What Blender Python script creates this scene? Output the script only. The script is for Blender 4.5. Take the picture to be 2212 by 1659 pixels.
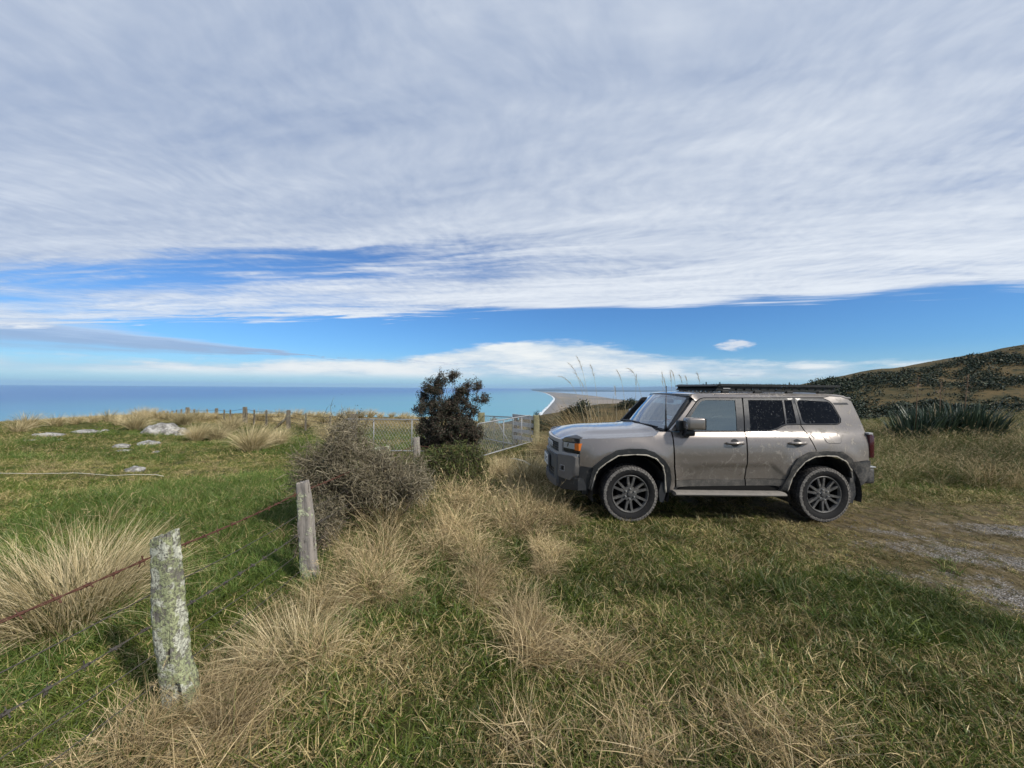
import bpy, bmesh, math, random
import numpy as np
from mathutils import Vector, Matrix
from mathutils.geometry import delaunay_2d_cdt
from mathutils import noise as mnoise

scene = bpy.context.scene
for o in list(bpy.data.objects):
    bpy.data.objects.remove(o)
COL = scene.collection
PI = math.pi

# ------------------------------------------------------------------ camera
CAM_Z = 1.86
F_PX = 830.0                       # focal length for a 2212 px wide picture
W_PX, H_PX = 2212.0, 1659.0
PITCH = math.radians(0.518)
ROLL = math.radians(0.46)
cam_data = bpy.data.cameras.new('camera')
cam_data.sensor_fit = 'HORIZONTAL'
cam_data.sensor_width = 36.0
cam_data.lens = 36.0 * F_PX / W_PX
cam_data.clip_start = 0.05
cam_data.clip_end = 400000.0
cam = bpy.data.objects.new('camera', cam_data)
COL.objects.link(cam)
_F = Vector((0, math.cos(PITCH), math.sin(PITCH)))
_U0 = Vector((0, -math.sin(PITCH), math.cos(PITCH)))
_X0 = Vector((1, 0, 0))
_R = _X0 * math.cos(ROLL) + _U0 * math.sin(ROLL)
_U = -_X0 * math.sin(ROLL) + _U0 * math.cos(ROLL)
_M = Matrix((( _R.x, _U.x, -_F.x, 0), (_R.y, _U.y, -_F.y, 0), (_R.z, _U.z, -_F.z, CAM_Z), (0, 0, 0, 1)))
cam.matrix_world = _M
scene.camera = cam

# ------------------------------------------------------------------ colour management, sampling
scene.view_settings.view_transform = 'Standard'
scene.view_settings.look = 'None'
scene.view_settings.gamma = 1.0
scene.view_settings.exposure = 0.08
scene.view_settings.use_curve_mapping = False
scene.render.engine = 'CYCLES'
cy = scene.cycles
cy.use_denoising = True
cy.max_bounces = 5
cy.diffuse_bounces = 1
cy.glossy_bounces = 3
cy.transmission_bounces = 4
cy.transparent_max_bounces = 10
cy.volume_bounces = 0
cy.caustics_reflective = False
cy.caustics_refractive = False
cy.sample_clamp_indirect = 4.0
cy.use_adaptive_sampling = True
cy.adaptive_threshold = 0.025

# ------------------------------------------------------------------ sun direction (veiled sun, behind the viewer's right shoulder)
SUN_EL = math.radians(38)
SUN_AZ = math.radians(125)         # clockwise from the view axis (+Y)
sun_dir = Vector((math.sin(SUN_AZ) * math.cos(SUN_EL), math.cos(SUN_AZ) * math.cos(SUN_EL), math.sin(SUN_EL)))
sd = bpy.data.lights.new('sun', 'SUN')
sd.energy = 4.2
sd.angle = math.radians(4)
sd.color = (1.0, 0.94, 0.84)
sun = bpy.data.objects.new('sun', sd)
sun.rotation_euler = (-sun_dir).to_track_quat('-Z', 'Y').to_euler()
COL.objects.link(sun)


# ------------------------------------------------------------------ node helper
class NT:
    """Small wrapper for building node trees."""
    def __init__(self, tree):
        self.t = tree
        self.n = tree.nodes
        self.l = tree.links

    def node(self, typ, **kw):
        nd = self.n.new(typ)
        for k, v in kw.items():
            setattr(nd, k, v)
        return nd

    def set(self, sock, v):
        if v is None:
            return
        if hasattr(v, 'is_linked') or isinstance(v, bpy.types.NodeSocket):
            self.l.new(v, sock)
        else:
            if isinstance(v, (tuple, list)) and len(v) == 3 and sock.type == 'RGBA':
                v = (*v, 1.0)
            sock.default_value = v

    def math(self, op, a, b=None, c=None, clamp=False):
        m = self.node('ShaderNodeMath', operation=op, use_clamp=clamp)
        self.set(m.inputs[0], a)
        if b is not None:
            self.set(m.inputs[1], b)
        if c is not None:
            self.set(m.inputs[2], c)
        return m.outputs[0]

    def vmath(self, op, a, b=None, scale=None):
        m = self.node('ShaderNodeVectorMath', operation=op)
        self.set(m.inputs[0], a)
        if b is not None:
            self.set(m.inputs[1], b)
        if scale is not None:
            self.set(m.inputs[3], scale)
        return m.outputs[1] if op in ('DOT_PRODUCT', 'LENGTH', 'DISTANCE') else m.outputs[0]

    def xyz(self, v):
        s = self.node('ShaderNodeSeparateXYZ')
        self.set(s.inputs[0], v)
        return s.outputs[0], s.outputs[1], s.outputs[2]

    def comb(self, x, y, z):
        s = self.node('ShaderNodeCombineXYZ')
        self.set(s.inputs[0], x); self.set(s.inputs[1], y); self.set(s.inputs[2], z)
        return s.outputs[0]

    def noise(self, vec, scale=5.0, detail=4.0, rough=0.5, dist=0.0, col=False):
        nd = self.node('ShaderNodeTexNoise')
        if vec is not None:
            self.set(nd.inputs['Vector'], vec)
        nd.inputs['Scale'].default_value = scale
        nd.inputs['Detail'].default_value = detail
        nd.inputs['Roughness'].default_value = rough
        nd.inputs['Distortion'].default_value = dist
        return nd.outputs['Color'] if col else nd.outputs['Fac']

    def voronoi(self, vec, scale=5.0, feature='F1', out='Distance', rnd=1.0):
        nd = self.node('ShaderNodeTexVoronoi', feature=feature)
        self.set(nd.inputs['Vector'], vec)
        nd.inputs['Scale'].default_value = scale
        nd.inputs['Randomness'].default_value = rnd
        return nd.outputs[out]

    def step(self, x, a, b):
        """smoothstep from a to b"""
        m = self.node('ShaderNodeMapRange', interpolation_type='SMOOTHSTEP')
        self.set(m.inputs[0], x); self.set(m.inputs[1], a); self.set(m.inputs[2], b)
        m.inputs[3].default_value = 0.0; m.inputs[4].default_value = 1.0
        return m.outputs[0]

    def lin(self, x, a, b, c=0.0, d=1.0):
        m = self.node('ShaderNodeMapRange')
        self.set(m.inputs[0], x); self.set(m.inputs[1], a); self.set(m.inputs[2], b)
        self.set(m.inputs[3], c); self.set(m.inputs[4], d)
        return m.outputs[0]

    def mix(self, f, a, b, blend='MIX'):
        m = self.node('ShaderNodeMix', data_type='RGBA', blend_type=blend)
        self.set(m.inputs[0], f); self.set(m.inputs[6], a); self.set(m.inputs[7], b)
        return m.outputs[2]

    def scale_vec(self, v, s):
        return self.vmath('MULTIPLY', v, s)

    def attr(self, name, typ='GEOMETRY'):
        nd = self.node('ShaderNodeAttribute', attribute_type=typ, attribute_name=name)
        return nd


# ------------------------------------------------------------------ sky: Nishita blue with cloud layers placed by direction
world = bpy.data.worlds.new('World')
scene.world = world
world.use_nodes = True
wt = world.node_tree
wt.nodes.clear()
w = NT(wt)
sky = w.node('ShaderNodeTexSky', sky_type='NISHITA')
sky.sun_disc = False
sky.sun_elevation = SUN_EL
sky.sun_rotation = SUN_AZ
sky.altitude = 300.0
sky.air_density = 1.0
sky.dust_density = 0.25
sky.ozone_density = 1.6
SKY_STRENGTH = 0.10
tc = w.node('ShaderNodeTexCoord')
D = w.vmath('NORMALIZE', tc.outputs['Generated'])
dx, dy, dz = w.xyz(D)
zc = w.math('MAXIMUM', dz, 0.03)
px_ = w.math('DIVIDE', dx, zc)
py_ = w.math('DIVIDE', dy, zc)
# streak axes of the high deck: along / across its far edge (edge: y + 0.19 x = 5)
al = w.math('SUBTRACT', w.math('MULTIPLY', px_, 0.982), w.math('MULTIPLY', py_, 0.187))
ac = w.math('ADD', w.math('MULTIPLY', px_, 0.187), w.math('MULTIPLY', py_, 0.982))
warp = w.noise(w.comb(w.math('MULTIPLY', al, 0.35), w.math('MULTIPLY', ac, 0.6), 3.0), 1.0, 3, 0.5, col=True)
warpx, warpy, _ = w.xyz(warp)
al2 = w.math('ADD', al, w.math('MULTIPLY', w.math('SUBTRACT', warpx, 0.5), 1.6))
ac2 = w.math('ADD', ac, w.math('MULTIPLY', w.math('SUBTRACT', warpy, 0.5), 0.9))
streak = w.noise(w.comb(w.math('MULTIPLY', al2, 0.45), w.math('MULTIPLY', ac2, 1.7), 0.0), 1.0, 6, 0.56)
broad = w.noise(w.comb(w.math('MULTIPLY', al2, 0.22), w.math('MULTIPLY', ac2, 0.55), 7.0), 1.0, 4, 0.55)
ripple = w.noise(w.comb(w.math('MULTIPLY', al2, 11.0), w.math('MULTIPLY', ac2, 9.0), 1.0), 1.0, 3, 0.55)
wisp = w.noise(w.comb(w.math('MULTIPLY', al2, 0.9), w.math('MULTIPLY', ac2, 5.5), 2.0), 1.0, 5, 0.6)
edge = w.math('SUBTRACT', w.math('SUBTRACT', 4.95, w.math('MULTIPLY', w.math('MAXIMUM', al, 0.0), 0.085)), ac)
edge = w.math('ADD', edge, w.math('MULTIPLY', w.math('SUBTRACT', streak, 0.5), 1.5))
edge = w.math('ADD', edge, w.math('MULTIPLY', w.math('SUBTRACT', broad, 0.5), 0.8))
edge = w.math('ADD', edge, w.math('MULTIPLY', w.math('SUBTRACT', wisp, 0.5), w.math('ADD', 0.7, w.math('MULTIPLY', w.step(al, 0.5, -4.0), 2.6))))
deck_edge = w.step(edge, -0.22, 0.34)
# thin blue streaks left of centre where the deck breaks up
gx = w.math('ADD', al, 2.75)
gy = w.math('SUBTRACT', ac, w.math('ADD', 2.75, w.math('MULTIPLY', gx, 0.02)))
gap = w.math('ADD', w.math('POWER', w.math('DIVIDE', w.math('ABSOLUTE', gx), 2.6), 2.0), w.math('POWER', w.math('DIVIDE', w.math('ABSOLUTE', gy), 0.52), 2.0))
gap = w.math('SUBTRACT', 1.0, w.step(gap, 0.0, 1.9))
thin_left = w.math('MULTIPLY', w.math('MULTIPLY', w.step(al, 1.2, -2.8), w.step(ac, 1.9, 3.2)), 0.22)
cover = w.math('ADD', w.math('MULTIPLY', streak, 0.75), w.math('MULTIPLY', broad, 0.55))
cover = w.math('ADD', cover, w.math('MULTIPLY', w.math('SUBTRACT', ripple, 0.5), 0.14))
cover = w.math('ADD', cover, w.math('MULTIPLY', w.math('SUBTRACT', wisp, 0.5), w.math('ADD', 0.10, w.math('MULTIPLY', gap, 0.85))))
cover = w.math('SUBTRACT', cover, w.math('ADD', w.math('MULTIPLY', gap, 0.20), thin_left))
deck_op = w.step(cover, 0.16, 0.60)
deck_op = w.math('MINIMUM', w.math('ADD', w.math('MULTIPLY', deck_op, 0.88), 0.06), 1.0)
deck = w.math('MULTIPLY', deck_op, deck_edge)
# shading of the deck: lavender grey body, whiter where thin or near its rim
bright = w.math('ADD', w.math('MULTIPLY', streak, 0.78), w.math('MULTIPLY', w.math('SUBTRACT', ripple, 0.5), 0.32))
bright = w.math('ADD', bright, w.math('MULTIPLY', w.math('SUBTRACT', broad, 0.35), 0.45))
bright = w.math('ADD', bright, w.math('MULTIPLY', w.math('SUBTRACT', wisp, 0.5), w.math('MULTIPLY', w.step(ac, 1.2, 4.0), 0.60)))
bright = w.math('ADD', bright, w.math('MULTIPLY', w.step(ac, 0.9, 4.2), 0.24))
bright = w.math('ADD', bright, w.math('MULTIPLY', w.step(al, -2.0, 3.0), 0.16))
bright = w.step(bright, 0.26, 1.02)
deck_col = w.mix(bright, (3.75, 4.55, 6.1), (8.1, 8.55, 9.1))
# low layers by azimuth and elevation (degrees)
az = w.math('MULTIPLY', w.math('ARCTAN2', dx, dy), 180 / PI)
el = w.math('MULTIPLY', w.math('ARCSINE', dz), 180 / PI)
lowv = w.comb(w.math('MULTIPLY', az, 0.055), w.math('MULTIPLY', el, 0.30), 0.0)
lown = w.noise(lowv, 1.0, 7, 0.62)
lowbig = w.noise(w.comb(w.math('MULTIPLY', az, 0.03), w.math('MULTIPLY', el, 0.04), 11.0), 1.0, 3, 0.5)
def bump(x, c, s):
    q = w.math('DIVIDE', w.math('SUBTRACT', x, c), s)
    return w.math('EXPONENT', w.math('MULTIPLY', w.math('MULTIPLY', q, q), -1.0))
top = w.math('ADD', 3.4, w.math('MULTIPLY', bump(az, 5.0, 18.0), 3.9))
top = w.math('ADD', top, w.math('MULTIPLY', w.math('SUBTRACT', lown, 0.5), 5.5))
top = w.math('ADD', top, w.math('MULTIPLY', w.math('SUBTRACT', lowbig, 0.5), 2.5))
bank = w.step(w.math('SUBTRACT', top, el), -0.1, 1.1)
bank_tex = w.step(w.math('ADD', lown, w.math('MULTIPLY', w.step(el, 2.2, 5.0), 0.10)), 0.30, 0.56)
bank = w.math('MULTIPLY', bank, w.math('ADD', 0.35, w.math('MULTIPLY', bank_tex, 0.65)))
bank = w.math('MULTIPLY', bank, w.step(el, 0.6, 2.2))
bank_col = w.mix(w.step(lown, 0.36, 0.62), (5.2, 6.4, 7.6), (8.6, 8.9, 8.9))
# long grey lens cloud low on the left
le = w.math('SUBTRACT', el, w.math('ADD', 4.6, w.math('MULTIPLY', w.math('ADD', az, 45.0), -0.035)))
lt = w.math('MAXIMUM', w.math('MULTIPLY', w.math('SUBTRACT', -26.0, az), 0.062), 0.02)
le = w.math('ADD', le, w.math('MULTIPLY', w.math('SUBTRACT', w.noise(w.comb(w.math('MULTIPLY', az, 0.11), w.math('MULTIPLY', el, 1.5), 4.0), 1.0, 5, 0.6), 0.5), 2.2))
lens = w.math('SUBTRACT', 1.0, w.step(w.math('DIVIDE', w.math('ABSOLUTE', le), lt), 0.2, 1.45))
lens = w.math('MULTIPLY', lens, 0.72)
lens_col = w.mix(w.step(le, -0.2, 0.9), (3.3, 3.9, 5.6), (5.6, 6.2, 7.4))
# one small lenticular cloud on the right
sm1 = w.math('ADD', w.math('POWER', w.math('DIVIDE', w.math('ABSOLUTE', w.math('SUBTRACT', az, 30.2)), 2.5), 2.0),
             w.math('POWER', w.math('DIVIDE', w.math('ABSOLUTE', w.math('SUBTRACT', el, 5.65)), 0.75), 2.0))
sm1 = w.math('ADD', sm1, w.math('MULTIPLY', w.math('SUBTRACT', w.noise(w.comb(w.math('MULTIPLY', az, 0.35), w.math('MULTIPLY', el, 1.4), 9.0), 1.0, 5, 0.65), 0.5), 3.4))
small = w.math('MULTIPLY', w.math('SUBTRACT', 1.0, w.step(sm1, 0.0, 1.0)), 0.85)
# pale air just above the horizon
base = sky.outputs[0]
tint = w.mix(1.0, base, (0.40, 0.74, 1.16), 'MULTIPLY')
hazef = w.math('MULTIPLY', w.math('SUBTRACT', 1.0, w.step(el, -0.5, 5.5)), 0.62)
air = w.mix(hazef, tint, (4.3, 6.4, 7.6))
c1 = w.mix(bank, air, bank_col)
c2 = w.mix(small, c1, (7.4, 7.7, 8.3))
c3 = w.mix(lens, c2, lens_col)
c4 = w.mix(w.math('MULTIPLY', deck, w.step(el, 1.0, 5.0)), c3, deck_col)
bg = w.node('ShaderNodeBackground')
w.set(bg.inputs[0], c4)
bg.inputs[1].default_value = SKY_STRENGTH
wo = w.node('ShaderNodeOutputWorld')
wt.links.new(bg.outputs[0], wo.inputs[0])
world.cycles.sampling_method = 'MANUAL'
world.cycles.sample_map_resolution = 256


# ------------------------------------------------------------------ object helpers
def tag(o, label=None, cat=None, group=None, kind=None):
    if label: o['label'] = label
    if cat: o['category'] = cat
    if group: o['group'] = group
    if kind: o['kind'] = kind
    return o


def empty(name, loc=(0, 0, 0), rz=0.0, parent=None):
    o = bpy.data.objects.new(name, None)
    o.empty_display_size = 0.1
    COL.objects.link(o)
    o.location = loc
    o.rotation_euler = (0, 0, rz)
    o.parent = parent
    return o


def link(name, me, mat=None, parent=None):
    o = bpy.data.objects.new(name, me)
    COL.objects.link(o)
    if mat is not None and not me.materials:
        me.materials.append(mat)
    o.parent = parent
    return o


def np_mesh(name, verts, faces, smooth=True, attrs=None):
    """faces: (n,3) or (n,4) int array, or list of such arrays"""
    me = bpy.data.meshes.new(name)
    verts = np.asarray(verts, dtype=np.float32).reshape(-1, 3)
    fl = faces if isinstance(faces, list) else [faces]
    fl = [np.asarray(f, dtype=np.int32) for f in fl if len(f)]
    nl = sum(f.size for f in fl)
    npoly = sum(len(f) for f in fl)
    me.vertices.add(len(verts))
    me.vertices.foreach_set('co', verts.ravel())
    me.loops.add(nl)
    me.loops.foreach_set('vertex_index', np.concatenate([f.ravel() for f in fl]))
    me.polygons.add(npoly)
    tot = np.concatenate([np.full(len(f), f.shape[1], dtype=np.int32) for f in fl])
    start = np.concatenate([[0], np.cumsum(tot)[:-1]]).astype(np.int32)
    me.polygons.foreach_set('loop_start', start)
    me.polygons.foreach_set('loop_total', tot)
    me.polygons.foreach_set('use_smooth', np.full(npoly, smooth, dtype=bool))
    me.update(calc_edges=True)
    if attrs:
        for k, a in attrs.items():
            a = np.asarray(a, dtype=np.float32)
            if a.ndim == 1:
                at = me.attributes.new(k, 'FLOAT', 'POINT')
                at.data.foreach_set('value', a)
            else:
                at = me.attributes.new(k, 'FLOAT_COLOR', 'POINT')
                c = np.ones((len(a), 4), dtype=np.float32); c[:, :3] = a
                at.data.foreach_set('color', c.ravel())
    return me


def bm_obj(name, bm, mat, parent=None, smooth=False, angle=None):
    me = bpy.data.meshes.new(name)
    bm.normal_update()
    bm.to_mesh(me)
    bm.free()
    if smooth:
        me.polygons.foreach_set('use_smooth', np.ones(len(me.polygons), dtype=bool))
        if angle:
            me.set_sharp_from_angle(angle=math.radians(angle))
    return link(name, me, mat, parent)


# ------------------------------------------------------------------ value noise for layout
_rs = np.random.RandomState(11)
_lat = _rs.rand(256, 256)
def vnoise(x, y, s=1.0, ox=0.0):
    x = np.asarray(x, float) * s + ox + 100.0; y = np.asarray(y, float) * s + ox * 0.7 + 100.0
    xi = np.floor(x).astype(int); yi = np.floor(y).astype(int)
    fx = x - xi; fy = y - yi
    fx = fx * fx * (3 - 2 * fx); fy = fy * fy * (3 - 2 * fy)
    a = _lat[xi % 256, yi % 256]; b = _lat[(xi + 1) % 256, yi % 256]
    c = _lat[xi % 256, (yi + 1) % 256]; d = _lat[(xi + 1) % 256, (yi + 1) % 256]
    return (a * (1 - fx) + b * fx) * (1 - fy) + (c * (1 - fx) + d * fx) * fy
def fnoise(x, y, s=1.0, ox=0.0, o=3):
    t = 0; a = 1; n = 0
    for k in range(o):
        t = t + a * vnoise(x, y, s * 2 ** k, ox + 13.7 * k); n += a; a *= 0.5
    return t / n
def sm(a, b, t):
    t = np.clip((np.asarray(t, float) - a) / (b - a), 0, 1)
    return t * t * (3 - 2 * t)


# ------------------------------------------------------------------ the lie of the land
def gz(X, Y):
    X = np.asarray(X, float); Y = np.asarray(Y, float)
    z = -0.45 * sm(5, 13.5, Y) - 0.25 * sm(13, 22, Y) - 0.22 * sm(21, 30, Y)
    t = X / np.maximum(Y, 1.0)
    # bank on the right
    z = z + 0.60 * sm(7.5, 14, X) * sm(5.5, 11.5, Y) + 0.5 * sm(14, 21, X) * sm(7, 14, Y)
    # car stands on a slight cross fall
    z = z - 0.035 * sm(1.5, 4.4, X) * (1 - sm(6, 9, X))
    z = z + 0.25 * sm(-12, -26, X) * sm(9, 16, Y)
    crest = np.interp(t, [-1.6, -1.33, -0.93, -0.2, 0.0, 0.1, 0.9, 1.5], [20, 22, 32, 34, 26, 20, 18, 18])
    d = np.maximum(0, Y - crest)
    z = z - np.where(d < 25, 0.016 * d * d, 10 + 0.8 * (d - 25))
    n = (fnoise(X, Y, 0.35, 5) - 0.5) * 0.16 + (fnoise(X, Y, 1.3, 9) - 0.5) * 0.07
    damp = 1 - 0.75 * sm(0.8, 1.8, X) * sm(5.6, 4.8, X) * sm(4.0, 4.9, Y) * sm(8.6, 7.6, Y)
    # hump under the fence line grass
    z = z + 0.07 * np.exp(-((X + 1.2) / 0.9) ** 2) * sm(1, 3, Y) * (1 - sm(9, 12, Y))
    return z + n * damp


def ray(px, py):
    a = px - W_PX / 2; b = py - H_PX / 2
    ar = a * math.cos(ROLL) + b * math.sin(ROLL)
    br = -a * math.sin(ROLL) + b * math.cos(ROLL)
    x, y, z = ar / F_PX, 1.0, -br / F_PX
    return np.array([x, y * math.cos(PITCH) - z * math.sin(PITCH), y * math.sin(PITCH) + z * math.cos(PITCH)])


def spot(px, py, near=1.2, far=60.0):
    """first point of the ground along a line of sight (used once, to find where a thing stands)"""
    d = ray(px, py)
    s = np.linspace(near, far, 3000)
    P = d[None, :] * s[:, None]; P[:, 2] += CAM_Z
    h = P[:, 2] - gz(P[:, 0], P[:, 1])
    i = np.argmax(h < 0)
    if h[i] >= 0:
        i = len(s) - 1
    return Vector((float(P[i, 0]), float(P[i, 1]), float(gz(P[i, 0], P[i, 1]))))


def ground_at(x, y):
    return float(gz(x, y))

# ================================================================== materials
def new_mat(name):
    m = bpy.data.materials.new(name)
    m.use_nodes = True
    m.node_tree.nodes.clear()
    t = NT(m.node_tree)
    out = t.node('ShaderNodeOutputMaterial')
    return m, t, out


def principled(t, out, base, rough=0.8, metal=0.0, spec=0.5, normal=None, coat=0.0, emit=None):
    p = t.node('ShaderNodeBsdfPrincipled')
    t.set(p.inputs['Base Color'], base)
    t.set(p.inputs['Roughness'], rough)
    t.set(p.inputs['Metallic'], metal)
    p.inputs['Specular IOR Level'].default_value = spec
    if coat:
        p.inputs['Coat Weight'].default_value = coat
        p.inputs['Coat Roughness'].default_value = 0.06
    if normal is not None:
        t.l.new(normal, p.inputs['Normal'])
    t.l.new(p.outputs[0], out.inputs[0])
    return p


def bump_node(t, h, strength=0.3, dist=0.01):
    b = t.node('ShaderNodeBump')
    b.inputs['Strength'].default_value = strength
    b.inputs['Distance'].default_value = dist
    t.l.new(h, b.inputs['Height'])
    return b.outputs[0]


def plain(name, col, rough=0.6, metal=0.0, spec=0.5, var=0.15, nscale=20.0, coat=0.0, bump=0.0):
    m, t, out = new_mat(name)
    tc_ = t.node('ShaderNodeTexCoord')
    n = t.noise(tc_.outputs['Object'], nscale, 5, 0.6)
    c = t.mix(n, tuple(x * (1 - var) for x in col), tuple(min(1, x * (1 + var)) for x in col))
    nm = bump_node(t, n, bump, 0.01) if bump else None
    principled(t, out, c, rough, metal, spec, nm, coat)
    return m


MAT = {}

# ---- grass blades: green or dry chosen blade by blade, shares set by the tuft
def blade_mat(name, green1, green2, dry1, dry2, inst=True, transl=0.14):
    m, t, out = new_mat(name)
    rnd = t.attr('rnd').outputs['Fac']
    tip = t.attr('tip').outputs['Fac']
    if inst:
        dry = t.attr('dry', 'INSTANCER').outputs['Fac']
        lum = t.attr('lum', 'INSTANCER').outputs['Fac']
    else:
        oi = t.node('ShaderNodeObjectInfo')
        dry = t.lin(oi.outputs['Random'], 0, 1, 0.72, 0.97)
        lum = t.lin(oi.outputs['Random'], 0, 1, 0.85, 1.12)
    r2 = t.math('FRACT', t.math('MULTIPLY', rnd, 37.13))
    r3 = t.math('FRACT', t.math('MULTIPLY', rnd, 91.7))
    g = t.mix(r2, green1, green2)
    d = t.mix(r3, dry1, dry2)
    isdry = t.math('LESS_THAN', rnd, t.math('ADD', dry, t.math('MULTIPLY', t.math('SUBTRACT', tip, 0.5), 0.10)))
    c = t.mix(isdry, g, d)
    c = t.mix(1.0, c, t.comb(lum, lum, lum), 'MULTIPLY')
    df = t.node('ShaderNodeBsdfDiffuse'); t.set(df.inputs[0], c)
    tr = t.node('ShaderNodeBsdfTranslucent'); t.set(tr.inputs[0], c)
    gl = t.node('ShaderNodeBsdfGlossy'); gl.inputs['Roughness'].default_value = 0.45
    gl.inputs[0].default_value = (0.5, 0.5, 0.5, 1)
    m1 = t.node('ShaderNodeMixShader'); m1.inputs[0].default_value = transl
    t.l.new(df.outputs[0], m1.inputs[1]); t.l.new(tr.outputs[0], m1.inputs[2])
    m2 = t.node('ShaderNodeMixShader'); m2.inputs[0].default_value = 0.04
    t.l.new(m1.outputs[0], m2.inputs[1]); t.l.new(gl.outputs[0], m2.inputs[2])
    t.l.new(m2.outputs[0], out.inputs[0])
    return m


DRY1, DRY2 = (0.21, 0.150, 0.058), (0.52, 0.42, 0.21)
MAT['turf'] = blade_mat('turf_blades', (0.036, 0.064, 0.010), (0.115, 0.142, 0.026), DRY1, DRY2)
MAT['lush'] = blade_mat('lush_blades', (0.050, 0.105, 0.018), (0.155, 0.205, 0.050), (0.28, 0.26, 0.09), DRY2)
MAT['rank'] = blade_mat('rank_blades', (0.055, 0.085, 0.018), (0.13, 0.15, 0.04), (0.21, 0.145, 0.066), (0.66, 0.52, 0.295))
MAT['tussock'] = blade_mat('tussock_blades', (0.07, 0.085, 0.025), (0.15, 0.145, 0.05), (0.36, 0.28, 0.13), (0.86, 0.72, 0.45), inst=False)
MAT['toetoe'] = blade_mat('toetoe_blades', (0.07, 0.075, 0.022), (0.15, 0.135, 0.045), (0.24, 0.175, 0.085), (0.46, 0.35, 0.19), inst=False)
def _flax_mat():
    m, t, out = new_mat('flax_leaf')
    rnd = t.attr('rnd').outputs['Fac']
    c = t.mix(rnd, (0.022, 0.042, 0.028), (0.065, 0.095, 0.055))
    c = t.mix(t.math('GREATER_THAN', rnd, 0.95), c, (0.36, 0.29, 0.17))
    principled(t, out, c, 0.42, 0, 0.4)
    return m
MAT['flax'] = _flax_mat()

def leaf_mat(name, c1, c2, c3, share=0.85):
    m, t, out = new_mat(name)
    rnd = t.attr('rnd').outputs['Fac']
    r2 = t.math('FRACT', t.math('MULTIPLY', rnd, 53.7))
    oi = t.node('ShaderNodeObjectInfo')
    c = t.mix(r2, c1, c2)
    c = t.mix(t.math('GREATER_THAN', rnd, share), c, c3)
    v = t.lin(oi.outputs['Random'], 0, 1, 0.75, 1.25)
    c = t.mix(1.0, c, t.comb(v, v, v), 'MULTIPLY')
    principled(t, out, c, 0.65, 0, 0.25)
    return m
MAT['dark_leaf'] = leaf_mat('dark_leaf', (0.018, 0.024, 0.016), (0.045, 0.05, 0.03), (0.095, 0.062, 0.045), 0.80)
MAT['broom_leaf'] = leaf_mat('broom_leaf', (0.04, 0.058, 0.014), (0.125, 0.145, 0.04), (0.15, 0.12, 0.055), 0.85)
MAT['thorn_leaf'] = leaf_mat('thorn_leaf', (0.05, 0.05, 0.024), (0.10, 0.092, 0.046), (0.19, 0.155, 0.09), 0.8)
MAT['hill_leaf'] = leaf_mat('hill_leaf', (0.012, 0.022, 0.014), (0.04, 0.055, 0.03), (0.07, 0.07, 0.04), 0.9)
MAT['tree_leaf'] = leaf_mat('tree_leaf', (0.010, 0.02, 0.012), (0.035, 0.05, 0.024), (0.07, 0.065, 0.035), 0.92)
def twig_mat(name, a, b):
    m, t, out = new_mat(name)
    rnd = t.attr('rnd').outputs['Fac']
    principled(t, out, t.mix(rnd, a, b), 0.85, 0, 0.2)
    return m
MAT['thorn_twig'] = twig_mat('thorn_twig', (0.085, 0.07, 0.045), (0.35, 0.305, 0.215))
MAT['dark_twig'] = twig_mat('dark_twig', (0.05, 0.04, 0.035), (0.17, 0.135, 0.11))
MAT['bark'] = plain('bark', (0.11, 0.085, 0.065), 0.9, var=0.35, nscale=14, bump=0.4)

# ---- ground: soil and turf colours per zone, darkened for shade in the thatch, broken up by noise
def _ground_mat():
    m, t, out = new_mat('ground')
    geo = t.node('ShaderNodeNewGeometry')
    P = geo.outputs['Position']
    col = t.attr('Col').outputs['Color']
    grav = t.attr('gravel').outputs['Fac']
    n1 = t.noise(P, 2.2, 6, 0.65)
    n2 = t.noise(P, 22.0, 5, 0.7)
    n3 = t.noise(t.scale_vec(P, (1.0, 0.45, 1.0)), 9.0, 5, 0.7)
    c = t.mix(t.step(n3, 0.35, 0.7), t.mix(1.0, col, (0.40, 0.40, 0.36), 'MULTIPLY'), t.mix(1.0, col, (1.15, 1.1, 1.0), 'MULTIPLY'))
    c = t.mix(t.math('MULTIPLY', t.step(n2, 0.5, 0.75), 0.5), c, (0.20, 0.15, 0.085))
    c = t.mix(t.math('MULTIPLY', t.step(n1, 0.52, 0.72), 0.35), c, t.mix(1.0, col, (0.5, 0.75, 0.35), 'MULTIPLY'))
    pv = t.voronoi(P, 62.0)
    pc = t.voronoi(P, 62.0, out='Color')
    pcx, _, _ = t.xyz(pc)
    stone = t.mix(pcx, (0.20, 0.19, 0.175), (0.46, 0.44, 0.42))
    stone = t.mix(t.step(pv, 0.25, 0.6), stone, (0.10, 0.085, 0.065))
    c = t.mix(t.step(t.math('ADD', grav, t.math('ADD', t.math('MULTIPLY', t.math('SUBTRACT', n3, 0.5), 1.4), t.math('MULTIPLY', t.math('SUBTRACT', n2, 0.5), 0.9))), 0.30, 0.80), c, stone)
    h = t.math('ADD', n2, t.math('MULTIPLY', t.math('MULTIPLY', t.math('SUBTRACT', 1.0, pv), grav), 1.2))
    principled(t, out, c, 0.95, 0, 0.15, bump_node(t, h, 0.7, 0.03))
    return m
MAT['ground'] = _ground_mat()

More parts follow.
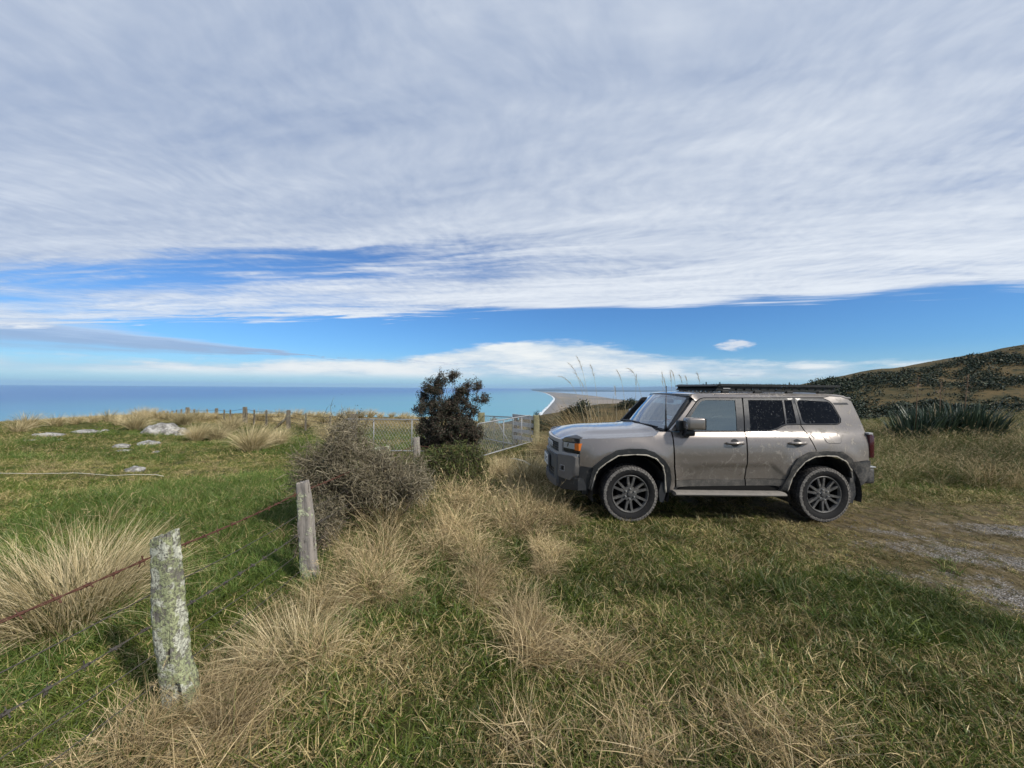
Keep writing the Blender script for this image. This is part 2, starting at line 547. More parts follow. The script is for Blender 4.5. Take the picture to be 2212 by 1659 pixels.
def _hill_mat():
    m, t, out = new_mat('hill_grass')
    geo = t.node('ShaderNodeNewGeometry')
    P = geo.outputs['Position']
    n1 = t.noise(P, 0.035, 6, 0.6)
    n2 = t.noise(P, 0.55, 6, 0.7)
    n3 = t.noise(P, 3.0, 4, 0.7)
    c = t.mix(t.step(n1, 0.35, 0.65), (0.115, 0.083, 0.040), (0.075, 0.060, 0.028))
    c = t.mix(t.math('MULTIPLY', t.step(n2, 0.45, 0.7), 0.6), c, (0.07, 0.06, 0.03))
    n4 = t.noise(P, 0.16, 5, 0.65)
    c = t.mix(t.math('MULTIPLY', t.step(n4, 0.48, 0.60), 0.75), c, (0.030, 0.036, 0.020))
    c = t.mix(t.math('MULTIPLY', t.step(n3, 0.5, 0.75), 0.45), c, (0.165, 0.12, 0.058))
    principled(t, out, c, 0.95, 0, 0.1, bump_node(t, n2, 0.8, 0.5))
    return m
MAT['hill'] = _hill_mat()

def _sea_mat():
    m, t, out = new_mat('sea_water')
    geo = t.node('ShaderNodeNewGeometry')
    P = geo.outputs['Position']
    x, y, z = t.xyz(P)
    # silty turquoise water along the beach, deep blue far out and to the left
    far = t.math('ADD', t.math('MULTIPLY', y, 0.00004), t.math('MULTIPLY', x, -0.00016))
    far = t.math('ADD', far, t.math('MULTIPLY', t.math('SUBTRACT', t.noise(t.scale_vec(P, (0.00012, 0.0004, 0.0)), 1.0, 4, 0.6), 0.5), 0.7))
    c = t.mix(t.step(far, 0.05, 1.5), (0.10, 0.31, 0.38), (0.030, 0.125, 0.31))
    band = t.noise(t.scale_vec(P, (0.00035, 0.0011, 0.0)), 1.0, 5, 0.6)
    c = t.mix(t.math('MULTIPLY', t.step(band, 0.45, 0.7), 0.35), c, (0.06, 0.20, 0.40))
    rip = t.noise(t.scale_vec(P, (0.02, 0.05, 0.0)), 1.0, 4, 0.6)
    principled(t, out, c, 0.35, 0, 0.28, bump_node(t, rip, 0.25, 3.0))
    return m
MAT['sea'] = _sea_mat()
MAT['lake'] = plain('lake_water', (0.16, 0.24, 0.32), 0.30, spec=0.4, var=0.05, nscale=0.0004)
def _spit_mat():
    m, t, out = new_mat('shingle_spit')
    geo = t.node('ShaderNodeNewGeometry')
    P = geo.outputs['Position']
    sh = t.attr('shore').outputs['Fac']
    n = t.noise(t.scale_vec(P, (0.0016, 0.0006, 0)), 1.0, 5, 0.6)
    v = t.voronoi(t.scale_vec(P, (0.0011, 0.00035, 0)), 1.0, out='Color')
    vx, vy, _ = t.xyz(v)
    c = t.mix(t.step(n, 0.4, 0.65), (0.25, 0.21, 0.17), (0.16, 0.15, 0.13))
    c = t.mix(t.math('MULTIPLY', t.math('GREATER_THAN', vx, 0.62), 0.55), c, t.mix(vy, (0.30, 0.24, 0.17), (0.10, 0.12, 0.08)))
    c = t.mix(t.step(sh, 0.35, 0.9), c, (0.17, 0.165, 0.16))
    principled(t, out, c, 0.95, 0, 0.1)
    return m
MAT['spit'] = _spit_mat()
MAT['surf'] = plain('surf_foam', (0.62, 0.66, 0.68), 0.8, var=0.25, nscale=0.02)
MAT['plain'] = plain('far_plain', (0.045, 0.068, 0.085), 0.95, var=0.4, nscale=0.0006)  # blue of the distant air put into the plain's colour
MAT['mountain'] = plain('far_mountain', (0.08, 0.11, 0.15), 0.95, var=0.3, nscale=0.0002)  # base colour carries painted haze blue, on top of the haze volume

# ================================================================== the setting
def zones(X, Y):
    X = np.asarray(X, float); Y = np.asarray(Y, float)
    n1 = fnoise(X, Y, 0.6, 3); n2 = fnoise(X, Y, 1.7, 21); n3 = fnoise(X, Y, 0.9, 57)
    Z = {}
    padd = sm(-1.80, -2.05, X)
    lush = padd * sm(0.0, 0.5, 1 - ((X + 4.4) / 2.9) ** 2 - ((Y - 6.0) / 3.6) ** 2 + (n1 - 0.5) * 1.6)
    lush = np.maximum(lush, padd * sm(0.48, 0.62, n2) * (1 - sm(3.2, 4.0, Y)))
    lush = np.maximum(lush, 0.9 * padd * sm(0.5, 0.62, n1) * sm(10, 14, Y) * (1 - sm(18, 22, Y)))
    rb = np.interp(Y, [1.5, 2.2, 2.7, 3.5, 5.5, 7, 8.5, 10, 12], [-1.7, -1.5, -1.05, -0.25, 0.7, 0.6, 0.7, 0.3, -0.7])
    rank = sm(-2.2, -1.9, X) * sm(0.25, -0.25, X - rb + (n1 - 0.5) * 1.2) * (1 - sm(10.5, 12, Y))
    bank = sm(5.6, 6.6, X + (n1 - 0.5)) * sm(7.3, 8.6, Y + (n3 - 0.5) * 1.6)
    rank_all = np.maximum(rank, bank)
    right = sm(-1.9, -1.5, X) * (1 - rank_all)
    def blob(cx, cy, rx, ry):
        return sm(0.0, 0.7, 1 - ((X - cx) / rx) ** 2 - ((Y - cy) / ry) ** 2 + (n2 - 0.5) * 1.6)
    straw = np.maximum.reduce([blob(0.9, 2.02, 1.1, 0.32), blob(-1.75, 1.9, 0.7, 0.35), 0.5 * blob(0.0, 3.2, 0.35, 0.6),
                               blob(0.45, 2.75, 0.55, 0.3), 0.28 * sm(0.60, 0.74, n2) * right * (1 - sm(3.2, 5, Y))])
    grav = 0.85 * sm(3.0, 4.6, X + (n1 - 0.5) * 2.2) * sm(2.7, 3.6, Y + (X - 4.5) * 0.12) * (1 - sm(4.7, 6.1, Y - (X - 4.5) * 0.10))
    grav = grav * (0.18 + 0.80 * sm(0.36, 0.70, fnoise(X * 0.8 + Y * 0.6, Y * 3.0 + X * 0.9, 1.0, 71)))
    brown = np.clip(sm(2.7, 4.6, X + (n1 - 0.5) * 1.8) * sm(2.7, 3.9, Y + (X - 4) * 0.15) * (1 - sm(6.2, 7.4, Y)), 0, 1)
    green = right * sm(0.52, 0.66, n3) * (1 - sm(3.6, 4.4, Y)) * sm(0.2, 0.9, X)
    green = np.maximum(green, right * blob(0.35, 3.35, 0.5, 0.22))
    Z.update(lush=lush, rank=rank, bank=bank, straw=straw, gravel=np.clip(grav, 0, 1), brown=brown, green=green, padd=padd, n1=n1, n2=n2, n3=n3)
    return Z


def axis(parts):
    out = [parts[0][0]]
    for a, b, s in parts:
        k = max(1, int(round((b - a) / s)))
        out += list(a + (b - a) * (np.arange(1, k + 1) / k))
    return np.array(out)


def grid_mesh(name, xs, ys, zf, attrs=None):
    XX, YY = np.meshgrid(xs, ys)
    ZZ = zf(XX, YY)
    V = np.stack([XX, YY, ZZ], -1).reshape(-1, 3)
    nx, ny = len(xs), len(ys)
    i = np.arange(nx * ny).reshape(ny, nx)
    Fq = np.stack([i[:-1, :-1], i[:-1, 1:], i[1:, 1:], i[1:, :-1]], -1).reshape(-1, 4)
    at = {}
    if attrs:
        at = {k: (v.reshape(-1) if v.ndim == 2 else v.reshape(-1, 3)) for k, v in attrs(XX, YY).items()}
    return np_mesh(name, V, Fq, True, at)


def ground_attrs(X, Y):
    Z = zones(X, Y)
    col = np.empty(X.shape + (3,)); col[:] = (0.075, 0.075, 0.026)
    def lay(k, c):
        a = Z[k][..., None] if isinstance(k, str) else k[..., None]
        col[:] = col * (1 - a) + np.array(c) * a
    lay(Z['padd'] * sm(6, 13, Y), (0.095, 0.105, 0.03))
    lay(sm(22, 30, Y) * (1 - Z['bank']), (0.20, 0.155, 0.07))
    lay('lush', (0.05, 0.095, 0.018))
    lay('rank', (0.10, 0.075, 0.035))
    lay('bank', (0.055, 0.070, 0.022))
    lay('straw', (0.13, 0.095, 0.05))
    lay(Z['brown'] * 0.85, (0.15, 0.115, 0.065))
    lay('green', (0.035, 0.06, 0.014))
    return {'Col': col, 'gravel': Z['gravel']}


xs = axis([(-90, -30, 3), (-30, -12, 0.6), (-12, 16, 0.14), (16, 30, 0.6), (30, 90, 3)])
ys = axis([(-25, -4, 1.5), (-4, 1, 0.4), (1, 12, 0.12), (12, 24, 0.3), (24, 44, 0.8), (44, 110, 3)])
ground = link('ground', grid_mesh('ground', xs, ys, gz, ground_attrs), MAT['ground'])
tag(ground, 'grassy hilltop ground falling away towards the sea', 'ground', kind='structure')

SEA_Z = -215.0
def sheet(name, pts, z, mat, label, cat, attrs=None):
    bm = bmesh.new()
    vs = [bm.verts.new((x, y, z)) for x, y in pts]
    f = bm.faces.new(vs)
    if f.normal.z < 0:
        f.normal_flip()
    bmesh.ops.triangulate(bm, faces=bm.faces[:])
    o = bm_obj(name, bm, mat)
    bm2 = o.data
    for p in bm2.polygons:
        pass
    return tag(o, label, cat, kind='structure')


R_SEA = 90000.0
sheet('sea', [(R_SEA * math.cos(a), R_SEA * math.sin(a)) for a in np.linspace(0, 2 * PI, 97)[:-1]], SEA_Z, MAT['sea'],
      'turquoise sea darkening to blue towards the horizon', 'sea')

# shoreline of the spit, found from the sight lines of its curve
def sea_pt(px, py, z=SEA_Z):
    d = ray(px, py); t_ = (z - CAM_Z) / d[2]
    return (d[0] * t_, d[1] * t_)

shore = [sea_pt(*p) for p in [(1160, 925), (1168, 902), (1173, 892), (1182, 883), (1190, 874), (1196, 867), (1198, 862), (1194, 857), (1185, 852), (1176, 848.5), (1164, 846), (1150, 844.2)]]
def catmull(pts, n=8):
    P = [Vector(p) for p in pts]; P = [2 * P[0] - P[1]] + P + [2 * P[-1] - P[-2]]
    out = []
    for i in range(1, len(P) - 2):
        for k in range(n):
            t_ = k / n
            out.append(0.5 * ((2 * P[i]) + (-P[i - 1] + P[i + 1]) * t_ + (2 * P[i - 1] - 5 * P[i] + 4 * P[i + 1] - P[i + 2]) * t_ ** 2 + (-P[i - 1] + 3 * P[i] - 3 * P[i + 1] + P[i + 2]) * t_ ** 3))
    out.append(P[-2])
    return out
SH = catmull(shore)
lakeside = [sea_pt(*p, z=SEA_Z + 4) for p in [(1184, 846.6), (1230, 850), (1280, 855), (1331, 862), (1400, 868), (1500, 878), (1650, 900)]]
# the spit as a strip between the two shores
n = len(SH)
LK = catmull(lakeside, 16)
LKs = [LK[int(round((len(LK) - 1) * (1 - i / (n - 1))))] for i in range(n)]
V, Fc, sh_at = [], [], []
K_ = 14
for i in range(n):
    for k in range(K_ + 1):
        q = SH[i].lerp(LKs[i], k / K_)
        V.append((q.x, q.y, SEA_Z + 4.0)); sh_at.append(max(0, 1 - k / 2.0))
for i in range(n - 1):
    for k in range(K_):
        a = i * (K_ + 1) + k
        Fc.append((a, a + K_ + 1, a + K_ + 2, a + 1))
spit = link('shingle_spit', np_mesh('shingle_spit', V, np.array(Fc), True, {'shore': np.array(sh_at)}), MAT['spit'])
tag(spit, 'long brown shingle spit curving between sea and lake', 'spit', kind='structure')
# surf line
V, Fc = [], []
for i in range(n):
    tdir = (SH[min(i + 1, n - 1)] - SH[max(i - 1, 0)]).normalized()
    nrm = Vector((tdir.y, -tdir.x))
    wd = 8 + 0.0012 * SH[i].y + 22 * vnoise(i * 0.9, 0.0)
    a = SH[i] - nrm * wd * 1.0; b = SH[i] + nrm * 6
    V += [(a.x, a.y, SEA_Z + 5.2), (b.x, b.y, SEA_Z + 5.2)]
for i in range(n - 1):
    Fc.append((2 * i, 2 * i + 1, 2 * i + 3, 2 * i + 2))
surf = link('surf', np_mesh('surf', V, np.array(Fc)), MAT['surf'])
tag(surf, 'white line of surf along the shingle beach', 'surf', kind='structure')
# lake behind the spit, plain and mountains beyond
lk = [(p.x, p.y) for p in LK] + [sea_pt(1900, 930, SEA_Z + 3), sea_pt(2300, 900, SEA_Z + 3), sea_pt(2300, 856, SEA_Z + 3), sea_pt(1700, 847.5, SEA_Z + 3), sea_pt(1400, 846.4, SEA_Z + 3), sea_pt(1184, 845.6, SEA_Z + 3)]
sheet('lake', lk, SEA_Z + 2.0, MAT['lake'], 'pale grey lake behind the shingle spit', 'lake')
pl = [sea_pt(1150, 844.4), sea_pt(1184, 845.8), sea_pt(1400, 846.6), sea_pt(1700, 847.8), sea_pt(2300, 856), (80000, 36000), (70000, 55000), (16000, 87000), (3600, 88000), (2500, 50000)]
sheet('far_plain', pl, SEA_Z + 6.0, MAT['plain'], 'low dark plain beyond the lake', 'plain')
# hazy mountains
V, Fc = [], []
mx = np.linspace(1500, 70000, 160)
rows = [(0, 0.0), (1500, 0.55), (4000, 1.0), (7000, 0.5), (9000, 0.0)]
hh = 640 * (0.25 + 0.9 * fnoise(mx, mx * 0, 1 / 9000, 3, 4)) * sm(2500, 16000, mx)
for dy_, k in rows:
    for j, x in enumerate(mx):
        V.append((x, 74000 + dy_ - 0.35 * x, SEA_Z + 6 + hh[j] * k * (1 + 0.3 * (vnoise(x / 3000, dy_ / 3000.) - 0.5))))
nm = len(mx)
for r in range(len(rows) - 1):
    for j in range(nm - 1):
        Fc.append((r * nm + j, r * nm + j + 1, (r + 1) * nm + j + 1, (r + 1) * nm + j))
mt = link('far_mountains', np_mesh('far_mountains', V, np.array(Fc)), MAT['mountain'])
tag(mt, 'faint blue mountains on the far horizon', 'mountains', kind='structure')

# hill on the right, and the knoll behind the car's bonnet
def hill_z(X, Y):
    ridge = -0.4 + 0.205 * np.maximum(0, X - 132) + 0.0 * Y
    ridge = np.where(X < 132, -1.0 - 0.10 * (132 - X), ridge)
    t_ = np.clip((Y - 62) / (185.0 - 62), 0, 1)
    base_ = -7.5 + 0.004 * X
    z = base_ + (ridge - base_) * (0.35 * t_ + 0.65 * sm(0.0, 1.15, t_))
    back = np.maximum(0, Y - 185)
    z = z - 0.0016 * back * back
    z = z + (fnoise(X, Y, 0.02, 5) - 0.5) * 5 * sm(0, 0.3, t_) + (fnoise(X, Y, 0.11, 15) - 0.5) * 1.3
    return z
hx = axis([(20, 420, 3.5)]); hy = axis([(40, 260, 3.0)])
hill = link('hill', grid_mesh('hill', hx, hy, hill_z), MAT['hill'])
tag(hill, 'golden brown hillside rising to the right behind the vehicle', 'hill', kind='structure')

def knoll_z(X, Y):
    z = np.interp(X, [-40, 0, 5.7, 8.4, 12.8, 16, 20, 30, 38, 50, 80], [-14, -5.2, -4.0, -3.5, -2.7, -1.9, -1.2, -1.0, -2.2, -9.0, -16]) - ((Y - 74) / 26.0) ** 2 * 2.2
    return np.maximum(z, -60) + (fnoise(X, Y, 0.09, 4) - 0.5) * 0.6 - 0.02 * np.maximum(0, Y - 95) ** 2
knoll = link('knoll', grid_mesh('knoll', axis([(-30, 80, 1.5)]), axis([(34, 140, 2.0)]), knoll_z), MAT['hill'])
tag(knoll, 'low tan grassy knoll beyond the gates', 'knoll', kind='structure')

# ================================================================== the parked four wheel drive
# local frame: x rearward from the front axle, y across (near side negative), z up from the ground
def _paint():
    m, t, out = new_mat('taupe_paint')
    tc_ = t.node('ShaderNodeTexCoord')
    P = tc_.outputs['Object']
    x, y, z = t.xyz(P)
    low = t.step(z, 1.05, 0.42)
    rear = t.step(x, 0.9, 3.0)
    fl = t.noise(P, 2.6, 6, 0.65)
    fine = t.noise(t.scale_vec(P, (1.0, 1.0, 1.0)), 55.0, 4, 0.7)
    # curled streaks of dried splash
    wv = t.vmath('ADD', P, t.vmath('SCALE', t.vmath('SUBTRACT', t.noise(P, 7.0, 3, 0.6, col=True), (0.5, 0.5, 0.5)), None, 0.16))
    v = t.voronoi(t.scale_vec(wv, (11.0, 11.0, 5.5)), 1.0, 'DISTANCE_TO_EDGE')
    vein = t.math('SUBTRACT', 1.0, t.step(v, 0.02, 0.12))
    vein = t.math('MULTIPLY', vein, t.step(t.noise(P, 9.0, 3, 0.6), 0.48, 0.62))
    amount = t.math('ADD', t.math('MULTIPLY', low, 0.42), t.math('MULTIPLY', rear, 0.40))
    dust = t.math('MULTIPLY', amount, t.lin(fl, 0.3, 0.7, 0.45, 1.25))
    dust = t.math('ADD', dust, t.math('MULTIPLY', t.math('MULTIPLY', vein, t.math('ADD', 0.16, t.math('MULTIPLY', rear, 0.84))), 0.78))
    speck = t.math('MULTIPLY', t.step(fine, 0.58, 0.68), t.math('ADD', 0.08, t.math('MULTIPLY', rear, 0.46)))
    dust = t.math('MINIMUM', t.math('ADD', dust, speck), 0.92)
    mud = t.mix(t.math('MAXIMUM', fine, vein), (0.105, 0.094, 0.084), (0.29, 0.268, 0.24))
    p1 = t.node('ShaderNodeBsdfPrincipled')
    flake = t.noise(P, 900.0, 1, 0.5)
    t.set(p1.inputs['Base Color'], t.mix(flake, (0.19, 0.167, 0.155), (0.25, 0.223, 0.207)))
    p1.inputs['Metallic'].default_value = 0.55
    p1.inputs['Roughness'].default_value = 0.27
    p1.inputs['Coat Weight'].default_value = 1.0
    t.set(p1.inputs['Coat Roughness'], t.lin(dust, 0, 0.4, 0.06, 0.42))
    p2 = t.node('ShaderNodeBsdfPrincipled')
    t.set(p2.inputs['Base Color'], mud)
    p2.inputs['Roughness'].default_value = 0.9
    p2.inputs['Specular IOR Level'].default_value = 0.15
    mx_ = t.node('ShaderNodeMixShader')
    t.l.new(dust, mx_.inputs[0]); t.l.new(p1.outputs[0], mx_.inputs[1]); t.l.new(p2.outputs[0], mx_.inputs[2])
    t.l.new(mx_.outputs[0], out.inputs[0])
    return m
MAT['paint'] = _paint()

def muddy(name, col, rough, mudcol=(0.33, 0.30, 0.26), lo=0.45, hi=0.75, scale=9.0, share=0.8, rear=0.0, spec=0.4):
    m, t, out = new_mat(name)
    tc_ = t.node('ShaderNodeTexCoord')
    P = tc_.outputs['Object']
    x, y, z = t.xyz(P)
    n1 = t.noise(P, scale, 6, 0.7)
    n2 = t.noise(P, scale * 6, 4, 0.7)
    f = t.math('ADD', t.math('MULTIPLY', n1, 0.6), t.math('MULTIPLY', n2, 0.4))
    if rear:
        f = t.math('ADD', f, t.math('MULTIPLY', t.step(x, 0.6, 2.6), rear))
    f = t.math('MULTIPLY', t.step(f, lo, hi), share)
    c = t.mix(f, col, t.mix(n2, tuple(0.75 * q for q in mudcol), mudcol))
    principled(t, out, c, t.lin(f, 0, 1, rough, 0.95), 0, spec, bump_node(t, n2, 0.25, 0.004))
    return m
MAT['cladding'] = muddy('dark_cladding', (0.022, 0.024, 0.027), 0.5, rear=0.10, lo=0.50, hi=0.80, share=0.6, mudcol=(0.24, 0.22, 0.195))
MAT['dirty_sill'] = muddy('dusty_sill', (0.075, 0.072, 0.068), 0.6, mudcol=(0.24, 0.22, 0.195), lo=0.42, hi=0.7)
MAT['step'] = muddy('dusty_step', (0.14, 0.132, 0.122), 0.6, mudcol=(0.27, 0.245, 0.215), lo=0.3, hi=0.6)
MAT['black'] = muddy('black_trim', (0.014, 0.015, 0.017), 0.35, lo=0.55, hi=0.75, share=0.5)
MAT['pillar'] = muddy('black_pillar', (0.03, 0.032, 0.037), 0.3, lo=0.56, hi=0.66, scale=26, share=0.55)
MAT['under'] = plain('underbody', (0.012, 0.012, 0.012), 0.9, spec=0.1)
MAT['liner'] = muddy('wheel_liner', (0.02, 0.02, 0.021), 0.9, mudcol=(0.20, 0.18, 0.155), lo=0.45, hi=0.75, share=0.6)
MAT['lip_mud'] = plain('caked_mud', (0.38, 0.35, 0.30), 0.95, var=0.3, nscale=60, bump=0.6)
MAT['tyre'] = muddy('tyre_rubber', (0.022, 0.022, 0.024), 0.85, mudcol=(0.22, 0.20, 0.185), lo=0.42, hi=0.68, scale=16, share=0.6, spec=0.2)
MAT['tyre_wall'] = muddy('tyre_wall', (0.013, 0.013, 0.014), 0.8, mudcol=(0.17, 0.155, 0.14), lo=0.52, hi=0.80, scale=14, share=0.5, spec=0.2)
MAT['tyre_mud'] = muddy('tyre_shoulder_mud', (0.06, 0.058, 0.055), 0.95, mudcol=(0.31, 0.29, 0.27), lo=0.36, hi=0.62, scale=30, share=0.95, spec=0.1)
MAT['rim'] = muddy('grey_wheel', (0.055, 0.055, 0.056), 0.4, mudcol=(0.24, 0.225, 0.20), lo=0.46, hi=0.70, scale=14, share=0.8, spec=0.5)
MAT['rim_dark'] = plain('wheel_barrel', (0.008, 0.008, 0.009), 0.7, spec=0.2)
MAT['silver'] = muddy('silver_trim', (0.33, 0.33, 0.335), 0.4, lo=0.5, hi=0.75, share=0.5)
MAT['bumper_grey'] = muddy('grey_bumper', (0.115, 0.11, 0.107), 0.45, mudcol=(0.22, 0.20, 0.18), lo=0.42, hi=0.7, share=0.55)
MAT['bumper_mid'] = muddy('dark_grey_bumper', (0.085, 0.092, 0.10), 0.45, lo=0.5, hi=0.8, share=0.35)
MAT['grille'] = plain('grille_black', (0.010, 0.011, 0.014), 0.4)
MAT['letter'] = plain('badge_letters', (0.62, 0.64, 0.66), 0.4, var=0.05)
MAT['plate'] = plain('number_plate', (0.62, 0.64, 0.64), 0.5, var=0.1, nscale=30)
MAT['plate_mark'] = plain('plate_marks', (0.06, 0.065, 0.07), 0.6)
MAT['orange'] = plain('orange_lens', (0.60, 0.16, 0.03), 0.2, var=0.12, coat=0.6)
MAT['red'] = plain('red_lens', (0.045, 0.004, 0.007), 0.2, var=0.3, coat=0.5)
MAT['pale_reflector'] = plain('reflector', (0.86, 0.88, 0.90), 0.3, metal=0.0, var=0.25, nscale=9)  # pale non-metal colour stands in for the mirror's bright reflection
MAT['seat'] = plain('seat_fabric', (0.035, 0.035, 0.038), 0.85, var=0.2)
MAT['dash'] = plain('dashboard', (0.03, 0.03, 0.033), 0.6, var=0.2)
MAT['lining'] = plain('head_lining', (0.22, 0.215, 0.20), 0.9)
MAT['sticker'] = plain('paper_sticker', (0.75, 0.82, 0.85), 0.6, var=0.05)
MAT['sticker_red'] = plain('sticker_band', (0.45, 0.12, 0.10), 0.6, var=0.05)
MAT['rack'] = muddy('black_rack', (0.011, 0.013, 0.014), 0.55, lo=0.55, hi=0.8, share=0.3)
MAT['steel'] = plain('bright_steel', (0.55, 0.55, 0.54), 0.35, metal=0.7, var=0.15)

def glass(name, tintc, gloss=0.10, rough=0.02, dirt=0.0, gcol=(0.9, 0.95, 1.0)):
    m, t, out = new_mat(name)
    tr = t.node('ShaderNodeBsdfTransparent'); t.set(tr.inputs[0], tintc)
    gl = t.node('ShaderNodeBsdfGlossy'); t.set(gl.inputs[0], gcol); gl.inputs['Roughness'].default_value = rough
    lw = t.node('ShaderNodeFresnel'); lw.inputs[0].default_value = 1.5
    f = t.math('MINIMUM', t.math('ADD', t.math('MULTIPLY', lw.outputs[0], 1.0), gloss), 1.0)
    mx_ = t.node('ShaderNodeMixShader')
    t.l.new(f, mx_.inputs[0]); t.l.new(tr.outputs[0], mx_.inputs[1]); t.l.new(gl.outputs[0], mx_.inputs[2])
    last = mx_.outputs[0]
    if dirt:
        tc_ = t.node('ShaderNodeTexCoord')
        P = tc_.outputs['Object']
        wv = t.vmath('ADD', P, t.vmath('SCALE', t.vmath('SUBTRACT', t.noise(P, 9.0, 3, 0.6, col=True), (0.5, 0.5, 0.5)), None, 0.10))
        v = t.noise(t.scale_vec(wv, (85.0, 40.0, 34.0)), 1.0, 2, 0.5)
        blot = t.step(v, 0.62, 0.68)
        big = t.noise(P, 5.0, 3, 0.6)
        sm_ = t.noise(t.scale_vec(wv, (16.0, 20.0, 90.0)), 1.0, 3, 0.5)
        blot = t.math('MAXIMUM', t.math('MULTIPLY', blot, t.step(big, 0.38, 0.55)), t.math('MULTIPLY', t.step(sm_, 0.66, 0.72), 0.5))
        df = t.node('ShaderNodeBsdfDiffuse'); t.set(df.inputs[0], (0.33, 0.34, 0.34))
        m3 = t.node('ShaderNodeMixShader')
        t.set(m3.inputs[0], t.math('ADD', t.math('MULTIPLY', blot, dirt), 0.006))
        t.l.new(last, m3.inputs[1]); t.l.new(df.outputs[0], m3.inputs[2])
        last = m3.outputs[0]
    t.l.new(last, out.inputs[0])
    return m
MAT['glass'] = glass('side_glass', (0.42, 0.47, 0.45), 0.20, gcol=(0.80, 0.93, 0.92))
MAT['screen'] = glass('windscreen_glass', (0.80, 0.87, 0.85), 0.26)
MAT['tint'] = glass('tinted_glass', (0.03, 0.032, 0.04), 0.0, 0.03, dirt=0.22, gcol=(0.30, 0.34, 0.42))
MAT['lamp_glass'] = glass('lamp_glass', (0.97, 0.98, 0.99), 0.0)

# ---- where the car stands
CAR_RZ = math.radians(2.9)
car = empty('parked_car', (1.6119, 6.2888, 0.0), CAR_RZ)
tag(car, 'muddy taupe four wheel drive wagon with black roof rack parked on the grass', 'car')

# ---- body surface
_zs = [0.25, 0.40, 0.50, 0.60, 0.775, 0.80, 0.95, 1.08, 1.175, 1.195, 1.250, 1.262, 1.45, 1.735, 1.78, 1.80]
_ws = [0.87, 0.905, 0.918, 0.930, 0.954, 0.962, 0.970, 0.962, 0.942, 0.934, 0.900, 0.895, 0.850, 0.757, 0.72, 0.675]
def Wd(x, z):
    wv = np.interp(z, _zs, _ws)
    if x < -0.2: wv -= 0.07 * ((-0.2 - x) / 0.5) ** 2
    if x > 2.7: wv -= 0.095 * min(1.4, ((x - 2.7) / 0.85)) ** 2
    for cx in (0.0, 2.82):
        r = math.hypot(x - cx, z - 0.38)
        if z < 1.2: wv += 0.022 * math.exp(-((r - 0.66) / 0.10) ** 2)
    # crease low on the doors: rises from the front, runs level, dies out at the rear arch
    zc_ = float(np.interp(x, [0.62, 0.70, 0.80, 0.95, 1.05, 2.05, 2.25], [0.60, 0.64, 0.71, 0.775, 0.79, 0.80, 0.62]))
    if 0.62 < x < 2.25 and z < zc_:
        t_ = zc_ - z
        wv -= 0.012 * min(1.0, t_ / 0.02) + 0.10 * t_
    return float(wv)


def dens(poly, step):
    out = []
    for i, a in enumerate(poly):
        b = poly[(i + 1) % len(poly)]
        k = max(1, int(math.ceil(math.hypot(b[0] - a[0], b[1] - a[1]) / step)))
        out += [(a[0] + (b[0] - a[0]) * j / k, a[1] + (b[1] - a[1]) * j / k) for j in range(k)]
    return out


def inside(p, poly):
    c = False; j = len(poly) - 1
    for i in range(len(poly)):
        if (poly[i][1] > p[1]) != (poly[j][1] > p[1]) and p[0] < (poly[j][0] - poly[i][0]) * (p[1] - poly[i][1]) / (poly[j][1] - poly[i][1]) + poly[i][0]:
            c = not c
        j = i
    return c


def rounded(poly, r=0.03, n=4):
    """round the corners of an outline"""
    out = []
    L = len(poly)
    for i in range(L):
        p0, p1, p2 = Vector(poly[i - 1]), Vector(poly[i]), Vector(poly[(i + 1) % L])
        d0 = (p0 - p1); d2 = (p2 - p1)
        rr = min(r, d0.length * 0.45, d2.length * 0.45)
        a = p1 + d0.normalized() * rr; b = p1 + d2.normalized() * rr
        for k in range(n + 1):
            t_ = k / n
            q = a.lerp(p1, t_).lerp(p1.lerp(b, t_), t_)
            out.append((q.x, q.y))
    return out


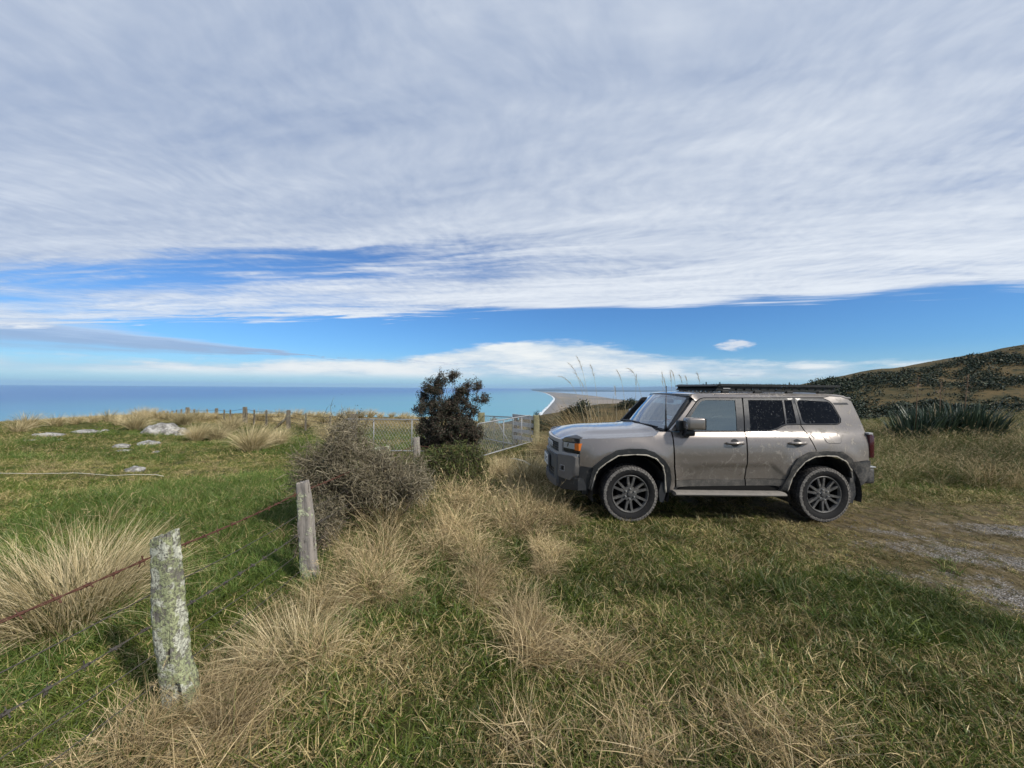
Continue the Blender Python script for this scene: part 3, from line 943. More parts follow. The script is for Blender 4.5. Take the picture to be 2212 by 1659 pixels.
def panel(name, poly, fn, depth, mat, parent=None, step=0.06, holes=(), smooth=True):
    """sheet cut to an outline, laid on a curved surface fn(a, b) and given thickness along vector depth"""
    loops = [dens(poly, step)] + [dens(h, step) for h in holes]
    pts, edges = [], []
    for lp in loops:
        s = len(pts)
        pts += lp
        edges += [(s + i, s + (i + 1) % len(lp)) for i in range(len(lp))]
    xs_ = [p[0] for p in poly]; ys_ = [p[1] for p in poly]
    gx_ = np.arange(min(xs_) + step / 2, max(xs_), step); gy_ = np.arange(min(ys_) + step / 2, max(ys_), step)
    bp = np.array(pts)
    for a in gx_:
        for b in gy_:
            if inside((a, b), poly) and not any(inside((a, b), h) for h in holes):
                if np.min((bp[:, 0] - a) ** 2 + (bp[:, 1] - b) ** 2) > (step * 0.45) ** 2:
                    pts.append((a, b))
    vo, eo, fo, ov, oe, of = delaunay_2d_cdt([Vector(p) for p in pts], edges, [], 0, 1e-6)
    tris = []
    for f in fo:
        c = (sum(vo[i].x for i in f) / len(f), sum(vo[i].y for i in f) / len(f))
        if inside(c, poly) and not any(inside(c, h) for h in holes):
            tris.append(list(f))
    bm = bmesh.new()
    used = sorted({i for f in tris for i in f})
    mp = {i: bm.verts.new(fn(vo[i].x, vo[i].y)) for i in used}
    for f in tris:
        try:
            bm.faces.new([mp[i] for i in f])
        except ValueError:
            pass
    d = Vector(depth)
    bm.normal_update()
    if len(bm.faces):
        avg = Vector((0, 0, 0))
        for f in bm.faces: avg += f.normal * f.calc_area()
        if avg.dot(d) > 0:
            bmesh.ops.reverse_faces(bm, faces=bm.faces[:])
    be = [e for e in bm.edges if e.is_boundary]
    r = bmesh.ops.extrude_edge_only(bm, edges=be)
    nv = [g for g in r['geom'] if isinstance(g, bmesh.types.BMVert)]
    for v_ in nv: v_.co += d
    bmesh.ops.recalc_face_normals(bm, faces=bm.faces[:])
    bm.normal_update()
    avg = Vector((0, 0, 0))
    for f in bm.faces: avg += f.normal * f.calc_area()
    if avg.dot(d) > 0:
        bmesh.ops.reverse_faces(bm, faces=bm.faces[:])
    return bm_obj(name, bm, mat, parent, smooth=smooth, angle=38)


def side_panel(name, poly, mat, parent=None, off=0.0, depth=0.03, step=0.06, holes=(), s=-1):
    return panel(name, poly, lambda x, z: Vector((x, s * (Wd(x, z) + off), z)), (0, -s * depth, 0), mat, parent, step, holes)


def prism(bm, pts, axis_vec):
    """extrude a closed 3D outline along a vector, capped"""
    a = [bm.verts.new(p) for p in pts]
    b = [bm.verts.new(Vector(p) + Vector(axis_vec)) for p in pts]
    n_ = len(a)
    bm.faces.new(a); bm.faces.new(b[::-1])
    for i in range(n_):
        bm.faces.new((a[i], b[i], b[(i + 1) % n_], a[(i + 1) % n_]))
    bmesh.ops.recalc_face_normals(bm, faces=bm.faces[:])


def box_bm(cx, cy_, cz, sx, sy, sz, bev=0.0, seg=2, bm=None, rot=None):
    own = bm is None
    if own: bm = bmesh.new()
    r = bmesh.ops.create_cube(bm, size=1.0)
    for v_ in r['verts']:
        v_.co = Vector((v_.co.x * sx, v_.co.y * sy, v_.co.z * sz))
        if rot is not None: v_.co = rot @ v_.co
        v_.co += Vector((cx, cy_, cz))
    if bev:
        es = list({e for v_ in r['verts'] for e in v_.link_edges})
        bmesh.ops.bevel(bm, geom=es, offset=bev, segments=seg, affect='EDGES', profile=0.6)
    return bm


def tube_bm(pts, rad, seg=8, bm=None, caps=True):
    """round bar along a polyline; rad a number or list"""
    own = bm is None
    if own: bm = bmesh.new()
    P = [Vector(p) for p in pts]
    rings = []
    up = Vector((0.123, 0.31, 0.94))
    for i, p in enumerate(P):
        t_ = (P[min(i + 1, len(P) - 1)] - P[max(i - 1, 0)]).normalized()
        a = t_.cross(up)
        if a.length < 1e-3: a = t_.cross(Vector((1, 0, 0)))
        a.normalize(); b = t_.cross(a)
        r = rad[i] if isinstance(rad, (list, tuple)) else rad
        rings.append([bm.verts.new(p + (a * math.cos(2 * PI * k / seg) + b * math.sin(2 * PI * k / seg)) * r) for k in range(seg)])
    for i in range(len(P) - 1):
        for k in range(seg):
            bm.faces.new((rings[i][k], rings[i][(k + 1) % seg], rings[i + 1][(k + 1) % seg], rings[i + 1][k]))
    if caps:
        bm.faces.new(rings[0][::-1]); bm.faces.new(rings[-1])
    bmesh.ops.recalc_face_normals(bm, faces=bm.faces[:])
    return bm


def lathe_bm(profile, seg=48, close=False):
    """profile of (radius, y); axis along y"""
    bm = bmesh.new()
    rings = []
    for r, y in profile:
        rings.append([bm.verts.new((r * math.cos(2 * PI * k / seg), y, r * math.sin(2 * PI * k / seg))) for k in range(seg)])
    m_ = len(rings)
    for i in range(m_ if close else m_ - 1):
        for k in range(seg):
            bm.faces.new((rings[i][k], rings[i][(k + 1) % seg], rings[(i + 1) % m_][(k + 1) % seg], rings[(i + 1) % m_][k]))
    bmesh.ops.recalc_face_normals(bm, faces=bm.faces[:])
    return bm


def arch(cx, dz=0.0):
    pass

# outlines (x, z)
ARCH_F_MID = [(0.535, 0.44), (0.525, 0.62), (0.485, 0.77), (0.395, 0.885), (0.285, 0.955), (0.15, 0.985), (-0.05, 0.985), (-0.20, 0.965), (-0.375, 0.865), (-0.50, 0.755)]
FLARE_F_OUT = [(-0.585, 0.46), (-0.555, 0.66), (-0.53, 0.78), (-0.39, 0.91), (-0.21, 1.01), (-0.04, 1.032), (0.17, 1.03), (0.30, 0.99), (0.45, 0.875), (0.53, 0.76), (0.565, 0.60), (0.55, 0.41)]
FLARE_F_IN = [(-0.545, 0.44), (-0.50, 0.66), (-0.46, 0.745), (-0.36, 0.835), (-0.20, 0.935), (0.04, 0.950), (0.20, 0.942), (0.33, 0.895), (0.43, 0.79), (0.475, 0.65), (0.50, 0.41)]
FLARE_R_OUT = [(2.175, 0.42), (2.235, 0.59), (2.285, 0.77), (2.36, 0.89), (2.54, 0.985), (2.78, 1.0), (3.02, 0.99), (3.18, 0.89), (3.26, 0.78), (3.30, 0.63), (3.31, 0.44)]
FLARE_R_IN = [(2.265, 0.42), (2.31, 0.60), (2.37, 0.72), (2.47, 0.845), (2.61, 0.915), (2.78, 0.93), (2.94, 0.92), (3.10, 0.845), (3.21, 0.72), (3.255, 0.60), (3.27, 0.44)]

FENDER = [(-0.705, 0.775), (-0.705, 1.08), (-0.695, 1.152), (-0.22, 1.168), (0.31, 1.186), (0.365, 1.21), (0.41, 1.252), (0.585, 1.252), (0.590, 1.18), (0.598, 0.77), (0.640, 0.49), (0.62, 0.44)] + ARCH_F_MID
FDOOR = [(0.606, 1.252), (1.652, 1.252), (1.645, 1.05), (1.655, 0.60), (1.655, 0.58), (0.652, 0.58), (0.622, 0.77), (0.606, 1.18)]
FCLAD = [(0.652, 0.574), (1.658, 0.580), (1.678, 0.488), (0.662, 0.48)]
RDOOR = [(1.672, 1.252), (2.06, 1.262), (2.15, 1.285), (2.24, 1.328), (2.31, 1.348), (2.505, 1.352), (2.575, 1.21), (2.645, 0.985), (2.60, 0.965), (2.40, 0.875), (2.325, 0.77), (2.268, 0.59), (1.675, 0.59), (1.665, 1.05)]
RCLAD = [(1.678, 0.584), (2.262, 0.582), (2.215, 0.49), (1.698, 0.488)]
QUARTER = [(2.520, 1.352), (3.09, 1.352), (3.155, 1.385), (3.172, 1.44), (3.10, 1.655), (3.05, 1.705), (2.97, 1.742), (3.10, 1.765), (3.28, 1.755), (3.415, 1.715), (3.47, 1.60), (3.535, 1.33), (3.555, 1.24), (3.555, 0.845), (3.24, 0.835), (3.17, 0.885), (3.0, 0.975), (2.78, 0.985), (2.662, 0.975), (2.592, 1.21)]
FRAME_F = [(0.660, 1.262), (1.655, 1.262), (1.712, 1.728), (1.16, 1.728), (1.09, 1.712), (1.03, 1.675)]
GLASS_F = [(0.745, 1.272), (1.555, 1.272), (1.605, 1.700), (1.18, 1.700), (1.115, 1.690), (1.06, 1.655)]
FRAME_R = [(1.672, 1.262), (2.06, 1.272), (2.15, 1.295), (2.24, 1.338), (2.31, 1.358), (2.515, 1.362), (2.505, 1.735), (1.732, 1.730)]
GLASS_R1 = [(1.745, 1.276), (2.05, 1.282), (2.14, 1.305), (2.225, 1.345), (2.285, 1.362), (2.32, 1.705), (1.80, 1.705)]
GLASS_R2 = [(2.310, 1.370), (2.455, 1.372), (2.462, 1.708), (2.345, 1.706)]
GLASS_Q = rounded([(2.555, 1.372), (3.125, 1.372), (3.150, 1.46), (3.065, 1.685), (2.535, 1.712)], 0.07)
FRAME_Q = [(2.530, 1.362), (3.085, 1.362), (3.145, 1.392), (3.162, 1.442), (3.092, 1.652), (3.045, 1.698), (2.96, 1.736), (2.512, 1.735)]
RAIL = [(1.015, 1.685), (1.08, 1.722), (1.15, 1.738), (1.72, 1.740), (2.5, 1.746), (2.97, 1.750), (3.10, 1.772), (3.28, 1.762), (3.40, 1.735), (3.36, 1.775), (3.2, 1.799), (2.2, 1.799), (1.1, 1.799), (0.985, 1.775), (0.955, 1.745)]
APILLAR = [(0.575, 1.262), (0.645, 1.262), (1.005, 1.668), (0.955, 1.682), (0.94, 1.665)]
BUMP_SIDE = [(-0.700, 0.768), (-0.52, 0.762), (-0.545, 0.66), (-0.575, 0.45), (-0.64, 0.44), (-0.715, 0.47), (-0.715, 0.62)]
RBUMP_SIDE = [(3.245, 0.828), (3.575, 0.835), (3.60, 0.70), (3.60, 0.58), (3.43, 0.47), (3.30, 0.46), (3.295, 0.63), (3.255, 0.78)]
SILL = [(0.60, 0.475), (2.20, 0.485), (2.17, 0.40), (0.56, 0.40)]

def hood_z(x, y):
    e = np.interp(x, [-0.7, -0.2, 0.3, 0.5, 0.66], [1.152, 1.170, 1.190, 1.225, 1.25])
    u_ = min(1.0, abs(y) / 0.9)
    z = e + 0.072 * (1 - u_ ** 2.2)
    # raised centre with a crease either side
    z += 0.022 * float(sm(0.66, 0.56, abs(y))) * float(sm(-0.75, -0.35, x))
    if x < -0.50: z -= 0.150 * ((-0.50 - x) / 0.46) ** 2.2 * (1 - 0.55 * float(sm(0.45, 0.75, abs(y))))
    return float(z)
def hood_half(x):
    return float(np.interp(x, [-0.7, -0.45, 0.32, 0.42, 0.66], [0.872, 0.905, 0.912, 0.87, 0.84]))
_hf = [(-0.955, 0.0), (-0.950, 0.25), (-0.925, 0.45), (-0.885, 0.62), (-0.81, 0.78), (-0.70, 0.872)]
HOOD = [(x, -y) for x, y in _hf] + [(-0.45, -0.905), (0.32, -0.912), (0.40, -0.875), (0.50, -0.83), (0.44, -0.5), (0.40, 0)]
HOOD = HOOD + [(x, -y) for x, y in HOOD[1:-1]][::-1]
_hc = panel('hood', HOOD, lambda x, y: Vector((x, y, hood_z(x, y))), (0, 0, -0.05), MAT['paint'], car, 0.07)

def Fx(y):
    return float(np.interp(abs(y), [0, 0.3, 0.45, 0.6, 0.7, 0.8, 0.86, 0.9], [-0.962, -0.945, -0.918, -0.880, -0.838, -0.785, -0.745, -0.70]))
def front_panel(name, poly, mat, off=0.0, depth=0.05, parent=None, step=0.06, holes=()):
    """outline in (y, z) on the rounded nose"""
    return panel(name, poly, lambda y, z: Vector((Fx(y) - off, y, z)), (depth, 0, 0), mat, parent or car, step, holes)

for s in (-1, 1):
    near = s == -1
    side_panel('front_fender', FENDER, MAT['paint'], car, s=s)
    d1 = side_panel('front_door', FDOOR, MAT['paint'], car, s=s, step=0.035)
    side_panel('door_cladding', FCLAD, MAT['dirty_sill'], d1, 0.008, s=s)
    fr = side_panel('window_frame', FRAME_F, MAT['pillar'], d1, 0.0, 0.04, holes=[GLASS_F], s=s)
    side_panel('window', GLASS_F, MAT['glass'], d1, -0.008, 0.004, s=s)
    d2 = side_panel('rear_door', RDOOR, MAT['paint'], car, s=s, step=0.035)
    side_panel('door_cladding', RCLAD, MAT['dirty_sill'], d2, 0.008, s=s)
    side_panel('window_frame', FRAME_R, MAT['pillar'], d2, 0.0, 0.04, holes=[GLASS_R1, GLASS_R2], s=s)
    side_panel('window', GLASS_R1, MAT['tint'], d2, -0.006, 0.004, s=s)
    side_panel('window', GLASS_R2, MAT['tint'], d2, -0.006, 0.004, s=s)
    q = side_panel('rear_quarter', QUARTER, MAT['paint'], car, s=s)
    side_panel('window_frame', FRAME_Q, MAT['pillar'], q, -0.004, 0.03, holes=[GLASS_Q], s=s)
    side_panel('window', GLASS_Q, MAT['tint'], q, -0.008, 0.004, s=s)
    side_panel('pillar_vent', [(3.11, 1.672), (3.355, 1.674), (3.375, 1.645), (3.125, 1.642)], MAT['black'], q, 0.003, 0.01, s=s)
    if near:
        fuel = rounded([(2.79, 1.245), (3.07, 1.24), (3.06, 1.105), (2.82, 1.11)], 0.045)
        side_panel('fuel_flap_seam', rounded([(2.782, 1.253), (3.078, 1.248), (3.068, 1.097), (2.812, 1.102)], 0.05), MAT['black'], q, 0.0015, 0.004, s=s)
        side_panel('fuel_flap', fuel, MAT['paint'], q, 0.006, 0.006, s=s)
    side_panel('roof_rail_panel', RAIL, MAT['paint'], car, 0.002, s=s)
    side_panel('front_pillar', APILLAR, MAT['paint'], car, 0.002, 0.06, s=s)
    side_panel('pillar_band', [(0.94, 1.668), (1.012, 1.672), (1.03, 1.695), (0.962, 1.70)], MAT['pillar'], car, -0.002, 0.05, s=s)
    side_panel('sill', SILL, MAT['dirty_sill'], car, -0.02, 0.05, s=s)
    side_panel('front_bumper_corner', BUMP_SIDE, MAT['cladding'], car, 0.004, 0.05, s=s)
    side_panel('rear_bumper_corner', RBUMP_SIDE, MAT['cladding'], car, 0.006, 0.05, s=s)
    for out_, in_ in ((FLARE_F_OUT, FLARE_F_IN), (FLARE_R_OUT, FLARE_R_IN)):
        fl_ = side_panel('wheel_arch_flare', out_ + in_[::-1], MAT['cladding'], car, 0.030, 0.055, 0.05, s=s)
        # dried mud caked on the inner lip
        bm = bmesh.new()
        lp = dens(in_, 0.03)[:-1]
        lp = [p for p in lp if p[1] > 0.40]
        keep = [lp[i] for i in range(len(lp))]
        k_in = [p for p in dens(in_, 0.03)]
        cut = len(dens(in_ + [in_[-1]], 0.03))
        path = []
        for i in range(len(in_) - 1):
            a, b = in_[i], in_[i + 1]
            for j in range(5):
                path.append((a[0] + (b[0] - a[0]) * j / 5, a[1] + (b[1] - a[1]) * j / 5))
        path.append(in_[-1])
        rnd_ = random.Random(3)
        tube_bm([(x, s * (Wd(x, z) + 0.026), z + 0.002) for x, z in path], [0.006 + 0.008 * rnd_.random() for _ in path], 6, bm)
        bm_obj('mud_lip', bm, MAT['lip_mud'], fl_, smooth=True)
    # side step
    bm = bmesh.new()
    prof = [(-0.90, 0.395), (-1.0, 0.395), (-1.035, 0.385), (-1.045, 0.365), (-1.03, 0.345), (-0.98, 0.335), (-0.90, 0.345)]
    prism(bm, [Vector((0.60, -s * p[0], p[1] + 0.045)) for p in prof], (1.58, 0, -0.025))
    st = bm_obj('side_step', bm, MAT['step'], car, smooth=True, angle=35)
    for xx in (0.8, 1.4, 2.0):
        bm_obj('step_bracket', box_bm(xx, s * 0.80, 0.375, 0.06, 0.34, 0.04, 0.008), MAT['under'], st)
    # door handles
    for x0, x1, zz, dr in ((1.345, 1.615, 1.105, d1), (2.262, 2.525, 1.105, d2)):
        xm = (x0 + x1) / 2; yw = Wd(xm, zz)
        side_panel('handle_cup', [(xm + 0.062 * math.cos(a), zz + 0.056 * math.sin(a)) for a in np.linspace(0, 2 * PI, 21)[:-1]], MAT['black'], dr, 0.002, 0.004, 0.03, s=s)
        bm = bmesh.new()
        tube_bm([(x0, s * (yw + 0.012), zz), (x0 + 0.03, s * (yw + 0.034), zz), (xm, s * (yw + 0.042), zz), (x1 - 0.03, s * (yw + 0.034), zz), (x1, s * (yw + 0.012), zz)], [0.012, 0.019, 0.020, 0.019, 0.012], 10, bm)
        bm_obj('door_handle', bm, MAT['paint'], dr, smooth=True)
    # mirror
    bm = box_bm(0.83, s * 1.085, 1.382, 0.235, 0.17, 0.175, 0.035, 3)
    for v_ in bm.verts:
        if v_.co.x < 0.8: v_.co.y *= 0.985
        if v_.co.z < 1.38 and abs(v_.co.y) > 1.08: v_.co.z += 0.01
    mr = bm_obj('mirror', bm, MAT['paint'], car, smooth=True, angle=45)
    bm_obj('mirror_glass', box_bm(0.947, s * 1.085, 1.382, 0.018, 0.155, 0.155, 0.008), MAT['black'], mr)
    bm = box_bm(0.80, s * 0.985, 1.250, 0.13, 0.13, 0.085, 0.025, 2)
    bm_obj('mirror_stalk', bm, MAT['black'], mr, smooth=True, angle=45)
    bm_obj('mirror_mount', box_bm(0.70, s * 0.945, 1.345, 0.09, 0.10, 0.15, 0.02, 2), MAT['black'], mr)
    # mud flaps
    bm = bmesh.new()
    prism(bm, [Vector(p) for p in [(0.49, s * 0.93, 0.55), (0.505, s * 0.93, 0.40), (0.47, s * 0.93, 0.27), (0.42, s * 0.93, 0.28), (0.40, s * 0.93, 0.40), (0.44, s * 0.93, 0.56)]], (0, -s * 0.22, 0))
    bm_obj('mud_flap', bm, MAT['cladding'], car, smooth=True, angle=30)
    bm = bmesh.new()
    prism(bm, [Vector(p) for p in [(3.28, s * 0.92, 0.60), (3.30, s * 0.92, 0.36), (3.25, s * 0.92, 0.23), (3.21, s * 0.92, 0.25), (3.18, s * 0.92, 0.40), (3.22, s * 0.92, 0.60)]], (0, -s * 0.22, 0))
    bm_obj('mud_flap', bm, MAT['cladding'], car, smooth=True, angle=30)
    bm_obj('tow_hook', box_bm(-0.60, s * 0.72, 0.405, 0.10, 0.16, 0.10, 0.015), MAT['cladding'], car)
    # wheel well liners
    for cx, cz in ((0.0, 0.39), (2.82, 0.37)):
        bm = bmesh.new()
        aa = np.linspace(math.radians(-12), math.radians(192), 19)
        ra = [bm.verts.new((cx + 0.54 * math.cos(a), s * 0.955, cz + 0.545 * math.sin(a))) for a in aa]
        rb_ = [bm.verts.new((cx + 0.54 * math.cos(a), s * 0.52, cz + 0.545 * math.sin(a))) for a in aa]
        for i in range(len(aa) - 1):
            bm.faces.new((ra[i], ra[i + 1], rb_[i + 1], rb_[i]))
        bm.faces.new(rb_)
        bm_obj('wheel_liner', bm, MAT['liner'], car, smooth=True, angle=50)
    # headlight cluster
    hb = front_panel('headlight', [(s * y, z) for y, z in [(0.60, 0.94), (0.885, 0.945), (0.885, 1.10), (0.60, 1.088)]], MAT['black'], 0.0, 0.10)
    front_panel('lamp_reflector', [(s * y, z) for y, z in [(0.635, 0.995), (0.846, 0.997), (0.846, 1.080), (0.635, 1.074)]], MAT['pale_reflector'], 0.020, 0.004, hb, 0.03)
    for yy in (0.73,):
        bm = tube_bm([(Fx(yy) - 0.022, s * (yy - 0.03), 1.0), (Fx(yy) - 0.022, s * (yy + 0.025), 1.07)], 0.008, 6)
        bm_obj('lamp_divider', bm, MAT['bumper_mid'], hb)
    front_panel('lamp_cover', [(s * y, z) for y, z in [(0.63, 0.990), (0.848, 0.992), (0.848, 1.083), (0.63, 1.077)]], MAT['lamp_glass'], 0.032, 0.010, hb, 0.04)
    front_panel('indicator', [(s * y, z) for y, z in [(0.850, 0.988), (0.898, 0.984), (0.898, 1.086), (0.850, 1.082)]], MAT['orange'], 0.020, 0.07, hb, 0.03)
    # bumper corner block with fog lamp recess
    blk = [(0.475, 0.60), (0.52, 0.555), (0.80, 0.555), (0.875, 0.645), (0.885, 0.885), (0.855, 0.905), (0.52, 0.880), (0.475, 0.84)]
    fog = [(0.585, 0.665), (0.69, 0.665), (0.70, 0.735), (0.60, 0.735)]
    b_ = front_panel('bumper_block', [(s * y, z) for y, z in blk], MAT['bumper_grey'], 0.045, 0.12, None, 0.05, holes=[[(s * y, z) for y, z in fog]])
    front_panel('block_top', [(s * y, z) for y, z in [(0.52, 0.876), (0.875, 0.896), (0.885, 0.935), (0.53, 0.925)]], MAT['silver'], 0.018, 0.06, b_)
    front_panel('fog_lamp', [(s * y, z) for y, z in fog], MAT['grille'], 0.018, 0.02, b_, 0.03)
    front_panel('fog_bezel', [(s * y, z) for y, z in [(0.578, 0.658), (0.697, 0.658), (0.708, 0.742), (0.592, 0.742)]], MAT['silver'], 0.050, 0.02, b_, 0.03, holes=[[(s * y, z) for y, z in fog]])
    # tail lamps
    bm = box_bm(3.585, s * 0.842, 1.045, 0.075, 0.09, 0.335, 0.02, 2)
    tl = bm_obj('tail_light', bm, MAT['red'], car, smooth=True, angle=40)
    bm_obj('lamp_cap', box_bm(3.575, s * 0.835, 1.228, 0.07, 0.085, 0.03, 0.01), MAT['silver'], tl)
    # front seats
    st_ = empty('front_seat', (0, 0, 0), 0, car)
    rot = Matrix.Rotation(math.radians(14), 3, 'Y')
    bm_obj('seat_cushion', box_bm(1.35, s * 0.38, 0.78, 0.52, 0.50, 0.16, 0.05, 3), MAT['seat'], st_, smooth=True)
    bm_obj('seat_back', box_bm(1.68, s * 0.38, 1.08, 0.15, 0.50, 0.62, 0.05, 3, rot=rot), MAT['seat'], st_, smooth=True)
    bm_obj('headrest', box_bm(1.78, s * 0.38, 1.48, 0.10, 0.28, 0.17, 0.04, 3, rot=rot), MAT['seat'], st_, smooth=True)

# nose
gf = [(0.585, 0.905), (0.60, 1.06), (0.57, 1.098), (-0.57, 1.098), (-0.60, 1.06), (-0.585, 0.905), (-0.535, 0.855), (0.535, 0.855)]
gi = [(0.475, 0.90), (0.475, 1.045), (-0.475, 1.045), (-0.475, 0.90)]
gr = front_panel('grille', gf, MAT['silver'], 0.020, 0.10, None, 0.05, holes=[gi])
front_panel('grille_backing', [(0.48, 0.895), (0.48, 1.05), (-0.48, 1.05), (-0.48, 0.895)], MAT['grille'], 0.0, 0.02, gr)
for zz in (0.937, 0.973, 1.009):
    front_panel('grille_bar', [(0.47, zz - 0.004), (0.47, zz + 0.004), (-0.47, zz + 0.004), (-0.47, zz - 0.004)], MAT['bumper_mid'], 0.008, 0.012, gr)
fc = bpy.data.curves.new('badge_letters', 'FONT')
fc.body = 'TOYOTA'; fc.align_x = 'CENTER'; fc.align_y = 'CENTER'; fc.size = 0.105; fc.extrude = 0.006
fc.space_character = 1.12; fc.offset = 0.0015
_tmp = bpy.data.objects.new('letters_source', fc)
COL.objects.link(_tmp)
bpy.context.view_layer.update()
_me = bpy.data.meshes.new_from_object(_tmp.evaluated_get(bpy.context.evaluated_depsgraph_get()))
bpy.data.objects.remove(_tmp)
_me.materials.clear()
ft = link('badge_letters', _me, MAT['letter'], gr)
ft.matrix_local = Matrix(((0, 0, -1, -0.985), (-1, 0, 0, 0.0), (0, 1, 0, 0.982), (0, 0, 0, 1)))
front_panel('hood_underside', [(0.86, 1.075), (-0.86, 1.075), (-0.86, 1.115), (-0.45, 1.10), (0.45, 1.10), (0.86, 1.115)], MAT['black'], -0.02, 0.10)
for s in (-1, 1):
    # black corner of the bonnet's leading edge over each lamp
    bm = panel('hood_corner_trim', [(-0.875, s * 0.60), (-0.83, s * 0.735), (-0.745, s * 0.845), (-0.715, s * 0.868), (-0.66, s * 0.845), (-0.70, s * 0.66)],
               lambda x, y: Vector((x, y, hood_z(x, y) + 0.006)), (0, 0, -0.045), MAT['black'], _hc, 0.05)
cb = front_panel('front_bumper', [(0.50, 0.44), (0.50, 0.82), (0.46, 0.86), (-0.46, 0.86), (-0.50, 0.82), (-0.50, 0.44)], MAT['bumper_mid'], 0.055, 0.14, None, 0.05,
                 holes=[[(0.40, 0.515), (0.40, 0.655), (-0.40, 0.655), (-0.40, 0.515)]])
front_panel('lower_grille', [(0.41, 0.505), (0.41, 0.665), (-0.41, 0.665), (-0.41, 0.505)], MAT['grille'], 0.02, 0.02, cb)
for zz in (0.555, 0.60):
    front_panel('grille_bar', [(0.40, zz - 0.005), (0.40, zz + 0.005), (-0.40, zz + 0.005), (-0.40, zz - 0.005)], MAT['bumper_mid'], 0.035, 0.02, cb)
bm_obj('grille_bar', box_bm(-0.99, 0, 0.585, 0.02, 0.012, 0.14), MAT['bumper_mid'], cb)
front_panel('skid_plate', [(0.49, 0.40), (0.50, 0.502), (-0.50, 0.502), (-0.49, 0.40)], MAT['bumper_grey'], 0.065, 0.10, cb)
front_panel('lower_valance', [(0.895, 0.435), (0.895, 0.60), (-0.895, 0.60), (-0.895, 0.435), (-0.6, 0.385), (0.6, 0.385)], MAT['cladding'], 0.025, 0.12)
pt = bm_obj('number_plate', box_bm(-1.045, 0.02, 0.725, 0.012, 0.36, 0.155, 0.004), MAT['plate'], cb)
bm_obj('plate_surround', box_bm(-1.033, 0.02, 0.725, 0.02, 0.46, 0.19, 0.006), MAT['bumper_mid'], cb)
for yy, ww, zz, h_ in ((0.13, 0.02, 0.73, 0.085), (0.075, 0.016, 0.73, 0.085), (0.025, 0.02, 0.71, 0.04), (-0.03, 0.05, 0.745, 0.02), (-0.09, 0.05, 0.70, 0.035), (-0.08, 0.045, 0.755, 0.018)):
    bm_obj('plate_mark', box_bm(-1.0515, yy, zz, 0.002, ww, h_), MAT['plate_mark'], pt)

# windscreen, cowl, wipers
def ws(s_, t_):
    k = 1 - s_ * s_
    b = Vector((0.575 - 0.15 * k, 0.845 * s_, 1.262 + 0.02 * k)); tp = Vector((0.955 - 0.10 * k, 0.715 * s_, 1.742 + 0.045 * k))
    q_ = b.lerp(tp, t_); q_.x -= 0.02 * math.sin(PI * t_) * k; q_.z += 0.01 * math.sin(PI * t_)
    return q_
def ws_panel(name, poly, mat, parent, off=0.0, depth=0.004, holes=(), step=0.12):
    return panel(name, poly, lambda a, b: ws(a, b) + Vector((-0.75, 0, 0.6)) * off, (0.75 * depth, 0, -0.6 * depth), mat, parent, step, holes)
wsc = ws_panel('windscreen', [(-0.95, 0.03), (0.95, 0.03), (0.94, 0.955), (-0.94, 0.955)], MAT['screen'], car)
ws_panel('screen_seal', [(-1.0, -0.02), (1.0, -0.02), (1.0, 1.0), (-1.0, 1.0)], MAT['black'], wsc, -0.002, 0.03, holes=[[(-0.945, 0.035), (0.945, 0.035), (0.935, 0.95), (-0.935, 0.95)]], step=0.1)
ws_panel('paper_sticker', [(-0.93, 0.12), (-0.80, 0.12), (-0.79, 0.22), (-0.92, 0.22)], MAT['sticker'], wsc, -0.006, 0.002)
ws_panel('paper_sticker', [(-0.90, 0.30), (-0.77, 0.30), (-0.765, 0.39), (-0.89, 0.39)], MAT['sticker'], wsc, -0.006, 0.002)
ws_panel('sticker_band', [(-0.90, 0.27), (-0.77, 0.27), (-0.765, 0.30), (-0.89, 0.30)], MAT['sticker_red'], wsc, -0.006, 0.002)
COWL = [(0.40, 0), (0.44, -0.5), (0.50, -0.83), (0.42, -0.875), (0.60, -0.875), (0.56, -0.80), (0.45, 0)]
COWL = [(0.405, 0.0), (0.445, -0.5), (0.505, -0.825), (0.41, -0.885), (0.585, -0.895), (0.59, -0.84), (0.50, -0.5), (0.44, 0)]
panel('cowl', COWL + [(x, -y) for x, y in COWL[1:-1]][::-1], lambda x, y: Vector((x, y, 1.235 + 0.03 * (1 - (abs(y) / 0.9) ** 2))), (0, 0, -0.04), MAT['black'], car, 0.07)
for pts in ([(0.40, 0.55, 1.30), (0.435, 0.25, 1.315), (0.445, -0.10, 1.315)], [(0.40, -0.02, 1.30), (0.47, -0.40, 1.305), (0.50, -0.66, 1.30)]):
    bm_obj('wiper', tube_bm(pts, [0.012, 0.014, 0.008], 6), MAT['black'], car)
bm_obj('antenna', tube_bm([(0.56, -0.80, 1.25), (0.56, -0.80, 1.32), (0.56, -0.80, 1.34), (0.56, -0.80, 1.55), (0.56, -0.80, 1.56), (0.565, -0.80, 1.90)], [0.022, 0.020, 0.012, 0.012, 0.007, 0.0055], 8), MAT['black'], car, smooth=True)
# snorkel up the far pillar
bm = bmesh.new()
for a, b in (((0.50, 0.93, 1.20), (0.93, 0.84, 1.70)),):
    A, B = Vector(a), Vector(b)
    prism(bm, [A + Vector(d) for d in [(-0.06, 0.06, 0.0), (0.06, 0.06, 0), (0.06, -0.02, 0), (-0.06, -0.02, 0)]], B - A)
bmesh.ops.bevel(bm, geom=bm.edges[:], offset=0.015, segments=2, affect='EDGES')
bm_obj('snorkel', bm, MAT['cladding'], car, smooth=True, angle=40)

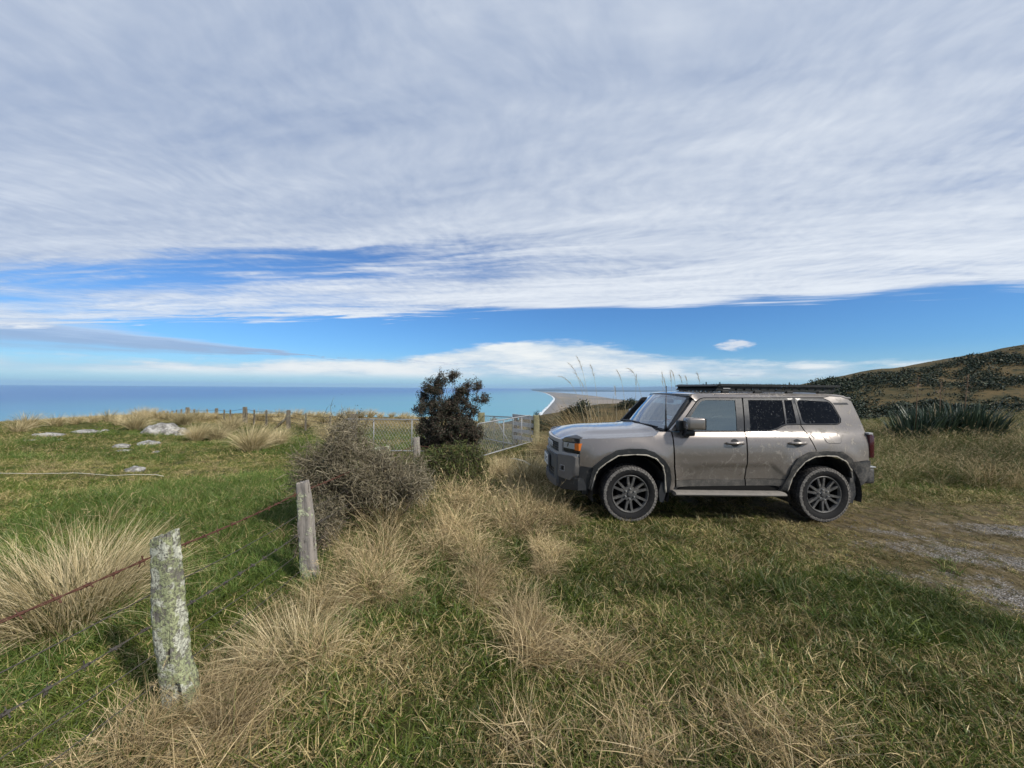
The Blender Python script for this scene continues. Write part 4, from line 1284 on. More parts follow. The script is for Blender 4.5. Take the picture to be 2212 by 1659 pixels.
# roof
def roof_z(x, y):
    e = np.interp(x, [0.85, 1.0, 1.2, 3.15, 3.35, 3.55], [1.765, 1.790, 1.800, 1.797, 1.78, 1.735])
    return float(e + 0.022 * (1 - (min(abs(y), 0.72) / 0.72) ** 2) - 0.0)
ROOF = [(0.862, 0.0), (0.885, -0.4), (0.955, -0.70), (1.1, -0.690), (3.2, -0.655), (3.40, -0.60), (3.50, -0.3), (3.53, 0.0)]
panel('roof', ROOF + [(x, -y) for x, y in ROOF[1:-1]][::-1], lambda x, y: Vector((x, y, roof_z(x, y))), (0, 0, -0.03), MAT['paint'], car, 0.10)
bm = box_bm(3.47, 0, 1.735, 0.22, 1.12, 0.035, 0.014, 2)
bm_obj('rear_spoiler', bm, MAT['paint'], car, smooth=True, angle=40)
# tailgate
def Rx(y, z):
    return float(np.interp(z, [0.45, 0.8, 1.25, 1.33, 1.75], [3.66, 3.66, 3.63, 3.61, 3.47])) - 0.08 * (abs(y) / 0.85) ** 3
tg = panel('tailgate', [(-0.80, 0.80), (0.80, 0.80), (0.80, 1.24), (0.70, 1.70), (-0.70, 1.70), (-0.80, 1.24)], lambda y, z: Vector((Rx(y, z), y, z)), (-0.04, 0, 0), MAT['paint'], car, 0.1,
           holes=[[(-0.66, 1.30), (0.66, 1.30), (0.60, 1.64), (-0.60, 1.64)]])
panel('rear_window', [(-0.66, 1.30), (0.66, 1.30), (0.60, 1.64), (-0.60, 1.64)], lambda y, z: Vector((Rx(y, z) - 0.01, y, z)), (-0.004, 0, 0), MAT['tint'], tg, 0.12)
bm = box_bm(3.62, 0, 0.60, 0.20, 1.62, 0.24, 0.05, 3)
bm_obj('rear_bumper', bm, MAT['cladding'], car, smooth=True, angle=40)
bm_obj('bumper_step', box_bm(3.64, 0, 0.728, 0.17, 1.62, 0.018, 0.006), MAT['silver'], car)

# roof rack
rk = empty('roof_rack', (0, 0, 0), 0, car)
for s in (-1, 1):
    pts = [(1.40, 1.915), (1.46, 1.940), (3.31, 1.932), (3.345, 1.918), (3.31, 1.900), (1.46, 1.906), (1.41, 1.900)]
    bm = bmesh.new(); prism(bm, [Vector((x, s * 0.585, z)) for x, z in pts], (0, s * 0.06, 0))
    bm_obj('tray_edge', bm, MAT['rack'], rk)
    sk = [(1.43, 1.903), (3.25, 1.898), (3.28, 1.845), (3.22, 1.818), (1.55, 1.826), (1.42, 1.85)]
    holes_ = []
    for xx in list(np.arange(1.72, 3.2, 0.123)):
        holes_.append([(xx + 0.022 * math.cos(a), 1.860 + 0.020 * math.sin(a)) for a in np.linspace(0, 2 * PI, 11)[:-1]])
    panel('side_rail', sk, lambda x, z: Vector((x, s * 0.615, z)), (0, -s * 0.012, 0), MAT['rack'], rk, 0.08, holes=holes_, smooth=False)
    for xx in (1.55, 2.05, 2.55, 3.05):
        bm_obj('rack_foot', box_bm(xx, s * 0.60, 1.812, 0.10, 0.05, 0.06, 0.008), MAT['rack'], rk)
    bm_obj('rack_label', box_bm(1.57, s * 0.622, 1.872, 0.11, 0.004, 0.016), MAT['silver'], rk)
for xx in np.arange(1.62, 3.3, 0.19):
    bm_obj('rack_slat', box_bm(float(xx), 0, 1.924, 0.085, 1.17, 0.020, 0.004), MAT['rack'], rk)
bm = bmesh.new()
prism(bm, [Vector(p) for p in [(1.385, -0.645, 1.905), (1.44, -0.645, 1.935), (1.48, -0.645, 1.915), (1.45, -0.645, 1.896)]], (0, 1.29, 0))
bm_obj('front_edge', bm, MAT['rack'], rk)
bm = bmesh.new()
prism(bm, [Vector(p) for p in [(1.40, -0.62, 1.845), (1.455, -0.62, 1.898), (1.468, -0.62, 1.892), (1.41, -0.62, 1.836)]], (0, 1.24, 0))
wd_ = bm_obj('wind_deflector', bm, MAT['rack'], rk)
for yy in np.linspace(-0.5, 0.5, 9):
    bm_obj('deflector_foot', box_bm(1.415, float(yy), 1.832, 0.02, 0.05, 0.03), MAT['rack'], wd_)

# inside and underneath
bm_obj('dashboard', box_bm(0.86, 0, 1.12, 0.46, 1.56, 0.26, 0.07, 3), MAT['dash'], car, smooth=True)
bm = lathe_bm([(0.185 + 0.016 * math.cos(a), 0.016 * math.sin(a)) for a in np.linspace(0, 2 * PI, 9)[:-1]], 28, True)
tube_bm([(-0.18, 0, 0), (0.18, 0, 0)], 0.02, 6, bm); tube_bm([(0, 0, 0), (0, 0, -0.18)], 0.02, 6, bm)
sw = bm_obj('steering_wheel', bm, MAT['dash'], car, smooth=True)
sw.matrix_local = Matrix.Translation((1.16, 0.38, 1.12)) @ Matrix.Rotation(math.radians(90), 4, 'Z') @ Matrix.Rotation(math.radians(-22), 4, 'X')
bm_obj('rear_seat', box_bm(2.55, 0, 1.10, 0.18, 1.35, 0.62, 0.06, 3), MAT['seat'], car, smooth=True)
bm_obj('rear_view_mirror', box_bm(0.98, 0.0, 1.665, 0.05, 0.24, 0.07, 0.018, 2), MAT['dash'], car, smooth=True)
bm_obj('sun_visor', box_bm(1.06, -0.36, 1.70, 0.16, 0.40, 0.018, 0.006), MAT['lining'], car)
bm_obj('head_lining', box_bm(2.2, 0, 1.748, 2.1, 1.22, 0.012), MAT['lining'], car)
bm = bmesh.new()
prism(bm, [Vector(p) for p in [(-0.62, -0.62, 0.50), (-0.62, -0.62, 1.02), (0.55, -0.62, 1.10), (0.62, -0.62, 0.72), (3.50, -0.62, 0.72), (3.50, -0.62, 0.46)]], (0, 1.24, 0))
bm_obj('floor_pan', bm, MAT['under'], car)
for s in (-1, 1):
    bm_obj('inner_sill', box_bm(1.41, s * 0.80, 0.57, 1.55, 0.16, 0.30), MAT['under'], car)
    bm_obj('door_trim', box_bm(1.55, s * 0.855, 0.98, 1.75, 0.03, 0.50, 0.01), MAT['dash'], car)
    bm_obj('cargo_trim', box_bm(2.98, s * 0.755, 1.14, 0.78, 0.05, 0.36, 0.01), MAT['dash'], car)
for xx, zz in ((0.0, 0.39), (2.82, 0.37)):
    bm_obj('axle', tube_bm([(xx, -0.75, zz), (xx, 0.75, zz)], 0.055, 10), MAT['under'], car, smooth=True)
bm_obj('chassis_rail', box_bm(1.45, 0.0, 0.45, 3.9, 0.95, 0.14, 0.02), MAT['under'], car)

# ---- wheels
def wheel(px, py_, pz, s, turn):
    wr = empty('wheel', (px, py_, pz), 0, car)
    wr.rotation_euler = (0, turn, 0)
    R_, Wt = 0.395, 0.27
    h = Wt / 2
    # profile from the inner bead round to the outer bead; y negative = outer face when s=-1
    prof = [(0.262, h * 0.78), (0.30, h * 0.98), (0.345, h * 1.0), (0.372, h * 0.95), (0.386, h * 0.80), (0.388, 0), (0.386, -h * 0.80), (0.372, -h * 0.95), (0.345, -h * 1.0), (0.30, -h * 0.98), (0.262, -h * 0.78)]
    if s > 0: prof = [(r, -y) for r, y in prof]
    bm = lathe_bm(prof, 64)
    sidewall_faces = list(bm.faces)
    me_ty = None
    # tread blocks
    nb = 56
    for k in range(nb):
        a0 = 2 * PI * k / nb
        for row, (y0, y1, sh) in enumerate(((-1.0, -0.60, 0.0), (-0.54, -0.06, 0.5), (0.0, 0.48, 0.0), (0.54, 1.0, 0.5))):
            w_ = 2 * PI / nb * (0.72 if (k % 2 or row in (1, 2)) else 0.80)
            a1 = a0 + sh * 2 * PI / nb
            vs_ = []
            for ang in (a1 - w_ / 2, a1 + w_ / 2):
                for yy in (y0, y1):
                    edge_ = abs(yy) > 0.9
                    rt = R_ - (0.012 if edge_ else 0.0)
                    rb2 = 0.372 if edge_ else 0.380
                    yb = yy * h * (1.01 if edge_ else 1.0)
                    vs_.append((bm.verts.new((rb2 * math.cos(ang), yb, rb2 * math.sin(ang))), bm.verts.new((rt * math.cos(ang), yy * h * (0.97 if edge_ else 1), rt * math.sin(ang)))))
            (a_b, a_t), (b_b, b_t), (c_b, c_t), (d_b, d_t) = vs_
            for f in ((a_t, b_t, d_t, c_t), (a_b, a_t, c_t, c_b), (b_t, b_b, d_b, d_t), (a_b, b_b, b_t, a_t), (c_t, d_t, d_b, c_b)):
                bm.faces.new(f)
        # shoulder lug down the side wall
        if True:
            aw = 2 * PI / nb * 0.36
            for sg in (-1, 1):
                vv = []
                for ang in (a0 - aw / 2, a0 + aw / 2):
                    for rr_, yy in ((0.378, 1.00), (0.350 - 0.012 * (k % 2), 1.04)):
                        vv.append(bm.verts.new((rr_ * math.cos(ang), sg * h * yy, rr_ * math.sin(ang))))
                bm.faces.new((vv[0], vv[1], vv[3], vv[2]))
    bmesh.ops.recalc_face_normals(bm, faces=bm.faces[:])
    me = bpy.data.meshes.new('tyre'); bm.to_mesh(me); bm.free()
    me.materials.append(MAT['tyre_wall']); me.materials.append(MAT['tyre']); me.materials.append(MAT['tyre_mud'])
    for p in me.polygons:
        c = p.center
        r = math.hypot(c.x, c.z)
        p.material_index = 1 if r > 0.374 and abs(c.y) < h * 0.93 else (2 if r > 0.338 else 0)
        p.use_smooth = p.index < 64 * 10
    me.set_sharp_from_angle(angle=math.radians(35))
    ty = link('tyre', me, None, wr)
    # rim
    o_ = s   # outward
    barrel = [(0.262, o_ * h * 0.80), (0.252, o_ * h * 0.84), (0.243, o_ * h * 0.74), (0.232, o_ * h * 0.30), (0.225, -o_ * h * 0.6), (0.05, -o_ * h * 0.55)]
    rim = bm_obj('rim', lathe_bm([(0.266, o_ * h * 0.77), (0.258, o_ * h * 0.86), (0.246, o_ * h * 0.80), (0.240, o_ * h * 0.66), (0.234, o_ * h * 0.55)], 64), MAT['rim'], wr, smooth=True)
    bm_obj('rim_barrel', lathe_bm([(0.240, o_ * h * 0.60), (0.228, o_ * h * 0.2), (0.222, -o_ * h * 0.6), (0.04, -o_ * h * 0.55)], 48), MAT['rim_dark'], rim, smooth=True)
    bm_obj('brake_disc', lathe_bm([(0.165, o_ * 0.0), (0.165, o_ * 0.025), (0.07, o_ * 0.025)], 40), MAT['rim_dark'], rim, smooth=True, angle=40)
    bm = bmesh.new()
    yf = o_ * h * 0.70; yb = o_ * h * 0.42
    for k in range(6):
        ac_ = 2 * PI * k / 6 + PI / 2
        for sd_ in (-1, 1):
            a_out = ac_ + sd_ * 0.195; a_in = ac_ + sd_ * 0.20
            def pt_(r, a, off, y):
                return (r * math.cos(a) - off * math.sin(a), y, r * math.sin(a) + off * math.cos(a))
            r0, r1 = 0.085, 0.246
            w0, w1 = 0.0165, 0.0145
            yo = yf + o_ * 0.012
            top_ = [pt_(r0, a_in, -w0, yf), pt_(r0, a_in, w0, yf), pt_(r1, a_out, w1, yo), pt_(r1, a_out, -w1, yo)]
            bot_ = [pt_(r0, a_in, -w0, yb), pt_(r0, a_in, w0, yb), pt_(r1, a_out, w1, yb), pt_(r1, a_out, -w1, yb)]
            T_ = [bm.verts.new(q_) for q_ in top_]; B_ = [bm.verts.new(q_) for q_ in bot_]
            bm.faces.new(T_); bm.faces.new(B_[::-1])
            for i in range(4):
                bm.faces.new((T_[i], B_[i], B_[(i + 1) % 4], T_[(i + 1) % 4]))
        # web joining the pair near the hub
        wv_ = [(0.08, -0.30), (0.14, -0.205), (0.14, 0.205), (0.08, 0.30)]
        T_ = [bm.verts.new((r * math.cos(ac_ + a), yf - o_ * 0.006, r * math.sin(ac_ + a))) for r, a in wv_]
        B_ = [bm.verts.new((r * math.cos(ac_ + a), yb, r * math.sin(ac_ + a))) for r, a in wv_]
        bm.faces.new(T_); bm.faces.new(B_[::-1])
        for i in range(4):
            bm.faces.new((T_[i], B_[i], B_[(i + 1) % 4], T_[(i + 1) % 4]))
    bmesh.ops.recalc_face_normals(bm, faces=bm.faces[:])
    bm_obj('spokes', bm, MAT['rim'], wr)
    hub_ = bm_obj('hub', lathe_bm([(0.0005, yf + o_ * 0.002), (0.052, yf + o_ * 0.002), (0.098, yf + o_ * 0.002), (0.105, yf - o_ * 0.02)], 32), MAT['rim'], wr, smooth=True, angle=30)
    bm_obj('hub_cap', lathe_bm([(0.0005, yf + o_ * 0.018), (0.030, yf + o_ * 0.017), (0.037, yf + o_ * 0.010), (0.038, yf)], 24), MAT['rim'], hub_, smooth=True, angle=40)
    for k in range(6):
        a = 2 * PI * k / 6 + PI / 2
        c_, s_ = 0.070 * math.cos(a), 0.070 * math.sin(a)
        bm = lathe_bm([(0.0005, yf + o_ * 0.028), (0.008, yf + o_ * 0.027), (0.011, yf + o_ * 0.015), (0.011, yf)], 8)
        for v_ in bm.verts: v_.co += Vector((c_, 0, s_))
        bm_obj('lug_nut', bm, MAT['steel'], hub_)
    return wr
for s in (-1, 1):
    wheel(0.0, s * 0.812, 0.388, s, math.radians(4))
    wheel(2.82, s * 0.812, 0.362, s, math.radians(-9))

# ================================================================== blades, twigs and leaves
def blades(rng, base, az, lean, bend, length, width, segs=4, twist=None, tipw=0.12):
    """ribbons: arrays of n; returns verts, quads, rnd, tip"""
    n_ = len(az)
    base = np.asarray(base, float).reshape(n_, 3)
    if twist is None: twist = rng.uniform(-1.2, 1.2, n_)
    pos = base.copy()
    allp = []
    ds = length / segs
    ca, sa = np.cos(az), np.sin(az)
    for k in range(segs + 1):
        s_ = k / segs
        wk = width * (1 - (1 - tipw) * s_ ** 1.6) * 0.5
        ph = lean + bend * s_
        # side vector: horizontal normal, twisted about the blade
        sx = -sa * np.cos(twist) + np.sin(twist) * ca * np.cos(ph)
        sy = ca * np.cos(twist) + np.sin(twist) * sa * np.cos(ph)
        sz = -np.sin(twist) * np.sin(ph)
        S = np.stack([sx, sy, sz], -1) * wk[:, None]
        allp.append(np.stack([pos - S, pos + S], 1))
        phm = lean + bend * (s_ + 0.5 / segs)
        pos = pos + np.stack([np.sin(phm) * ca, np.sin(phm) * sa, np.cos(phm)], -1) * ds[:, None]
    V = np.stack(allp, 1)                  # n, segs+1, 2, 3
    idx = np.arange(n_ * (segs + 1) * 2).reshape(n_, segs + 1, 2)
    Q = np.stack([idx[:, :-1, 0], idx[:, :-1, 1], idx[:, 1:, 1], idx[:, 1:, 0]], -1).reshape(-1, 4)
    rnd = np.repeat(rng.rand(n_), (segs + 1) * 2)
    tip = np.tile(np.repeat(np.linspace(0, 1, segs + 1), 2), n_)
    return V.reshape(-1, 3), Q, rnd, tip


class Acc:
    """gathers mesh pieces with their attributes"""
    def __init__(self):
        self.v, self.q, self.t, self.r, self.p, self.n = [], [], [], [], [], 0
    def add(self, V, Q, rnd, tip=None):
        Q = np.asarray(Q) + self.n
        (self.q if Q.shape[1] == 4 else self.t).append(Q)
        self.v.append(V); self.r.append(rnd); self.p.append(np.zeros(len(V)) if tip is None else tip)
        self.n += len(V)
    def mesh(self, name, smooth=True):
        fl = []
        if self.q: fl.append(np.concatenate(self.q))
        if self.t: fl.append(np.concatenate(self.t))
        return np_mesh(name, np.concatenate(self.v), fl, smooth, {'rnd': np.concatenate(self.r), 'tip': np.concatenate(self.p)})


def sticks(rng, A, B, ra, rb_):
    """three sided tapered sticks from A to B"""
    n_ = len(A)
    d = B - A
    d = d / np.maximum(1e-6, np.linalg.norm(d, axis=1))[:, None]
    up = np.where(np.abs(d[:, 2:3]) > 0.9, np.array([[1.0, 0, 0]]), np.array([[0, 0, 1.0]]))
    u_ = np.cross(d, up); u_ /= np.linalg.norm(u_, axis=1)[:, None]
    v_ = np.cross(d, u_)
    ring = []
    for P, r in ((A, ra), (B, rb_)):
        for k in range(3):
            a = 2 * PI * k / 3
            ring.append(P + (u_ * math.cos(a) + v_ * math.sin(a)) * np.asarray(r).reshape(-1, 1))
    V = np.stack(ring, 1)
    i = np.arange(n_ * 6).reshape(n_, 6)
    Q = np.concatenate([np.stack([i[:, k], i[:, (k + 1) % 3], i[:, 3 + (k + 1) % 3], i[:, 3 + k]], -1) for k in range(3)])
    return V.reshape(-1, 3), Q, np.repeat(rng.rand(n_), 6)


def leaves(rng, P, size, flat=0.0, long=1.6):
    """little pointed leaves (two triangles) scattered at P"""
    n_ = len(P)
    a = rng.normal(size=(n_, 3)); a[:, 2] *= (1 - flat); a /= np.linalg.norm(a, axis=1)[:, None]
    b = rng.normal(size=(n_, 3)); b -= a * (a * b).sum(1)[:, None]; b /= np.linalg.norm(b, axis=1)[:, None]
    L = (size * rng.uniform(0.6, 1.3, n_))[:, None]
    V = np.stack([P - a * L * long * 0.5, P + b * L * 0.4, P + a * L * long * 0.5, P - b * L * 0.4], 1)
    i = np.arange(n_ * 4).reshape(n_, 4)
    return V.reshape(-1, 3), i, np.repeat(rng.rand(n_), 4)


def in_ell(rng, n_, c, r, shell=0.45):
    d = rng.normal(size=(n_, 3)); d /= np.linalg.norm(d, axis=1)[:, None]
    q = (shell + (1 - shell) * rng.rand(n_)) ** (1 / 1.6)
    return np.array(c) + d * q[:, None] * np.array(r)


# ================================================================== weathered timber
def _post_mat(name, wood1, wood2, lich1, lich2, amount, green=0.0):
    m, t, out = new_mat(name)
    tc_ = t.node('ShaderNodeTexCoord')
    P = tc_.outputs['Object']
    grain = t.noise(t.scale_vec(P, (60.0, 60.0, 4.0)), 1.0, 5, 0.65)
    crack = t.noise(t.scale_vec(P, (38.0, 38.0, 1.6)), 1.0, 3, 0.5)
    c = t.mix(grain, wood1, wood2)
    c = t.mix(t.step(crack, 0.60, 0.68), c, (0.05, 0.042, 0.036))
    big = t.noise(P, 5.5, 4, 0.6)
    sml = t.noise(P, 60.0, 4, 0.75)
    spot_ = t.noise(P, 24.0, 4, 0.7)
    patch = t.math('ADD', t.math('MULTIPLY', big, 0.60), t.math('MULTIPLY', spot_, 0.46))
    lf = t.step(patch, 0.62 - 0.18 * amount, 0.70 - 0.18 * amount)
    lf = t.math('MULTIPLY', lf, t.step(sml, 0.36, 0.52))
    lc = t.mix(t.step(t.noise(P, 11.0, 3, 0.5), 0.50, 0.56), lich1, lich2)
    lc = t.mix(t.math('MULTIPLY', t.step(sml, 0.60, 0.72), 0.7), lc, tuple(0.45 * q for q in lich1))
    c = t.mix(lf, c, lc)
    h = t.math('ADD', t.math('MULTIPLY', grain, 0.6), t.math('MULTIPLY', t.math('MULTIPLY', lf, sml), 1.2))
    h = t.math('SUBTRACT', h, t.math('MULTIPLY', t.step(crack, 0.60, 0.68), 1.0))
    principled(t, out, c, 0.92, 0, 0.15, bump_node(t, h, 0.8, 0.012))
    return m
MAT['post_lichen'] = _post_mat('lichen_post', (0.085, 0.078, 0.066), (0.25, 0.235, 0.21), (0.37, 0.40, 0.23), (0.60, 0.61, 0.50), 1.0)
MAT['post_grey'] = _post_mat('grey_post', (0.17, 0.15, 0.13), (0.36, 0.33, 0.30), (0.44, 0.49, 0.30), (0.58, 0.62, 0.42), 0.42)
MAT['post_far'] = _post_mat('far_post', (0.10, 0.085, 0.065), (0.24, 0.21, 0.165), (0.25, 0.27, 0.15), (0.33, 0.33, 0.25), 0.3)
MAT['post_green'] = _post_mat('treated_post', (0.19, 0.175, 0.10), (0.30, 0.28, 0.17), (0.27, 0.28, 0.14), (0.34, 0.34, 0.20), 0.4)
MAT['board'] = _post_mat('whitewashed_board', (0.42, 0.41, 0.40), (0.60, 0.59, 0.58), (0.5, 0.5, 0.45), (0.66, 0.66, 0.62), 0.2)
MAT['rust'] = plain('rusty_wire', (0.085, 0.032, 0.020), 0.85, var=0.5, nscale=40)
MAT['wire'] = plain('old_wire', (0.06, 0.052, 0.045), 0.8, var=0.4, nscale=30)
MAT['galv'] = plain('galvanised_pipe', (0.30, 0.31, 0.32), 0.55, metal=0.25, var=0.25, nscale=9)
MAT['net'] = plain('galvanised_netting', (0.34, 0.35, 0.36), 0.6, metal=0.2, var=0.15)
MAT['tape'] = plain('white_tape', (0.68, 0.66, 0.58), 0.7, var=0.1)


def rough_post(name, foot, top, w0, w1, mat, parent, seed=0, flat=0.75, slant=0.0, rings=18, sides=16, knots=0.16, split=None, crust=0.0):
    """split timber post from foot to top (world points): lobed uneven section, slanted sawn top"""
    rng = random.Random(seed)
    A, B = Vector(foot), Vector(top)
    ax = (B - A)
    H = ax.length; ax.normalize()
    u_ = Vector((1, 0, 0)); u_ = (u_ - ax * u_.dot(ax)).normalized(); v_ = ax.cross(u_)
    me_v, me_f = [], []
    ph = [rng.uniform(0, 6.28) for _ in range(6)]
    for i in range(rings + 1):
        t_ = i / rings
        w_ = (w0 + (w1 - w0) * t_) * 0.5
        cx = 0.10 * w_ * math.sin(3.1 * t_ + ph[0]) + 0.12 * w_ * math.sin(7.0 * t_ + ph[1])
        for k in range(sides):
            a = 2 * PI * k / sides
            c, s_ = math.cos(a), math.sin(a)
            p_ = (abs(c) ** 5 + abs(s_ / 1.0) ** 5) ** (-1 / 5.0)
            r = w_ * p_ * (1 + knots * (0.45 * math.sin(2 * a + ph[2] + 1.5 * t_) + 0.35 * math.sin(3 * a + ph[3] - 2.2 * t_) + 0.3 * math.sin(9 * t_ + 2 * a + ph[4]) + 0.25 * rng.uniform(-1, 1)))
            zz = H * t_
            if i == rings: zz += slant * c + 0.010 * rng.uniform(-1, 1); r *= 0.95
            if split and abs(a - split[0]) < 0.12 and t_ < split[1]: r *= 0.55
            if crust:
                nz = Vector((c * 2.2, s_ * 2.2, zz * 14.0 + seed))
                r += crust * (mnoise.noise(nz) + 0.7 * mnoise.noise(nz * 3.1)) + 0.6 * crust * mnoise.noise(Vector((c * 9, s_ * 9, zz * 2.0)))
            kink = 0.022 * (1 - float(sm(0.34, 0.46, t_))) * (c > -0.2) if crust > 0.003 else 0.0
            q_ = A + u_ * (c * r + cx + kink) + v_ * (s_ * r * flat) + ax * zz
            me_v.append(q_)
    for i in range(rings):
        for k in range(sides):
            a = i * sides + k; b = i * sides + (k + 1) % sides
            me_f.append((a, b, b + sides, a + sides))
    ct = len(me_v)
    me_v.append(sum((me_v[rings * sides + k] for k in range(sides)), Vector()) / sides + ax * 0.004)
    bm = bmesh.new()
    vs = [bm.verts.new(v) for v in me_v]
    for f in me_f: bm.faces.new([vs[i] for i in f])
    for k in range(sides): bm.faces.new((vs[rings * sides + k], vs[rings * sides + (k + 1) % sides], vs[ct]))
    bmesh.ops.recalc_face_normals(bm, faces=bm.faces[:])
    o = bm_obj(name, bm, mat, parent, smooth=True, angle=40)
    return o


def wire(name, pts, r, mat, parent, sag=0.015, n_=14, twist=False):
    P = []
    for i in range(len(pts) - 1):
        a, b = Vector(pts[i]), Vector(pts[i + 1])
        for k in range(n_):
            t_ = k / n_
            q_ = a.lerp(b, t_); q_.z -= sag * 4 * t_ * (1 - t_)
            P.append(q_)
    P.append(Vector(pts[-1]))
    if not twist:
        return bm_obj(name, tube_bm(P, r, 5), mat, parent, smooth=True)
    bm = bmesh.new()
    # two strands twisted together
    L = 0.0; strands = [[], []]
    fine = []
    for i in range(len(P) - 1):
        m_ = max(1, int((P[i + 1] - P[i]).length / 0.02))
        fine += [P[i].lerp(P[i + 1], j / m_) for j in range(m_)]
    fine.append(P[-1])
    for i, q_ in enumerate(fine):
        for s_ in (0, 1):
            a = i * 0.55 + s_ * PI
            strands[s_].append(q_ + Vector((math.cos(a) * r * 0.9, 0, math.sin(a) * r * 0.9)))
    for st_ in strands: tube_bm(st_, r * 0.8, 4, bm)
    return bm_obj(name, bm, mat, parent)


def barb(p, d, mat, parent, rng, size=0.022):
    bm = bmesh.new()
    p = Vector(p); d = Vector(d).normalized()
    for k in range(2):
        a = rng.uniform(0, 6.28)
        n1 = d.cross(Vector((math.cos(a), 0.3, math.sin(a)))).normalized()
        c = p + d * (0.006 * (k * 2 - 1))
        tube_bm([c - n1 * size + d * 0.006, c + n1 * size - d * 0.004], [0.0012, 0.0036], 4, bm)
    tube_bm([p - d * 0.013, p + d * 0.013], 0.0085, 5, bm)
    return bm_obj('barb', bm, mat, parent)


# ---- near fence: line of split posts with barbed and plain wires
nf = empty('wire_fence', (-1.88, 2.2, 0))
tag(nf, 'old split post fence with rusty barbed wire running away from the viewer', 'fence')
def par(o, root):
    o.parent = root
    o.matrix_parent_inverse = Matrix.Translation(-Vector(root.location))
    return o
def gp(x, y, dz=0.0): return Vector((x, y, ground_at(x, y) + dz))
p1f, p1t = gp(-1.855, 2.20, -0.25), Vector((-1.925, 2.14, 1.025))
p2f, p2t = gp(-1.84, 3.62, -0.25), Vector((-1.935, 3.58, 0.965))
p3f, p3t = gp(-1.84, 5.55, -0.2), Vector((-1.875, 5.55, 0.985))
p4f, p4t = gp(-1.76, 7.3, -0.2), Vector((-1.80, 7.3, 0.895))
p5f, p5t = gp(-1.30, 9.0, -0.2), Vector((-1.29, 9.0, 0.56))
posts_near = []
for f_, t_, w0, w1, mt_, sd_, sl, fl_, lb in (
        (p1f, p1t, 0.170, 0.132, 'post_lichen', 4, 0.022, 0.70, 'leaning grey post thick with pale lichen'),
        (p2f, p2t, 0.150, 0.108, 'post_grey', 9, 0.006, 0.80, 'grey cracked post with yellow green lichen patches'),
        (p3f, p3t, 0.19, 0.20, 'post_lichen', 15, 0.01, 0.6, 'broad stub post white with lichen above the thorn bush'),
        (p4f, p4t, 0.13, 0.12, 'post_grey', 21, 0.004, 0.8, 'bare grey post beside the dark tree'),
        (p5f, p5t, 0.12, 0.11, 'post_grey', 27, 0.004, 0.8, 'short grey post under the dark tree')):
    o = rough_post('post', f_, t_, w0, w1, MAT[mt_], None, sd_, fl_, sl, split=(5.1, 0.36) if sd_ == 4 else None, crust=0.0045 if sd_ == 4 else 0.0028, rings=70, sides=44)
    par(o, nf); tag(o, lb); posts_near.append(o)
rngb = random.Random(5)
pre = Vector((-2.02, 0.62, 0.0))
def on_post(f_, t_, z, side=0.0):
    k = (z - f_.z) / (t_.z - f_.z)
    q_ = f_.lerp(t_, k); q_.x -= side
    return q_
for zz, barbed, mt_, rr in ((0.865, True, 'rust', 0.0042), (0.665, False, 'wire', 0.003), (0.495, True, 'wire', 0.003), (0.33, False, 'wire', 0.0028), (0.17, False, 'wire', 0.0028)):
    pts = [Vector((-2.10, 0.55, zz + 0.10)), on_post(p1f, p1t, zz + 0.045, 0.06), on_post(p2f, p2t, zz, 0.05), on_post(p3f, p3t, zz - 0.03, 0.06), on_post(p4f, p4t, zz - 0.12, 0.04), on_post(p5f, p5t, min(zz, 0.5) - 0.05, 0.03)]
    wr = wire('barbed_wire' if barbed else 'plain_wire', pts, rr, MAT[mt_], None, 0.02, 14, barbed)
    par(wr, nf)
    if barbed:
        for i in range(3):
            a, b = pts[i], pts[i + 1]
            L = (b - a).length
            k = 0.07
            while k < L:
                t_ = k / L
                q_ = a.lerp(b, t_); q_.z -= 0.02 * 4 * t_ * (1 - t_)
                bo = barb(q_, b - a, MAT[mt_], None, rngb, 0.028 if i == 0 else 0.022)
                bo.parent = wr; bo.matrix_parent_inverse = Matrix.Translation(-Vector(nf.location)) if False else Matrix()
                par2 = Matrix.Translation(-Vector(nf.location))
                bo.parent = wr
                bo.matrix_parent_inverse = Matrix.Identity(4)
                k += 0.135 + rngb.uniform(-0.02, 0.02)

